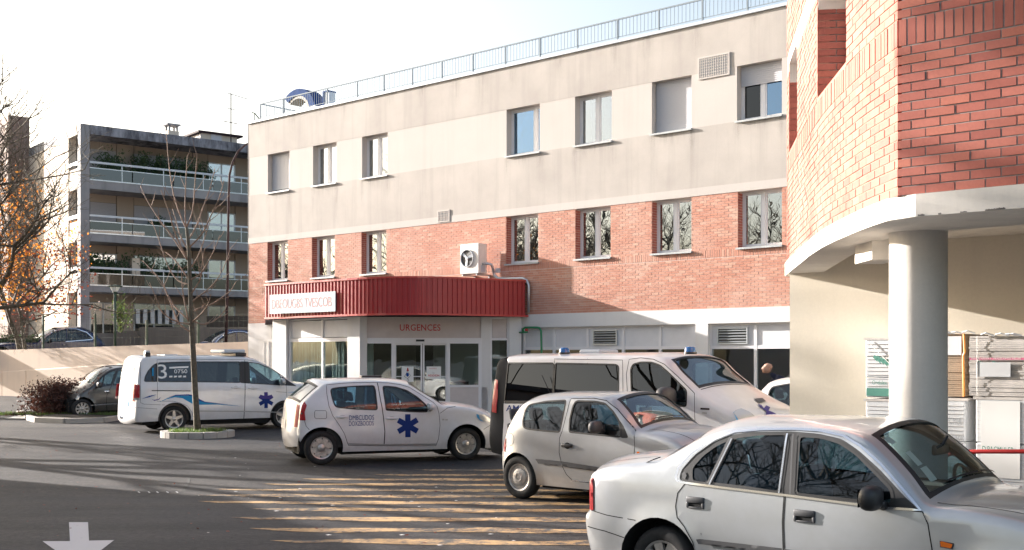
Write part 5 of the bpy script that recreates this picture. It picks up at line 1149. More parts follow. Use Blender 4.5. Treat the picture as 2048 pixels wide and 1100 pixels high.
# ------------------------------------------------------------------ man bending behind the white car
mn = thing('person', 'bald man in a dark navy jacket bending forward behind the white car', 'person', (7.05, 29.6, 0), 0)
def skin_body():
    P = {'pelvis': (.18, 0, .98), 'waist': (.12, 0, 1.10), 'chest': (-.14, 0, 1.30), 'neck': (-.34, 0, 1.44), 'head0': (-.40, 0, 1.50),
         'shL': (-.22, -.20, 1.37), 'elL': (-.34, -.27, 1.10), 'wrL': (-.52, -.18, .92), 'shR': (-.22, .20, 1.37), 'elR': (-.34, .27, 1.10), 'wrR': (-.52, .18, .92),
         'hipL': (.18, -.10, .92), 'knL': (.10, -.12, .50), 'anL': (.20, -.12, .09), 'toL': (.02, -.13, .04), 'hipR': (.18, .10, .92), 'knR': (.16, .12, .50), 'anR': (.34, .12, .09), 'toR': (.16, .13, .04)}
    E_ = [('pelvis', 'waist'), ('waist', 'chest'), ('chest', 'neck'), ('neck', 'head0'), ('chest', 'shL'), ('shL', 'elL'), ('elL', 'wrL'), ('chest', 'shR'), ('shR', 'elR'), ('elR', 'wrR'), ('pelvis', 'hipL'), ('hipL', 'knL'), ('knL', 'anL'), ('anL', 'toL'), ('pelvis', 'hipR'), ('hipR', 'knR'), ('knR', 'anR'), ('anR', 'toR')]
    RR = {'pelvis': .15, 'waist': .145, 'chest': .165, 'neck': .07, 'head0': .06, 'shL': .085, 'shR': .085, 'elL': .055, 'elR': .055, 'wrL': .04, 'wrR': .04, 'hipL': .10, 'hipR': .10, 'knL': .07, 'knR': .07, 'anL': .05, 'anR': .05, 'toL': .04, 'toR': .04}
    ks = list(P); me = bpy.data.meshes.new('body'); me.from_pydata([P[k] for k in ks], [(ks.index(a), ks.index(b)) for a, b in E_], [])
    me.materials.append(M['navy']); o = link('body', me, mn); md = o.modifiers.new('skin', 'SKIN'); md.use_smooth_shade = True
    for i, k in enumerate(ks): me.skin_vertices[0].data[i].radius = (RR[k], RR[k])
    me.skin_vertices[0].data[0].use_root = True
    s = o.modifiers.new('sub', 'SUBSURF'); s.levels = 2; s.render_levels = 2
skin_body()
m = MB(); m.ellipsoid((-.50, 0, 1.60), .125, .085, .105, 20, 12); m.ellipsoid((-.46, 0, 1.66), .115, .088, .09, 20, 12)
m.ellipsoid((-.575, 0, 1.545), .035, .045, .05, 10, 6); m.ellipsoid((-.625, 0, 1.60), .022, .014, .024, 8, 6)
for sy in (-1, 1): m.ellipsoid((-.455, sy * .088, 1.60), .022, .012, .032, 8, 6); m.ellipsoid((-.50, sy * .2, .87), .05, .025, .05, 8, 6)
m.build('head', 'skin', mn, smooth=True)
for sy in (-1, 1):
    m = MB(); m.ellipsoid((-.55, sy * .17, .865), .045, .03, .05, 10, 6)
    for j in range(4): m.tube([(-.57, sy * (.145 + .018 * j), .85), (-.60, sy * (.145 + .018 * j), .81), (-.59, sy * (.145 + .018 * j), .77)], [.010, .009, .007], 6)
    m.tube([(-.53, sy * .145, .86), (-.56, sy * .12, .83), (-.58, sy * .12, .80)], [.011, .010, .008], 6); m.build('hand', 'skin', mn, smooth=True)
m = MB()
for sy in (-1, 1): m.ellipsoid((-.612, sy * .035, 1.615), .008, .012, .006, 8, 5)
m.build('eye', 'black', mn)

# ------------------------------------------------------------------ vehicles
def cr(pts, sub=5):
    out = []; idx = []
    for i in range(len(pts) - 1):
        p0, p1, p2, p3 = [Vector(pts[max(0, min(len(pts) - 1, j))]) for j in (i - 1, i, i + 1, i + 2)]
        idx.append(len(out)); t0 = 0; t1 = t0 + max(1e-4, (p1 - p0).length) ** .5; t2 = t1 + max(1e-4, (p2 - p1).length) ** .5; t3 = t2 + max(1e-4, (p3 - p2).length) ** .5
        n = max(2, int((p2 - p1).length / .045))
        for k in range(n):
            t = t1 + (t2 - t1) * k / n
            if i == 0: a1 = p1
            else: a1 = p0 * ((t1 - t) / (t1 - t0)) + p1 * ((t - t0) / (t1 - t0))
            a2 = p1 * ((t2 - t) / (t2 - t1)) + p2 * ((t - t1) / (t2 - t1))
            a3 = p2 if i == len(pts) - 2 else p2 * ((t3 - t) / (t3 - t2)) + p3 * ((t - t2) / (t3 - t2))
            b1 = a1 * ((t2 - t) / (t2 - t0)) + a2 * ((t - t0) / (t2 - t0)) if i else p1 * ((t2 - t) / (t2 - t1)) + a2 * ((t - t1) / (t2 - t1))
            b2 = a2 * ((t3 - t) / (t3 - t1)) + a3 * ((t - t1) / (t3 - t1)) if i < len(pts) - 2 else a2
            c = b1 * ((t2 - t) / (t2 - t1)) + b2 * ((t - t1) / (t2 - t1)); out.append((c.x, c.y))
    idx.append(len(out)); out.append(tuple(pts[-1])); return out, idx
def pip(x, y, poly):
    c = False; j = len(poly) - 1
    for i in range(len(poly)):
        xi, yi = poly[i]; xj, yj = poly[j]
        if (yi > y) != (yj > y) and x < (xj - xi) * (y - yi) / (yj - yi) + xi: c = not c
        j = i
    return c
def densify(poly, st, closed=True):
    out = []; n = len(poly)
    for i in range(n if closed else n - 1):
        a, b = poly[i], poly[(i + 1) % n]; k = max(1, int(math.dist(a, b) / st))
        for j in range(k): out.append((a[0] + (b[0] - a[0]) * j / k, a[1] + (b[1] - a[1]) * j / k))
    if not closed: out.append(poly[-1])
    return out
def rnd_poly(poly, r=.03):          # soften polygon corners
    out = []; n = len(poly)
    for i in range(n):
        p, q, s = Vector(poly[i - 1]), Vector(poly[i]), Vector(poly[(i + 1) % n]); a = (p - q); b = (s - q); ra = min(r, a.length * .4); rb = min(r, b.length * .4); a.normalize(); b.normalize()
        q0, q1 = q + a * ra, q + b * rb
        for t in (0, .33, .67, 1): out.append(tuple((q0 * (1 - t) + q * t) * (1 - t) + (q * (1 - t) + q1 * t) * t))
    return out
class Body:
    def __init__(s, fr, W, zb, tum, gz0=0.0, zl=.5, tuck=.06, end=(.5, .10), fil=.06, croof=.05, cend=.12):
        s.fr, s.W, s.zb, s.tum, s.gz0, s.zl, s.tuck, s.end, s.fil, s.croof, s.cend = fr, W, zb, tum, gz0, zl, tuck, end, fil, croof, cend
    def I(s, z):
        if z > s.zb: return .02 + (z - s.zb) * s.tum
        if z < s.zl: return s.tuck * ((s.zl - z) / s.zl) ** 1.6 * 1.8
        return .02 * ((z - s.zl) / (s.zb - s.zl)) ** 2
    def tr(s, p):
        z = 1.0
        for _ in range(4): d = s.I(z); a = s.fr.U(p[0], d); z = s.fr.Z(a, d, p[1]) - s.gz0
        return (a, z)
    def T(s, pts): return [s.tr(p) for p in pts]
    def shape(s, outline, arches, sill):
        s.path, s.idx = cr(outline); s.arches = arches
        s.amin = min(p[0] for p in s.path); s.amax = max(p[0] for p in s.path)
        bot = []
        for (ac, zc, R_) in sorted(arches, key=lambda q: -q[0]):
            a0 = math.asin(max(-1, min(1, (sill - zc) / R_))); n = 18
            for k in range(n + 1): an = a0 + (math.pi - 2 * a0) * k / n; bot.append((ac + R_ * math.cos(an), zc + R_ * math.sin(an)))
        s.loop = list(s.path) + densify([s.path[-1]] + bot + [s.path[0]], .08, False)[1:-1]
        s.wp = s.path
    def dist(s, a, z):
        b = 9
        for i in range(len(s.wp) - 1):
            x0, z0 = s.wp[i]; x1, z1 = s.wp[i + 1]
            if min(abs(a - x0), abs(z - z0)) > .3 and min(abs(a - x1), abs(z - z1)) > .3: continue
            dx, dz = x1 - x0, z1 - z0; t = max(0, min(1, ((a - x0) * dx + (z - z0) * dz) / (dx * dx + dz * dz + 1e-9))); d = (a - x0 - dx * t) ** 2 + (z - z0 - dz * t) ** 2
            if d < b: b = d
        return math.sqrt(b)
    def E(s, a, z=0):
        r, dp = s.end; q = max(0, 1 - (a - s.amin) / r, 1 - (s.amax - a) / r); return dp * q ** 2.2
    def Y(s, a, z, off=0.0):
        d = s.dist(a, z); f = 0
        if d < s.fil: f = s.fil - math.sqrt(max(0, s.fil ** 2 - (s.fil - d) ** 2))
        fl = 0
        for (ac, zc, R_) in s.arches:
            q = math.hypot(a - ac, z - zc) - R_
            if -.02 < q < .07 and z > .2: fl = max(fl, .014 * (1 - abs(q) / .07) ** .5 if q > 0 else .014)
        return s.I(z) + s.E(a) + f - fl - off
    def S(s, a, z, off=0.0, far=False):
        y = s.Y(a, z, off); return (a, s.W - y if far else y, z)
    def edge(s, i):
        a, z = s.path[i]; return s.I(z) + s.E(a) + s.fil
    def strip(s, i, v, off=0.0):     # i float index, v -1 (near) .. 1 (far)
        i0 = int(min(len(s.path) - 2, max(0, math.floor(i)))); f = i - i0; n = len(s.path)
        def nr(j):
            p, q = s.path[max(0, j - 1)], s.path[min(n - 1, j + 1)]; dx, dz = q[0] - p[0], q[1] - p[1]; L = math.hypot(dx, dz); return (-dz / L, dx / L)
        A0, A1 = nr(i0), nr(i0 + 1); na, nz = A0[0] * (1 - f) + A1[0] * f, A0[1] * (1 - f) + A1[1] * f
        p, q = s.path[i0], s.path[i0 + 1]; a, z = p[0] * (1 - f) + q[0] * f, p[1] * (1 - f) + q[1] * f
        e = s.edge(i0) * (1 - f) + s.edge(i0 + 1) * f; C_ = s.croof * abs(nz) + s.cend * abs(na); c = C_ * (1 - abs(v) ** 2.4) + off
        return (a + na * c, s.W / 2 + v * (s.W / 2 - e), z + nz * c)
    def proj(s, p):
        w = s.fr.W(p[0], p[1], p[2]); return (CX + FPX * w[0] / w[1], HY - FPX * (w[2] + s.gz0 - H) / w[1])
    def find(s, px, py, i0, i1, v0=-1, v1=1):
        best = None
        for a in range(25):
            for b in range(25):
                i = i0 + (i1 - i0) * a / 24; v = v0 + (v1 - v0) * b / 24; q = s.proj(s.strip(i, v)); d = (q[0] - px) ** 2 + (q[1] - py) ** 2
                if best is None or d < best[0]: best = (d, i, v)
        for st in (1, .5, .25, .12, .06, .03, .015, .007):
            di, dv = (i1 - i0) / 24 * st, (v1 - v0) / 24 * st
            for a in (-1, -.5, 0, .5, 1):
                for b in (-1, -.5, 0, .5, 1):
                    i, v = best[1] + a * di, best[2] + b * dv; q = s.proj(s.strip(i, v)); d = (q[0] - px) ** 2 + (q[1] - py) ** 2
                    if d < best[0]: best = (d, i, v)
        return best[1], best[2]
def ribbon(m, pts, wdt, fn, closed=False):
    pts = densify(pts, .05, closed); n = len(pts); vs = []
    for i in range(n):
        p = pts[i - 1] if (i or closed) else pts[0]; q = pts[(i + 1) % n] if (i < n - 1 or closed) else pts[-1]
        dx, dz = q[0] - p[0], q[1] - p[1]; L = math.hypot(dx, dz) or 1; nx, nz = -dz / L * wdt / 2, dx / L * wdt / 2
        vs += [fn(pts[i][0] + nx, pts[i][1] + nz), fn(pts[i][0] - nx, pts[i][1] - nz)]
    k = n if closed else n - 1
    m.add(vs, [(2 * i, 2 * i + 1, (2 * i + 3) % (2 * n), (2 * i + 2) % (2 * n)) for i in range(k)])
def patch(m, poly, fn, st=.05):
    poly = densify(poly, st); n = len(poly); xs = [p[0] for p in poly]; zs = [p[1] for p in poly]; pts = [Vector(p) for p in poly]
    x = min(xs) + st / 2
    while x < max(xs):
        z = min(zs) + st / 2
        while z < max(zs):
            if pip(x, z, poly): pts.append(Vector((x, z)))
            z += st
        x += st
    r = delaunay_2d_cdt(pts, [(i, (i + 1) % n) for i in range(n)], [], 0, 1e-5)
    vs = [fn(p.x, p.y) for p in r[0]]; fs = []
    for f in r[2]:
        c = sum((r[0][k] for k in f), Vector((0, 0))) / len(f)
        if pip(c.x, c.y, poly): fs.append(tuple(f))
    m.add(vs, fs)
def wheel(par, a, y, r, rr, width, style, far):
    wl = part_empty('wheel', par, (a, y, r)); sg = 1 if far else -1          # sg: outward direction in y
    w2 = width / 2; m = MB(); m.lathe([(rr * .97, -w2 * .8), (rr + .012, -w2), (r - .03, -w2 * 1.02), (r - .006, -w2 * .75), (r, -w2 * .35), (r, w2 * .35), (r - .006, w2 * .75), (r - .03, w2 * 1.02), (rr + .012, w2), (rr * .97, w2 * .8), (rr * .97, -w2 * .8)], 36, (0, 0, 0), 'y')
    m.build('tyre', 'tyre', wl, smooth=True, angle=50); o = sg * w2 * .82
    m = MB(); m.lathe([(rr * .99, o), (rr * .99, o + sg * .006), (rr * .90, o), (rr * .86, o - sg * .02), (rr * .84, o - sg * .06)], 36, (0, 0, 0), 'y')
    n, wi, wo, inset = {'vito': (5, .045, .028, .0), 'hub': (8, .055, .050, .004), 'steel': (16, .030, .030, .016), 'spoke8': (8, .032, .040, .006), 'multi': (9, .020, .030, .006)}[style]
    for k in range(n):
        an = 6.28318 * k / n + .3; c, s_ = math.cos(an), math.sin(an); r0, r1 = rr * .22, rr * .90
        q = [(c * r0 - s_ * wi, s_ * r0 + c * wi), (c * r0 + s_ * wi, s_ * r0 - c * wi), (c * r1 + s_ * wo, s_ * r1 - c * wo), (c * r1 - s_ * wo, s_ * r1 + c * wo)]
        ya, yb = o - sg * inset, o - sg * (inset + .03)
        m.add([(q[0][0], ya, q[0][1]), (q[1][0], ya, q[1][1]), (q[2][0], ya, q[2][1]), (q[3][0], ya, q[3][1])] + [(p[0], yb, p[1]) for p in q], [(0, 1, 2, 3), (4, 7, 6, 5), (0, 4, 5, 1), (1, 5, 6, 2), (2, 6, 7, 3), (3, 7, 4, 0)])
    hr = rr * (.34 if style == 'hub' else .62 if style == 'steel' else .24)
    m.lathe([(.001, o + sg * .012), (hr * .6, o + sg * .010), (hr, o - sg * .004), (hr, o - sg * .03)], 24, (0, 0, 0), 'y')
    if style == 'steel': m.lathe([(rr * .2, o + sg * .016), (rr * .3, o + sg * .018), (rr * .33, o + sg * .008)], 20, (0, 0, 0), 'y')
    m.build('rim', 'rim', wl, smooth=True, angle=35)
    m = MB(); m.lathe([(.001, o - sg * .055), (rr * .92, o - sg * .055)], 24, (0, 0, 0), 'y'); m.build('brake_disc', 'dark' if style != 'vito' else 'moulding', wl)
def make_car(name, label, B, mat, sp, loc=None, rot=None, scale=1.0, cat='car', group=None, fr=None):
    o = B.fr; z0 = B.gz0
    t = thing(name, label, cat, loc or (o.ox, o.oy, z0), o.th if rot is None else rot, group); t.scale = (scale, scale, scale)
    glassp = [rnd_poly(p, .035) for p in sp['glass']]; darkp = [rnd_poly(p, .04) for p in sp.get('dark', [])]; doors = sp.get('doors', []); greyp = sp.get('grey', [])
    loop = B.loop; pts = [Vector(p) for p in loop]; edges = [(i, (i + 1) % len(loop)) for i in range(len(loop))]
    def addpoly(poly):
        p = densify(poly, .06); b = len(pts); pts.extend(Vector(q) for q in p); edges.extend((b + i, b + (i + 1) % len(p)) for i in range(len(p)))
    for p in glassp + darkp + doors + greyp: addpoly(p)
    n = len(B.path)
    for i in range(0, n, 1):
        p, q = B.path[max(0, i - 1)], B.path[min(n - 1, i + 1)]; dx, dz = q[0] - p[0], q[1] - p[1]; L = math.hypot(dx, dz); nx, nz = dz / L, -dx / L
        for d in (.006, .018, .038, B.fil):
            c = (B.path[i][0] + nx * d, B.path[i][1] + nz * d)
            if pip(c[0], c[1], loop): pts.append(Vector(c))
    st = .075; x = B.amin + .03
    while x < B.amax:
        z = .15
        while z < 2.1:
            if pip(x, z, loop) and B.dist(x, z) > B.fil + .02: pts.append(Vector((x + .01 * math.sin(z * 40), z)))
            z += st
        x += st
    r = delaunay_2d_cdt(pts, edges, [], 0, 1e-4); V = r[0]; cls = {}
    for f in r[2]:
        c = sum((V[k] for k in f), Vector((0, 0))) / len(f)
        if not pip(c.x, c.y, loop): continue
        k = 'body'
        if any(pip(c.x, c.y, g) for g in glassp): k = ('glass', [i for i, g in enumerate(glassp) if pip(c.x, c.y, g)][0])
        elif any(pip(c.x, c.y, g) for g in darkp): k = ('dark', [i for i, g in enumerate(darkp) if pip(c.x, c.y, g)][0])
        elif any(pip(c.x, c.y, g) for g in greyp): k = 'grey'
        else:
            for i, g in enumerate(doors):
                if pip(c.x, c.y, g): k = ('door', i); break
        cls.setdefault(k, []).append(f)
    Ys = [B.Y(v.x, v.y) for v in V]
    def mesh_of(fs, far, off=0.0):
        ks = sorted({k for f in fs for k in f}); mp = {k: i for i, k in enumerate(ks)}
        vs = [(V[k].x, (B.W - Ys[k] + off) if far else Ys[k] - off, V[k].y) for k in ks]
        return vs, [tuple(mp[k] for k in (f if not far else f[::-1])) for f in fs]
    # shell strip
    vl = [-1, -.95, -.89, -.75, -.55, -.3, 0, .3, .55, .75, .89, .95, 1]; shell = MB(); seal = MB(); gl = []
    holes = []
    for (ia, ib) in sp['screens']: holes.append((B.idx[ia], B.idx[ib]))
    lo = sp.get('shell_grey', [])
    shell_vs = [B.strip(i, v) for i in range(n) for v in vl]; nv = len(vl); sf = []; gf = []; sealf = [[] for _ in holes]; greyf = []
    scf = [[] for _ in holes]
    for i in range(n - 1):
        for j in range(nv - 1):
            q = (i * nv + j, i * nv + j + 1, (i + 1) * nv + j + 1, (i + 1) * nv + j); h = [k for k, (a, b) in enumerate(holes) if a <= i < b]
            if h:
                a, b = holes[h[0]]
                if j in (0, nv - 2): sf.append(q)
                elif j in (1, nv - 3) or i == a or i == b - 1: sealf[h[0]].append(q)
                else: scf[h[0]].append(q)
            elif any(B.idx[a] <= i < B.idx[b] for a, b in lo): greyf.append(q)
            else: sf.append(q)
    bm_ = MB(); v1, f1 = mesh_of(cls.get('body', []), False); v2, f2 = mesh_of(cls.get('body', []), True)
    bm_.add(v1, f1); bm_.add(v2, f2); bm_.add(shell_vs, sf)
    body = bm_.build('body', mat, t, smooth=True, weld=True, angle=60)
    def sub(vs, fs, off=0.0):
        ks = sorted({k for f in fs for k in f}); mp = {k: i for i, k in enumerate(ks)}; return [vs[k] for k in ks], [tuple(mp[k] for k in f) for f in fs]
    off_vs = [B.strip(i, v, -.012) for i in range(n) for v in vl]
    for k, fs in enumerate(scf):
        m = MB(); m.add(*sub(off_vs, fs)); m.build(sp.get('screen_names', ['windscreen', 'rear_window'])[k], sp.get('screen_glass', ['car_glass', 'car_glass'])[k], t, smooth=True)
    for sq in sealf:
        if sq: m = MB(); m.add(*sub(shell_vs, sq)); m.build('screen_seal', 'seal', t, smooth=True)
    if greyf: m = MB(); m.add(*sub(shell_vs, greyf)); m.build('bumper', 'rough_plastic', t, smooth=True)
    for key, fs in cls.items():
        if key == 'body': continue
        for far in (False, True):
            if key[0] == 'dark': m = MB(); m.add(*mesh_of(fs, far)); m.build('pillar_trim', 'seal', t, smooth=True)
            elif key == 'grey': m = MB(); m.add(*mesh_of(fs, far)); m.build('corner_cladding', 'rough_plastic', t, smooth=True)
            elif key[0] == 'door':
                m = MB(); m.add(*mesh_of(fs, far)); d = m.build('door', mat, t, smooth=True)
                if key[1] < len(sp.get('handles', [])) and sp['handles'][key[1]]:
                    (ha, hz, hl, hh, hm) = sp['handles'][key[1]]; yy = B.Y(ha, hz); 
                    m = MB(); ys = (yy - .035, yy + .01) if not far else (B.W - yy - .01, B.W - yy + .035)
                    flat = hh > .06; q0, q1 = (ys if not flat else ((yy - .014, yy + .01) if not far else (B.W - yy - .01, B.W - yy + .014))); m.rbox(ha - hl / 2, ha + hl / 2, q0, q1, hz - (hh / 2 if not flat else .005), hz + hh / 2, min(hh * .3, .011), 2)
                    if flat: m.rbox(ha - hl / 2, ha - hl / 2 + .022, q0, q1, hz - hh / 2, hz + .0, .006, 1).rbox(ha + hl / 2 - .022, ha + hl / 2, q0, q1, hz - hh / 2, hz + .0, .006, 1).rbox(ha - hl / 2 + .02, ha + hl / 2 - .02, q0, q1, hz - hh / 2, hz - hh / 2 + .012, .004, 1)
                    m.build('handle', hm if hm else mat, d, smooth=True, angle=40)
                    m = MB(); yc = yy - .004 if not far else B.W - yy + .004; m.add([(ha + i * hl * (.42 if flat else .3), yc, hz + j * hh * (.42 if flat else .8)) for i, j in ((-1, -1), (1, -1), (1, 1), (-1, 1))] if flat else [(ha + hl * .3 * math.cos(k * .5236), yc, hz + hh * .95 * math.sin(k * .5236)) for k in range(12)], [tuple(range(4 if flat else 12))]); m.build('handle_recess', 'dark' if hm else 'paint_silver', d)
            elif key[0] == 'glass':
                g = MB(); g.add(*mesh_of(fs, far, -.012)); g.build('side_window', sp.get('glass_mats', ['car_glass_side'] * 9)[key[1]], t, smooth=True)
    # seals, seams, mouldings, decals on the near side (seams on both)
    for far in (False, True):
        for g in glassp: m = MB(); ribbon(m, g, .022, lambda a, z: B.S(a, z, .002, far), True); m.build('window_seal', 'seal', t)
    for far in (False, True):
        for g in doors: m = MB(); ribbon(m, g, .0085, lambda a, z: B.S(a, z, .0012, far), True); m.build('panel_gap', 'dark', t)
        for g in sp.get('seams', []): m = MB(); ribbon(m, g, .0075, lambda a, z: B.S(a, z, .0015, far)); m.build('panel_gap', 'dark', t)
    for (i0, v0, i1, v1) in sp.get('strip_seams', []):
        k = 14; vs = []; m = MB()
        for q in range(k + 1):
            i = i0 + (i1 - i0) * q / k; v = v0 + (v1 - v0) * q / k; di = .12 if i0 == i1 else 0; dv = 0 if i0 == i1 else .006
            vs += [B.strip(i - di, v - dv, .002), B.strip(i + di, v + dv, .002)]
        m.add(vs, [(2 * q, 2 * q + 1, 2 * q + 3, 2 * q + 2) for q in range(k)])
        m.build('panel_gap', 'dark', t)
    for (nm, poly, mt, off) in sp.get('decals', []):
        m = MB(); patch(m, poly, lambda a, z: B.S(a, z, off)); m.build(nm, mt, t, smooth=True)
    for (nm, poly, mt, off) in sp.get('both', []):
        for far in (False, True):
            m = MB(); patch(m, poly, lambda a, z: B.S(a, z, off, far), .04); 
            m.build(nm, mt, t, smooth=True)
    for (nm, pl, wd, mt, off) in sp.get('lines', []):
        for far in (False, True):
            m = MB(); ribbon(m, pl, wd, lambda a, z: B.S(a, z, off, far)); m.build(nm, mt, t, smooth=True)
    for (nm, txt, a0, zz, wd, ht, mt, bold) in sp.get('texts', []):
        lettering(nm, txt, t, mt, lambda u, v: B.S(a0 + u, zz + v, .004), wd, ht, 1.0, bold)
    for (nm, i0, i1, v0, v1, mt, off) in sp.get('strip_patches', []):
        k = 6; m = MB(); vs = [B.strip(i0 + (i1 - i0) * a / k, v0 + (v1 - v0) * b / k, off) for a in range(k + 1) for b in range(k + 1)]
        m.add(vs, [(a * (k + 1) + b, a * (k + 1) + b + 1, (a + 1) * (k + 1) + b + 1, (a + 1) * (k + 1) + b) for a in range(k) for b in range(k)]); m.build(nm, mt, t, smooth=True)
    for (nm, poly, mt, off, rng) in sp.get('strip_px', []):
        pl = [B.find(x, y, *rng) for x, y in poly]; m = MB(); patch(m, [(i, v * 20) for i, v in pl], lambda i, v: B.strip(i, v / 20, off), .4); m.build(nm, mt, t, smooth=True); continue
        c = (sum(p[0] for p in pl) / len(pl), sum(p[1] for p in pl) / len(pl)); vs = [B.strip(*c, off)] + [B.strip(*p, off) for p in pl] ; k = len(pl)
        mids = [B.strip((p[0] + c[0]) / 2, (p[1] + c[1]) / 2, off) for p in pl]
        m = MB(); m.add([vs[0]] + mids + vs[1:], [(0, 1 + i, 1 + (i + 1) % k) for i in range(k)] + [(1 + i, 1 + k + i, 1 + k + (i + 1) % k, 1 + (i + 1) % k) for i in range(k)]); m.build(nm, mt, t, smooth=True)
    # underside, wheel wells, cabin
    f0, f1 = B.amin + .18, B.amax - .18; ar = sorted(B.arches); W = B.W
    m = MB(); m.box(f0, ar[0][0] - ar[0][2] - .01, .16, W - .16, .20, .52).box(ar[0][0] + ar[0][2], ar[1][0] - ar[1][2], .14, W - .14, .17, .40).box(ar[1][0] + ar[1][2] + .01, f1, .16, W - .16, .20, .52)
    m.box(ar[0][0] - ar[0][2] - .01, ar[0][0] + ar[0][2], .32, W - .32, .22, .6).box(ar[1][0] - ar[1][2], ar[1][0] + ar[1][2] + .01, .32, W - .32, .22, .6); m.build('underbody', 'dark', t)
    for far in (False, True):
        for (ac, zc, R_) in ar:
            m = MB(); k = 14; R2 = R_ + .002; vs = []
            for yk in (0, 1):
                for q in range(k + 1):
                    an = -.05 + (math.pi + .1) * q / k; aa, zz = ac + R2 * math.cos(an), zc + R2 * math.sin(an); y = .36 if yk else min(.35, B.Y(max(B.amin + .01, min(B.amax - .01, aa)), max(zz, .25)) + .012); vs.append((aa, W - y if far else y, zz))
            m.add(vs, [(q, q + 1, k + 2 + q, k + 1 + q) for q in range(k)])
            m.add([(ac + R2 * math.cos(-.05 + (math.pi + .1) * q / k), W - .36 if far else .36, zc + R2 * math.sin(-.05 + (math.pi + .1) * q / k)) for q in range(k + 1)], [tuple(range(k + 1))])
            m.build('wheel_well', 'dark', t)
    belt = B.zb; m = MB(); zi = belt - .06; a0, a1 = sp['cabin']; a0 = max(a0, B.amin + .5); a1 = min(a1, B.amax - .5)
    for far in (False, True):
        yy = .11; q = [(a0, .3), (a1, .3), (a1, zi), (a0, zi)]; m.add([(a, W - yy if far else yy, z) for a, z in q], [(0, 1, 2, 3)])
    m.box(a0, a1, .1, W - .1, .30, .34); fc = sp.get('facing', 1)
    if fc > 0: m.box(a1 - .02, a1 + .02, .1, W - .1, .3, zi).add([(a1 - .45, .1, zi - .02), (a1 + .30, .1, zi - .02), (a1 + .30, W - .1, zi - .02), (a1 - .45, W - .1, zi - .02), (a1 - .45, .1, zi - .25), (a1 - .45, W - .1, zi - .25)], [(0, 1, 2, 3), (0, 4, 5, 3)])
    else: m.box(a0 - .02, a0 + .02, .1, W - .1, .3, zi).add([(a0 + .45, .1, zi - .02), (a0 - .30, .1, zi - .02), (a0 - .30, W - .1, zi - .02), (a0 + .45, W - .1, zi - .02), (a0 + .45, .1, zi - .25), (a0 + .45, W - .1, zi - .25)], [(0, 1, 2, 3), (0, 4, 5, 3)])
    if sp.get('shelf'): m.box(*sp['shelf'], .12, W - .12, zi - .06, zi - .03)
    m.build('cabin_trim', 'black', t)
    for k, sa in enumerate(sp['seats']):
        for yc in ((W * .27, W * .73) if k == 0 or sp.get('van') else (W * .25, W * .5, W * .75)):
            wd = .23 if k == 0 else .20; m = MB(); m.rbox(sa - .12 * fc - .25, sa - .12 * fc + .28, yc - wd, yc + wd, .42, .56, .04)
            lean = .10 * fc; b0 = len(m.v); m.rbox(sa - .33 * fc - .06, sa - .33 * fc + .06, yc - wd, yc + wd, .5, belt + .07, .04)
            m.rbox(sa - .33 * fc - .045, sa - .33 * fc + .045, yc - .13, yc + .13, belt + .09, belt + .26, .04)
            for i in range(b0, len(m.v)): v = m.v[i]; m.v[i] = (v[0] - fc * (v[2] - .5) * .22, v[1], v[2])
            m.build('seat', sp.get('seat_mat', 'seat'), t, smooth=True, angle=50)
    sw = sp.get('wheel_at')
    if sw:
        yc = W * .73 if fc > 0 else W * .27; c = Vector((sw, yc, belt - .02)); m = MB(); ring = []
        for k in range(21): an = 6.28318 * k / 20; ring.append(c + Vector((-fc * .35 * math.sin(an) * .18, math.cos(an) * .18, math.sin(an) * .17)))
        m.tube(ring, .014, 6, caps=False); m.tube([c - Vector((0, .17, 0)), c, c + Vector((0, .17, 0))], .015, 5); m.tube([c, c + Vector((fc * .3, 0, -.2))], .03, 6); m.build('steering_wheel', 'black', t, smooth=True)
        # inside mirror
        ms = sp.get('inner_mirror')
        if ms: MB().rbox(ms[0] - .02, ms[0] + .02, W / 2 - .13, W / 2 + .13, ms[1] - .04, ms[1] + .035, .015).tube([(ms[0], W / 2, ms[1]), (ms[0] + .05 * fc, W / 2, ms[1] + .1)], .012, 5).build('inner_mirror', 'black', t, smooth=True, angle=50)
    for (a, r, rr, wd, style) in sp['wheels']:
        wheel(t, a, .035 + wd / 2, r, rr, wd, style, False); wheel(t, a, W - .035 - wd / 2, r, rr, wd, style, True)
    if 'mirror' in sp:
        a, z, mm = sp['mirror']; sz = sp.get('mirror_size', 1)
        for far in (False, True):
            y = B.Y(a, z); m = MB(); sgn = -1 if not far else 1; y0 = y if not far else W - y
            m.ellipsoid((a, y0 + sgn * .13 * sz, z + .06), .065 * sz, .12 * sz, .085 * sz, 14, 9, .75); b = m.build('door_mirror', mm, t, smooth=True)
            m = MB(); m.tube([(a + .03 * fc, y0, z), (a + .03 * fc, y0 + sgn * .08, z + .03)], [.035, .03], 8); m.add([(a - fc * .055 * sz, y0 + sgn * (.13 + .09 * i) * sz, z + .06 + .06 * j * sz) for i, j in ((-1, -1), (1, -1), (1, 1), (-1, 1))], [(0, 1, 2, 3)]); m.build('mirror_stalk', 'black', b, smooth=True)
    return t
def zt(ox, oy, sc): return lambda pts: [(ox + x / sc, oy + y / sc) for x, y in pts]
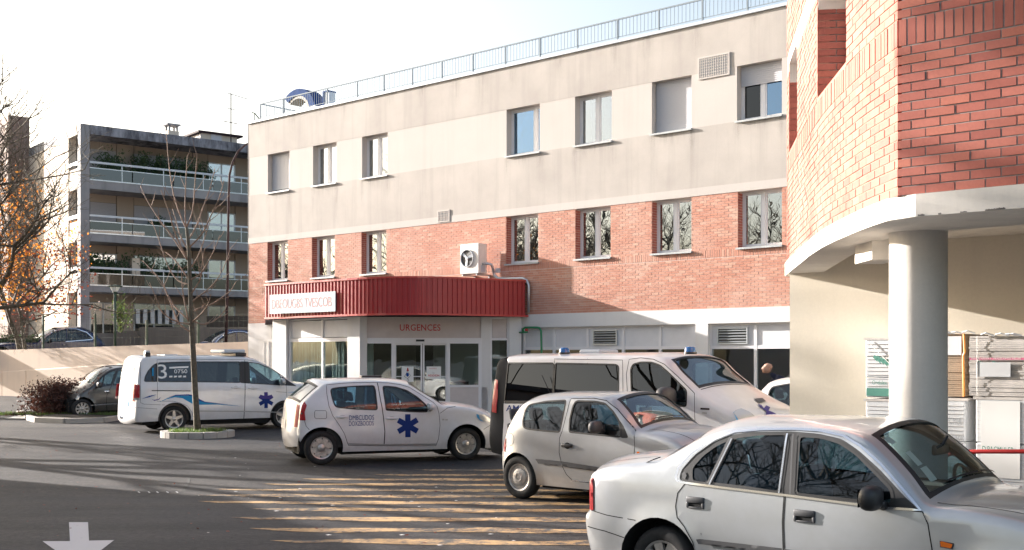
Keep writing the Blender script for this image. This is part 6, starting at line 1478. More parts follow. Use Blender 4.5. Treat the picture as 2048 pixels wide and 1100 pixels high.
def star_poly(c, r, wd, n=6, rot=0):     # six armed blue star as one outline
    out = []
    for k in range(n):
        an = rot + math.pi / 2 + 6.28318 * k / n; d = (math.cos(an), math.sin(an)); p = (-d[1], d[0]); ri = wd / math.sin(math.pi / n) * .5
        out += [(c[0] + d[0] * r - p[0] * wd / 2, c[1] + d[1] * r - p[1] * wd / 2), (c[0] + d[0] * r + p[0] * wd / 2, c[1] + d[1] * r + p[1] * wd / 2)]
        a2 = an + math.pi / n; out.append((c[0] + math.cos(a2) * ri, c[1] + math.sin(a2) * ri))
    return out
def frame_from(p, q): a, b = ground_pt(*p), ground_pt(*q); return Fr(a[0], a[1], math.atan2(b[1] - a[1], b[0] - a[0])), math.dist(a, b)

# --- compact white ambulance car
Z5 = zt(560, 730, 4.655)
fr_, wb = frame_from((644.4, 930.9), (933.4, 921.2))
B = Body(fr_, 1.74, 1.02, .38, fil=.07, croof=.045, cend=.14, end=(.55, .14))
T5 = lambda pts: B.T(Z5(pts))
out = T5([(205, 762), (190, 705), (182, 640), (188, 560), (196, 480), (205, 400), (215, 362), (295, 272), (372, 205), (405, 178), (450, 166), (560, 155), (750, 146), (900, 146), (1010, 152), (1120, 165), (1212, 190), (1330, 262), (1440, 325), (1528, 378), (1600, 378), (1750, 395), (1880, 428), (1970, 470), (2050, 540), (2095, 610), (2112, 690), (2108, 760), (2080, 790)])
B.shape(out, [(0, .30, .375), (wb, .30, .375)], .225)
A_ = lambda x, y: T5([(x, y)])[0]
hr_, hf_ = A_(580, 483), A_(1040, 497); st = A_(1190, 565); txa, txb = A_(645, 515), A_(875, 480); t2a = A_(642, 568)
wsb, wst = A_(1528, 378), A_(1212, 190)
make_car('ambulance_car', 'small white hatchback ambulance with one large blue star on the front door', B, 'paint_white', dict(
    glass=[T5([(472, 240), (484, 220), (560, 208), (700, 198), (876, 193), (888, 240), (905, 415), (870, 416), (700, 410), (560, 397), (515, 386), (490, 320)]),
           T5([(957, 199), (1010, 199), (1080, 207), (1180, 237), (1280, 300), (1362, 374), (1372, 436), (1300, 437), (1150, 430), (1000, 421), (988, 415)])],
    doors=[T5([(432, 185), (600, 168), (750, 162), (905, 163), (915, 215), (935, 330), (960, 480), (974, 620), (965, 752), (640, 750), (625, 718), (600, 640), (560, 572), (490, 470), (455, 380), (436, 270)]),
           T5([(908, 163), (1010, 167), (1120, 182), (1205, 208), (1320, 280), (1430, 350), (1462, 385), (1480, 450), (1490, 560), (1475, 690), (1450, 752), (970, 752), (978, 620), (964, 480), (938, 330), (918, 215)])],
    handles=[(hr_[0], hr_[1], .20, .035, None), (hf_[0], hf_[1], .20, .035, None)],
    seams=[T5([(235, 515), (250, 570), (278, 605)]), T5([(1490, 450), (1560, 400), (1640, 385)]), T5([(1895, 600), (1960, 560), (2040, 560)]), T5([(325, 440), (332, 425), (425, 425), (434, 440), (434, 490), (425, 500), (338, 500), (326, 488), (325, 440)])],
    screens=[(16, 19), (6, 8)], screen_glass=['car_glass', 'car_glass'], cabin=(B.idx and -.35, wsb[0] - .05), shelf=(-.35, .2),
    strip_seams=[(B.idx[19] + 2, -.9, B.idx[19] + 2, .9)],
    decals=[('star', star_poly(st, .208, .10), 'star_blue', .004)],
    texts=[('lettering', 'DMBCUDOS', txa[0], txa[1], (txb[0] - txa[0]), .088, 'star_blue', .0), ('lettering', 'DOXZBOODS', t2a[0], t2a[1], (txb[0] - txa[0]), .085, 'star_blue', .0)],
    both=[('tail_lamp', T5([(236, 340), (256, 375), (238, 440), (246, 518), (196, 520), (198, 470), (208, 420), (214, 385)]), 'tail_red', .006),
          ('headlamp', T5([(1832, 462), (1900, 462), (1985, 490), (2040, 545), (1980, 540), (1880, 520), (1845, 495)]), 'lamp_clear', .006), ('headlamp_rim', T5([(1826, 456), (1850, 462), (1862, 505), (1900, 528), (1860, 515), (1835, 490)]), 'lamp_blue', .008),
          ('side_repeater', T5([(1508, 502), (1528, 500), (1530, 514), (1510, 516)]), 'rim', .006), ('side_repeater', T5([(1538, 504), (1560, 503), (1560, 516), (1540, 517)]), 'rim', .006)],
    lines=[('sill_crease', T5([(640, 735), (965, 742), (1450, 737)]), .022, 'paint_silver', .004)],
    strip_patches=[('tail_lamp', B.idx[2] + 2, B.idx[6] - 1, -.99, -.86, 'tail_red', .006), ('tail_lamp', B.idx[2] + 2, B.idx[6] - 1, .86, .99, 'tail_red', .006), ('number_plate', B.idx[2] + 1, B.idx[3] + 1, -.3, .3, 'plate', .01), ('grille', B.idx[23] + 3, B.idx[24] + 2, -.5, .5, 'black', .006)],
    seats=[A_(1180, 0)[0] - .55, A_(620, 0)[0] + .1], wheel_at=A_(1330, 400)[0] - .15, inner_mirror=(wst[0] + .1, wst[1] - .1),
    wheels=[(0, .305, .20, .18, 'hub'), (wb, .305, .20, .18, 'hub')], mirror=(A_(1385, 400)[0], A_(1385, 405)[1] - .02, 'paint_white'), mirror_size=.85), cat='ambulance car')
ax = T5([(830, 128), (1030, 128)])
bar = MB().rbox(ax[0][0], ax[1][0] - .02, B.W * .45, B.W * .45 + .22, ax[0][1] + .03 - .03, ax[0][1] + .05, .012); 
rbx = bar.build('roof_bar', 'black', bpy.data.objects['ambulance_car'])

# --- large white van ambulance
Z4 = zt(240, 690, 5.12)
fr_, wb = frame_from((349.5, 865), (570, 857)); B = Body(fr_, 1.92, 1.12, .20, fil=.09, croof=.04, cend=.10, end=(.5, .10), zl=.55)
T4 = lambda pts: B.T(Z4(pts)); A_ = lambda x, y: T4([(x, y)])[0]
B.shape(T4([(178, 795), (165, 775), (170, 700), (175, 600), (180, 480), (186, 400), (198, 260), (212, 180), (232, 140), (265, 126), (500, 120), (800, 118), (1100, 120), (1330, 130), (1420, 160), (1500, 200), (1650, 295), (1800, 390), (1900, 398), (2030, 428), (2110, 480), (2150, 560), (2162, 680), (2150, 790), (2120, 815)]), [(0, .34, .42), (wb, .34, .42)], .30)
st = A_(1495, 565); hs, hf_ = A_(1185, 435), A_(1360, 441); n3 = A_(385, 345); tt0, tt1 = A_(505, 240), A_(700, 222)
make_car('ambulance_van', 'large white van ambulance with a blue wave stripe behind the young tree', B, 'paint_white', dict(
    glass=[T4([(252, 373), (262, 320), (290, 265), (335, 212), (372, 188), (375, 374)]), T4([(395, 182), (700, 172), (1228, 172), (1230, 384), (720, 376), (395, 376)]), T4([(1318, 176), (1420, 190), (1560, 248), (1635, 300), (1650, 345), (1645, 410), (1330, 392)])],
    glass_mats=['dark_glass', 'dark_glass', 'car_glass_side'],
    dark=[T4([(368, 184), (397, 178), (397, 380), (370, 380)]), T4([(1226, 168), (1322, 170), (1336, 396), (1228, 388)]), T4([(1655, 318), (1720, 360), (1812, 422), (1655, 412)])],
    doors=[T4([(380, 150), (1275, 148), (1278, 395), (1275, 600), (1262, 768), (760, 772), (735, 690), (690, 625), (610, 590), (540, 575), (380, 575)]), T4([(1280, 150), (1400, 165), (1500, 212), (1690, 330), (1705, 430), (1706, 600), (1690, 766), (1268, 768), (1280, 600), (1283, 395)])],
    handles=[(hs[0], hs[1], .24, .035, None), (hf_[0], hf_[1], .24, .035, None)],
    seams=[T4([(215, 165), (213, 400), (215, 590), (250, 606), (460, 614)]), T4([(1705, 485), (1600, 478)]), T4([(150, 640), (380, 655)])], screens=[(13, 17)], screen_names=['windscreen'], screen_glass=['car_glass'], cabin=(-.7, A_(1800, 390)[0] - .05),
    decals=[('star', [(p[0], p[1]) for p in star_poly(st, .21, .10)], 'star_blue', .004), ('star', [p for p in star_poly(st, .251, .126) if p[1] > st[1] + .01] + [(st[0] - .12, st[1] + .02)], 'star_purple', .006) if False else ('star_highlight', T4([(1480, 482), (1510, 482), (1512, 520), (1550, 508), (1570, 535), (1545, 552), (1445, 552), (1418, 537), (1438, 508), (1478, 520)]), 'star_purple', .006),
            ('wave', T4([(395, 588), (480, 545), (560, 522), (650, 520), (720, 518), (770, 520), (800, 545), (840, 575), (900, 592), (1000, 602), (1240, 628), (1000, 610), (860, 612), (760, 612), (700, 580), (640, 545), (560, 535), (480, 555)]), 'wave_blue', .004),
            ('wave_edge', T4([(480, 540), (570, 510), (700, 505), (760, 515), (795, 530), (810, 552), (870, 580), (1000, 596), (1245, 627), (1000, 601), (860, 588), (800, 566), (770, 530), (700, 517), (570, 521)]), 'wave_navy', .006),
            ('wave', T4([(225, 553), (300, 520), (375, 506), (310, 532)]), 'wave_navy', .005), ('wave', T4([(318, 548), (345, 562), (390, 555), (420, 532), (400, 560), (350, 572)]), 'star_purple', .005), ('wave', T4([(1705, 486), (1800, 475), (1850, 452), (1945, 470), (1880, 484)]), 'wave_blue', .005),
            ('window_sticker', T4([(505, 224), (700, 216), (700, 234), (505, 242)]), 'white_print', -.002), ('window_sticker', T4([(328, 240), (345, 230), (345, 315), (328, 318)]), 'wave_blue', -.002),
            ('window_sticker', T4([(383, 160), (388, 160), (388, 380), (383, 380)]), 'white_print', .008)] +
           [('window_sticker', T4([(x, 315), (x + 32, 313), (x + 32, 330), (x, 332)]), 'white_print', -.002) for x in (505, 552, 598, 645)],
    texts=[('lettering', '3', n3[0] + .02, n3[1] , .22, .36, 'white_print', .0), ('lettering', '0750', A_(555, 290)[0], A_(555, 290)[1], .34, .10, 'white_print', .01)],
    both=[('tail_lamp', T4([(158, 408), (208, 408), (208, 540), (150, 545)]), 'tail_red', .008), ('tail_lamp', T4([(150, 545), (208, 540), (208, 565), (146, 568)]), 'rim', .008), ('headlamp', T4([(1990, 500), (2060, 500), (2110, 540), (2120, 590), (2040, 570)]), 'lamp_clear', .008)],
    lines=[('door_rail', T4([(325, 466), (722, 470)]), .02, 'seal', .004), ('body_crease', T4([(762, 676), (1262, 680), (1690, 690)]), .03, 'paint_silver', .003)],
    strip_patches=[('tail_lamp', B.idx[3] + 1, B.idx[5], -.99, -.86, 'tail_red', .01), ('tail_lamp', B.idx[3] + 1, B.idx[5], .86, .99, 'tail_red', .01), ('rear_window', B.idx[5] + 3, B.idx[7] - 2, -.8, .8, 'seal', .008), ('number_plate', B.idx[3] - 1, B.idx[3] + 3, -.3, .3, 'plate', .01), ('rear_badge', B.idx[2] + 3, B.idx[3] + 1, -.62, -.52, 'wave_blue', .01)],
    seats=[A_(1480, 0)[0] - .2, A_(900, 0)[0], A_(600, 0)[0]], van=True, seat_mat='seat', wheel_at=A_(1600, 300)[0], wheels=[(0, .34, .235, .21, 'vito'), (wb, .34, .235, .21, 'vito')], mirror=(A_(1640, 385)[0], A_(1640, 400)[1], 'paint_silver'), mirror_size=1.15), cat='ambulance van')
vn = bpy.data.objects['ambulance_van']; zr = A_(800, 118)[1]
MB().rbox(A_(1085, 0)[0], A_(1300, 0)[0], .35, 1.5, zr + .10, zr + .19, .03).build('light_bar', 'rail_white', vn, smooth=True, angle=50); MB().rbox(A_(1200, 0)[0], A_(1310, 0)[0], .35, 1.5, zr + .01, zr + .10, .02).build('light_bar_base', 'black', vn)
MB().rbox(A_(268, 0)[0], A_(322, 0)[0], .3, .5, zr - .01, zr + .10, .02).build('rear_beacon', 'black', vn); MB().rbox(A_(272, 0)[0], A_(318, 0)[0], .3, .5, zr + .10, zr + .15, .02).build('rear_beacon_cap', 'rail_white', vn)
MB().rbox(A_(500, 0)[0], A_(640, 0)[0], .6, 1.3, zr + .0, zr + .055, .02).build('roof_hatch', 'rail_white', vn)
MB().tube([(B.amin + .05, .95, .36), (B.amin - .12, .95, .36), (B.amin - .14, .95, .42)], .03, 8).build('tow_hook', 'chrome', vn, smooth=True)

# --- white and dark panel van ambulance, right
Z6 = zt(960, 600, 2.682)
fr_ = Fr(-.25 + .85 * .7545, 18.5 - .85 * .656, RD(-41.02)); B = Body(fr_, 1.90, 1.12, .15, fil=.07, croof=.05, cend=.07, end=(.25, .03), zl=.55)
T6 = lambda pts: B.T(Z6(pts)); A_ = lambda x, y: T6([(x, y)])[0]
o6 = T6([(48, 815), (36, 760), (40, 650), (58, 500), (72, 400), (82, 345), (98, 318), (138, 305), (300, 302), (600, 299), (800, 298), (920, 302), (1000, 322), (1060, 390), (1110, 438), (1152, 478), (1240, 540), (1330, 590), (1400, 640), (1440, 700), (1462, 790), (1462, 870), (1440, 905)])
B.shape(o6, [(0, .33, .41), (3.0, .33, .41)], .30); tx = A_(140, 596)
tra = make_car('panel_van_ambulance', 'white van ambulance with blacked out side windows and two blue roof beacons', B, 'paint_white', dict(
    glass=[T6([(150, 338), (396, 339), (388, 546), (130, 543)]), T6([(404, 339), (728, 346), (744, 356), (742, 555), (392, 547)]), T6([(808, 372), (820, 345), (860, 334), (920, 334), (965, 350), (1010, 388), (1070, 448), (1108, 485), (1106, 570), (830, 560), (812, 480)])],
    glass_mats=['privacy', 'privacy', 'car_glass_side'], dark=[T6([(130, 545), (392, 549), (742, 557), (742, 566), (392, 558), (130, 556)])],
    grey=[T6([(10, 880), (10, 640), (60, 298), (140, 300), (150, 335), (150, 342), (131, 543), (127, 560), (127, 650), (127, 880)])],
    doors=[T6([(400, 316), (765, 322), (768, 560), (770, 760), (392, 740), (392, 550)]), T6([(800, 318), (860, 310), (930, 318), (990, 345), (1060, 410), (1150, 500), (1153, 640), (1140, 800), (800, 770), (795, 560), (785, 400)])],
    handles=[(A_(745, 600)[0], A_(745, 610)[1], .2, .04, 'black'), (A_(830, 600)[0], A_(830, 610)[1], .2, .04, 'black')],
    shell_grey=[(0, 6)], screens=[(12, 15)], screen_names=['windscreen'], cabin=(2.0, A_(1152, 478)[0] - .05), seams=[T6([(398, 312), (398, 335)]), T6([(577, 314), (576, 345)])],
    both=[('tail_lamp', T6([(80, 425), (98, 430), (97, 520), (90, 605), (64, 600), (68, 520)]), 'tail_red', .01), ('side_badge', T6([(1183, 578), (1232, 580), (1232, 590), (1183, 588)]), 'dark_metal', .005), ('side_repeater', T6([(1192, 600), (1218, 601), (1218, 612), (1192, 611)]), 'rim', .006)],
    texts=[('lettering', 'AMBUL', tx[0], tx[1], .62, .10, 'star_blue', .01)],
    strip_px=[('headlamp', [(1466, 828), (1470, 822), (1482, 818), (1497, 824), (1510, 835), (1518, 846), (1500, 850), (1480, 848)], 'lamp_clear', .012, (B.idx[15], B.idx[20])), ('headlamp_rim', [(1466, 826), (1470, 822), (1478, 846), (1484, 852), (1472, 842)], 'lamp_blue', .008, (B.idx[15], B.idx[20])),
              ('star', [(1515, 809), (1522, 811), (1527, 818), (1532, 812), (1540, 816), (1536, 822), (1546, 826), (1555, 831), (1552, 834), (1543, 831), (1550, 838), (1544, 840), (1534, 832), (1536, 838), (1529, 836), (1532, 824), (1520, 816)], 'star_purple', .012, (B.idx[15], B.idx[19])),
              ('air_intake', [(1507, 799), (1524, 797), (1532, 804), (1518, 807)], 'moulding', .012, (B.idx[15], B.idx[18])), ('nose_badge', [(1573, 834), (1576, 829), (1583, 829), (1586, 833), (1583, 838), (1576, 838)], 'rim', .015, (B.idx[16], B.idx[21]))],
    strip_patches=[('wiper', B.idx[15] - .2, B.idx[15] + .2, -.7, -.1, 'black', .02), ('wiper', B.idx[15] - .2, B.idx[15] + .2, .05, .65, 'black', .02), ('bonnet_gap', B.idx[15] + .6, B.idx[15] + 1.0, -.95, .95, 'seal', .004)],
    seats=[A_(950, 0)[0]], van=True, wheel_at=A_(1080, 0)[0] - .05, wheels=[(0, .33, .21, .2, 'steel'), (3.0, .33, .21, .2, 'steel')], mirror=(A_(1085, 0)[0], A_(1085, 520)[1] - .05, 'moulding'), mirror_size=1.6), cat='ambulance van')
zr = A_(600, 299)[1]
for x, y in ((354, .35), (1022, .35)):
    bc = part_empty('beacon', tra, (A_(x, 0)[0] + .15, .55, zr + .02)); MB().lathe([(.001, 0), (.10, 0), (.095, .035), (.085, .035)], 20).build('beacon_base', 'black', bc, smooth=True, angle=40); MB().lathe([(.085, .035), (.082, .09), (.06, .11), (.001, .115)], 20).build('beacon_lens', 'beacon', bc, smooth=True)
MB().rbox(A_(440, 0)[0], A_(555, 0)[0], .7, 1.2, zr + .03, zr + .10, .03).build('roof_box', 'rail_white', tra)
MB().tube([(A_(392, 0)[0] + .25, .06, 1.12), (A_(392, 0)[0] + .1, .0, 1.45), (A_(392, 0)[0], .0, 1.62)], .006, 5).build('aerial', 'seal', tra)

# --- silver three door hatchback
Z7 = zt(970, 690, 3.438); g = ground_pt(1033, 998)
fr_ = Fr(g[0], g[1], RD(-41.02)); B = Body(fr_, 1.64, .93, .30, fil=.08, croof=.05, cend=.14, end=(.6, .16), zl=.5)
T7 = lambda pts: B.T(Z7(pts)); A_ = lambda x, y: T7([(x, y)])[0]
o7 = T7([(118, 930), (98, 890), (82, 810), (80, 750), (94, 700), (108, 650), (128, 590), (165, 520), (205, 458), (245, 410), (300, 378), (380, 362), (470, 354), (600, 352), (740, 354), (820, 362), (868, 380), (905, 415), (960, 482), (1035, 583)])
o7 += [(o7[-1][0] + .22, o7[-1][1] - .025), (o7[-1][0] + .55, o7[-1][1] - .09), (2.86, .70), (3.06, .58), (3.15, .42), (3.14, .28), (3.06, .22)]
o7 = [(a - .07 * max(0, 1 - (a + .36) / .5), z) for a, z in o7]
B.shape(o7, [(0, .29, .335), (2.47, .29, .335)], .21)
hnd = A_(567, 692); ha_ = hnd
CL = dict(
    glass=[T7([(262, 562), (258, 520), (280, 445), (303, 412), (420, 388), (558, 380), (540, 470), (515, 598), (400, 590), (290, 577)]), T7([(578, 598), (585, 500), (608, 412), (628, 384), (760, 388), (825, 402), (880, 455), (925, 525), (935, 632), (750, 616)])],
    dark=[T7([(922, 512), (955, 560), (990, 640), (930, 640)])],
    doors=[T7([(588, 368), (740, 366), (830, 382), (905, 440), (1028, 590), (1030, 700), (1020, 800), (1000, 900), (940, 962), (700, 945), (600, 930), (560, 890), (530, 830), (510, 740), (512, 640), (530, 595), (560, 480)])],
    handles=[(hnd[0], hnd[1], .17, .045, 'black')], screens=[(16, 19), (6, 9)], cabin=(-.30, A_(1035, 583)[0] - .03), shelf=(-.3, .1),
    seams=[T7([(105, 735), (180, 742)]), [(2.2, .66), (2.45, .70), (2.8, .70)]],
    both=[('side_moulding', T7([(350, 783), (400, 786), (528, 799), (528, 832), (370, 815)]), 'moulding', .014), ('side_moulding', T7([(530, 799), (800, 842), (960, 868), (990, 885), (985, 900), (800, 874), (530, 832)]), 'moulding', .014),
          ('tail_lamp', T7([(96, 700), (110, 648), (118, 640), (120, 700), (112, 735), (100, 735)]), 'tail_red', .008), ('side_repeater', T7([(1045, 733), (1062, 733), (1064, 747), (1046, 748)]), 'amber', .006), ('headlamp', [(2.72, .60), (2.80, .66), (2.98, .60), (3.06, .52), (3.0, .48), (2.8, .52)], 'lamp_clear', .006), ('sill_scuff', T7([(590, 925), (700, 940), (760, 944), (760, 950), (600, 936)]), 'chrome', .004)],
    strip_seams=[(B.idx[19] + 1.5, -.85, B.idx[23], -.72), (B.idx[19] + 1.5, .85, B.idx[23], .72)],
    strip_patches=[('wiper', B.idx[19] - 1.6, B.idx[19] - 1.2, -.55, .15, 'black', .012), ('wiper', B.idx[19] - 1.6, B.idx[19] - 1.2, .2, .8, 'black', .012), ('tail_lamp', B.idx[3] + 1, B.idx[5], -.99, -.85, 'tail_red', .008), ('tail_lamp', B.idx[3] + 1, B.idx[5], .85, .99, 'tail_red', .008), ('number_plate', B.idx[3] + 1, B.idx[4] + 1, -.3, .3, 'plate', .01), ('washer_jet', B.idx[19] + 3, B.idx[19] + 3.3, -.3, -.28, 'black', .02)],
    seats=[A_(760, 0)[0] - .25, A_(420, 0)[0] - .1], wheel_at=A_(930, 0)[0] + .02, inner_mirror=(A_(868, 0)[0] + .22, A_(0, 0)[1] if False else 1.22),
    wheels=[(0, .29, .185, .17, 'steel'), (2.47, .29, .185, .17, 'steel')], mirror=(A_(905, 0)[0], A_(905, 600)[1] + .0, 'moulding'), mirror_size=.95)
fc_ = A_(160, 650); CL['seams'].append([(fc_[0] + .085 * math.cos(k * .5236), fc_[1] + .085 * math.sin(k * .5236)) for k in range(13)])
make_car('hatchback_car', 'silver three door hatchback with black mirror and side moulding parked before the dark windowed van', B, 'paint_silver', CL, cat='car')
CLW = dict(CL); 
make_car('hatchback_car', 'white hatchback seen from its tail between the porch and the dark windowed van', B, 'paint_white', CLW, loc=(-.30, 27.0, 0), scale=1.05, cat='car')
make_car('hatchback_car', 'white hatchback half hidden behind the ambulance bonnet and the cream wall', B, 'paint_white', CLW, loc=(4.62, 21.2, 0), scale=1.075, cat='car')

# --- pale silver saloon in the foreground
ZA = zt(1140, 800, 2.2555)
fr_ = Fr(1.135, 8.88, RD(-41.02)); B = Body(fr_, 1.69, .95, .30, fil=.075, croof=.055, cend=.13, end=(.55, .13), zl=.5)
TA = lambda pts: B.T(ZA(pts)); A_ = lambda x, y: TA([(x, y)])[0]
o8 = TA([(80, 765), (52, 700), (22, 600), (14, 530), (28, 508), (42, 498), (40, 430), (46, 350), (66, 326), (125, 306), (230, 290), (330, 280), (400, 268), (480, 226), (560, 180), (640, 146), (720, 126), (800, 120), (1000, 122), (1150, 128), (1240, 142), (1325, 168), (1410, 243), (1500, 345), (1590, 462), (1640, 480), (1760, 492), (1900, 515), (2048, 550)])
o8 += [(o8[-1][0] + .35, o8[-1][1] - .10), (3.30, .60), (3.38, .42), (3.36, .30), (3.28, .22)]
B.shape(o8, [(0, .30, .365), (2.62, .30, .365)], .21)
h1, h2 = A_(566, 463), A_(1058, 524)
bl = lambda z, a: (a, z)
rv = make_car('saloon_car', 'pale silver four door saloon closest to the camera with black door handles', B, 'paint_pale', dict(
    glass=[TA([(548, 370), (547, 305), (600, 245), (660, 202), (718, 176), (622, 378)]), TA([(636, 377), (740, 168), (850, 153), (978, 151), (944, 418), (800, 396)]), TA([(1017, 424), (1034, 160), (1130, 166), (1215, 190), (1290, 240), (1380, 330), (1452, 405), (1458, 470), (1250, 450)])],
    glass_mats=['car_glass_side'] * 3, dark=[TA([(492, 358), (500, 318), (560, 248), (640, 192), (720, 158), (820, 144), (1000, 142), (1120, 152), (1225, 175), (1300, 225), (1400, 315), (1500, 425), (1578, 500), (1400, 478), (1150, 442), (970, 425), (800, 402), (620, 380), (520, 370)])],
    doors=[TA([(522, 374), (700, 398), (966, 428), (958, 550), (962, 677)]) + [(A_(962, 677)[0] + .02, .27), (A_(600, 677)[0] + .10, .27)] + TA([(572, 690), (558, 640), (520, 572), (486, 530), (476, 480), (486, 420)]),
           TA([(972, 428), (1200, 455), (1590, 505), (1615, 560), (1634, 677)]) + [(A_(1640, 677)[0] + .02, .27), (A_(962, 677)[0] + .04, .27)] + TA([(968, 677), (964, 550)])],
    handles=[(h1[0], h1[1], .155, .088, 'moulding'), (h2[0], h2[1], .165, .088, 'moulding')],
    seams=[TA([(72, 500), (160, 520), (300, 542)]), TA([(330, 282), (400, 258)]), TA([(1640, 482), (1700, 560), (1760, 677)]) if False else TA([(590, 630), (591, 600)])],
    screens=[(21, 24), (12, 14)], cabin=(A_(500, 0)[0] + .05, A_(1590, 462)[0] - .05), shelf=(A_(480, 0)[0] - .1, A_(640, 0)[0]),
    both=[('side_moulding', TA([(575, 628), (590, 626), (960, 668), (960, 698), (585, 648)]), 'moulding', .014), ('side_moulding', TA([(968, 670), (1400, 735), (1620, 770), (1620, 796), (1400, 765), (968, 700)]), 'moulding', .014),
          ('tail_lamp', TA([(62, 365), (86, 345), (88, 500), (64, 498)]), 'tail_red', .01), ('side_repeater', TA([(1672, 640), (1680, 636), (1728, 650), (1722, 668), (1676, 660)]), 'amber', .012), ('lock_disc', TA([(505, 330), (520, 322), (528, 340), (520, 358), (508, 350)]), 'moulding', .006),
          ('repeater_rim', TA([(1668, 634), (1734, 646), (1728, 674), (1670, 664)]), 'moulding', .004)],
    lines=[('chrome_strip', TA([(480, 345), (492, 305), (555, 238), (640, 180), (740, 142), (850, 132), (1005, 130), (1120, 137), (1230, 160), (1310, 205), (1400, 285), (1500, 400), (1583, 496), (1400, 484), (1000, 432), (700, 396), (515, 372), (484, 362), (480, 345)]), .016, 'chrome', .010),
           ('chrome_divider', TA([(626, 378), (728, 170)]), .035, 'moulding', .006), ('chrome_divider', TA([(630, 380), (732, 172)]), .008, 'chrome', .010), ('chrome_divider', TA([(944, 420), (980, 150)]), .012, 'chrome', .008), ('pillar_highlight', TA([(996, 422), (1008, 152)]), .012, 'moulding', .012),
           ('bumper_line', TA([(50, 575), (150, 592), (250, 620)]), .008, 'dark', .003)],
    strip_seams=[(B.idx[24] + 1.5, -.95, B.idx[30], -.80), (B.idx[24] + 1.5, .95, B.idx[30], .8), (B.idx[11], -.8, B.idx[8], -.8)],
    strip_patches=[('tail_lamp', B.idx[5], B.idx[7], -.99, -.8, 'tail_red', .01), ('tail_lamp', B.idx[5], B.idx[7], .8, .99, 'tail_red', .01), ('wiper', B.idx[24] - 1.5, B.idx[24] - 1.2, -.6, .1, 'black', .012), ('wiper', B.idx[24] - 1.5, B.idx[24] - 1.2, .15, .8, 'black', .012),
                   ('window_sticker', B.idx[24] - 7, B.idx[24] - 4.6, -.76, -.68, 'white_card', -.02), ('window_sticker', B.idx[24] - 4.2, B.idx[24] - 2.2, -.76, -.66, 'white_card', -.02), ('window_sticker', B.idx[21] + 1.5, B.idx[21] + 3, -.82, -.74, 'white_card', -.02)],
    seats=[A_(1250, 0)[0] - .35, A_(900, 0)[0] - .25], seat_mat='seat_light', wheel_at=A_(1450, 0)[0] + .15, inner_mirror=(A_(1325, 0)[0] + .30, 1.24),
    wheels=[(0, .295, .19, .18, 'spoke8'), (2.62, .295, .19, .18, 'spoke8')], mirror=(A_(1450, 0)[0], A_(1400, 455)[1] - .03, 'black'), mirror_size=1.0), cat='car')

# --- dark grey people carrier behind the bush
ZG = zt(140, 720, 7.857); g = ground_pt(166, 838)
fr_ = Fr(g[0], g[1], RD(38)); B = Body(fr_, 1.74, .98, .28, fil=.08, croof=.05, cend=.14, end=(.6, .16))
TG = lambda pts: B.T(ZG(pts)); A_ = lambda x, y: TG([(x, y)])[0]
o9 = TG([(120, 905), (100, 840), (98, 720), (108, 640), (125, 590), (150, 545), (200, 505), (270, 455), (345, 408), (420, 325), (520, 225), (620, 155), (700, 128), (800, 110), (950, 104), (1300, 110), (1700, 140), (1950, 230), (2100, 400), (2200, 540), (2260, 700), (2250, 860), (2200, 905)])
wbG = 2.6
B.shape(o9, [(0, .31, .37), (wbG, .31, .37)], .24)
make_car('people_carrier', 'dark grey people carrier facing left beside the dark red bush', B, 'paint_grey', dict(
    glass=[TG([(412, 425), (425, 380), (490, 285), (520, 245), (530, 250), (500, 415)]), TG([(505, 415), (545, 240), (620, 190), (720, 165), (690, 250), (640, 398)]), TG([(675, 395), (752, 165), (905, 158), (1150, 160), (1120, 390)]), TG([(1180, 390), (1210, 165), (1700, 190), (1850, 300), (1700, 380)])],
    doors=[TG([(295, 500), (330, 430), (430, 330), (560, 210), (700, 145), (745, 140), (650, 400), (575, 560), (570, 700), (580, 840), (300, 848), (285, 650)]), TG([(750, 140), (1170, 140), (1150, 400), (1160, 600), (1100, 830), (585, 840), (575, 700), (580, 560), (655, 400)])],
    handles=[(A_(535, 0)[0], A_(535, 495)[1], .16, .05, 'chrome'), (A_(805, 0)[0], A_(805, 475)[1], .16, .05, 'chrome')], screens=[(8, 12), (17, 19)], facing=-1, cabin=(A_(345, 0)[0] + .05, 3.0),
    lines=[('chrome_strip', TG([(320, 712), (575, 695), (800, 680), (1090, 665)]), .03, 'chrome', .012), ('sill_strip', TG([(320, 846), (790, 828)]), .03, 'chrome', .004)], both=[('headlamp', TG([(112, 620), (140, 560), (160, 540), (165, 590), (140, 640)]), 'lamp_clear', .008)],
    seats=[A_(700, 0)[0], 1.9], wheel_at=A_(560, 0)[0], wheels=[(0, .31, .21, .18, 'multi'), (wbG, .31, .21, .18, 'multi')], mirror=(A_(400, 0)[0], A_(400, 420)[1], 'moulding'), mirror_size=1.1), cat='car')

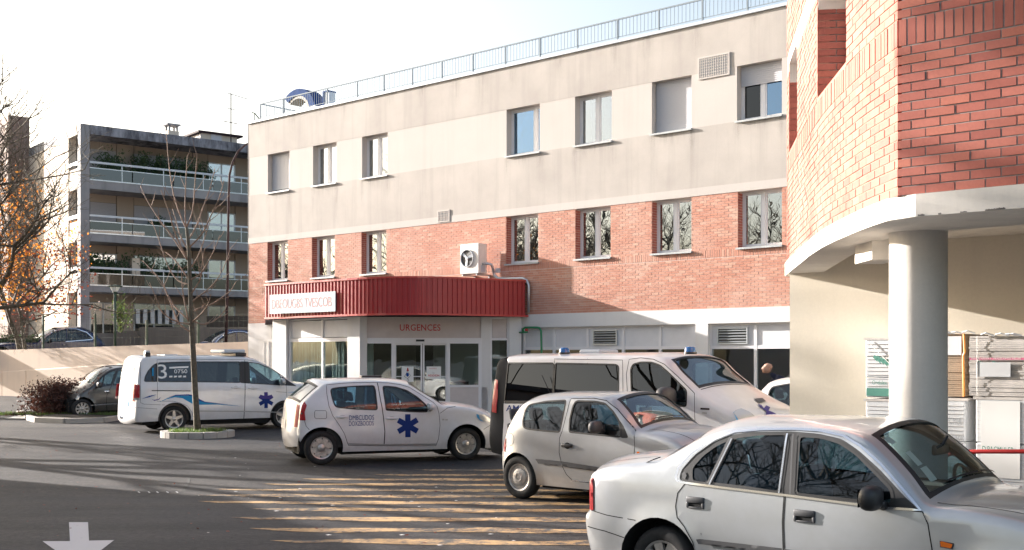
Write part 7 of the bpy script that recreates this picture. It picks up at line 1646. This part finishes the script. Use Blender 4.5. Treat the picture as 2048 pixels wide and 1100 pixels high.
# --- blue saloon on the upper street, and a second one further along
ZB = zt(0, 620, 4.583); X0b = (42 - CX) / FPX * 58.0
fr_ = Fr(X0b, 58.0, RD(36)); B = Body(fr_, 1.9, .92, .34, gz0=1.8, fil=.09, croof=.06, cend=.16, end=(.7, .2))
TB = lambda pts: B.T(ZB(pts)); A_ = lambda x, y: TB([(x, y)])[0]
o10 = TB([(-20, 445), (-45, 420), (-50, 380), (-20, 350), (60, 328), (200, 305), (350, 294), (480, 284), (560, 228), (650, 185), (760, 172), (860, 190), (950, 238), (1005, 295), (1025, 340), (1025, 410), (1000, 445)])
B.shape(o10, [(0, .34, .38), (2.9, .34, .38)], .2)
SB = dict(glass_mats=['dark_glass'] * 4, glass=[TB([(505, 290), (545, 250), (605, 208), (700, 188), (705, 280)]), TB([(715, 280), (712, 187), (780, 190), (855, 216), (905, 258), (880, 270)])], doors=[TB([(470, 300), (500, 288), (708, 284), (708, 425), (500, 430), (470, 380)]), TB([(712, 284), (880, 275), (860, 340), (820, 420), (712, 425)])],
    handles=[(A_(660, 0)[0], A_(660, 310)[1], .2, .03, None)], screens=[(7, 9), (11, 13)], facing=-1, cabin=(A_(480, 0)[0], A_(900, 0)[0]), lines=[('chrome_strip', TB([(495, 292), (545, 242), (605, 200), (700, 180), (780, 182), (865, 210), (918, 258), (905, 268), (700, 284)]), .035, 'chrome', .006)],
    both=[('headlamp', TB([(60, 345), (130, 328), (150, 335), (110, 352)]), 'lamp_clear', .008)], strip_patches=[('headlamp', B.idx[3] + 1, B.idx[4] + 2, -.95, -.6, 'lamp_clear', .01), ('headlamp', B.idx[3] + 1, B.idx[4] + 2, .6, .95, 'lamp_clear', .01)], seats=[A_(680, 0)[0], A_(860, 0)[0]], wheel_at=A_(570, 0)[0],
    wheels=[(0, .34, .24, .22, 'multi'), (2.9, .34, .24, .22, 'multi')], mirror=(A_(545, 0)[0], A_(560, 288)[1], 'black'))
b1 = make_car('blue_car', 'dark blue coupe shaped car parked above the retaining wall at far left', B, 'paint_blue', SB, cat='car')
b1.scale = (1.16, 1.1, 1.16); b1.location.x -= 1.0; b1.location.z = 1.62; b2 = copy_tree(b1); b2.location = ((362 - CX) / FPX * 54.6, 54.6, 1.60); b2.scale = (1.02, 1.02, 1.02); b2['label'] = 'blue car of which only the roof shows above the retaining wall beside the hospital corner'; b2['category'] = 'car'
b1['group'] = b2['group'] = 'blue cars on the upper street'
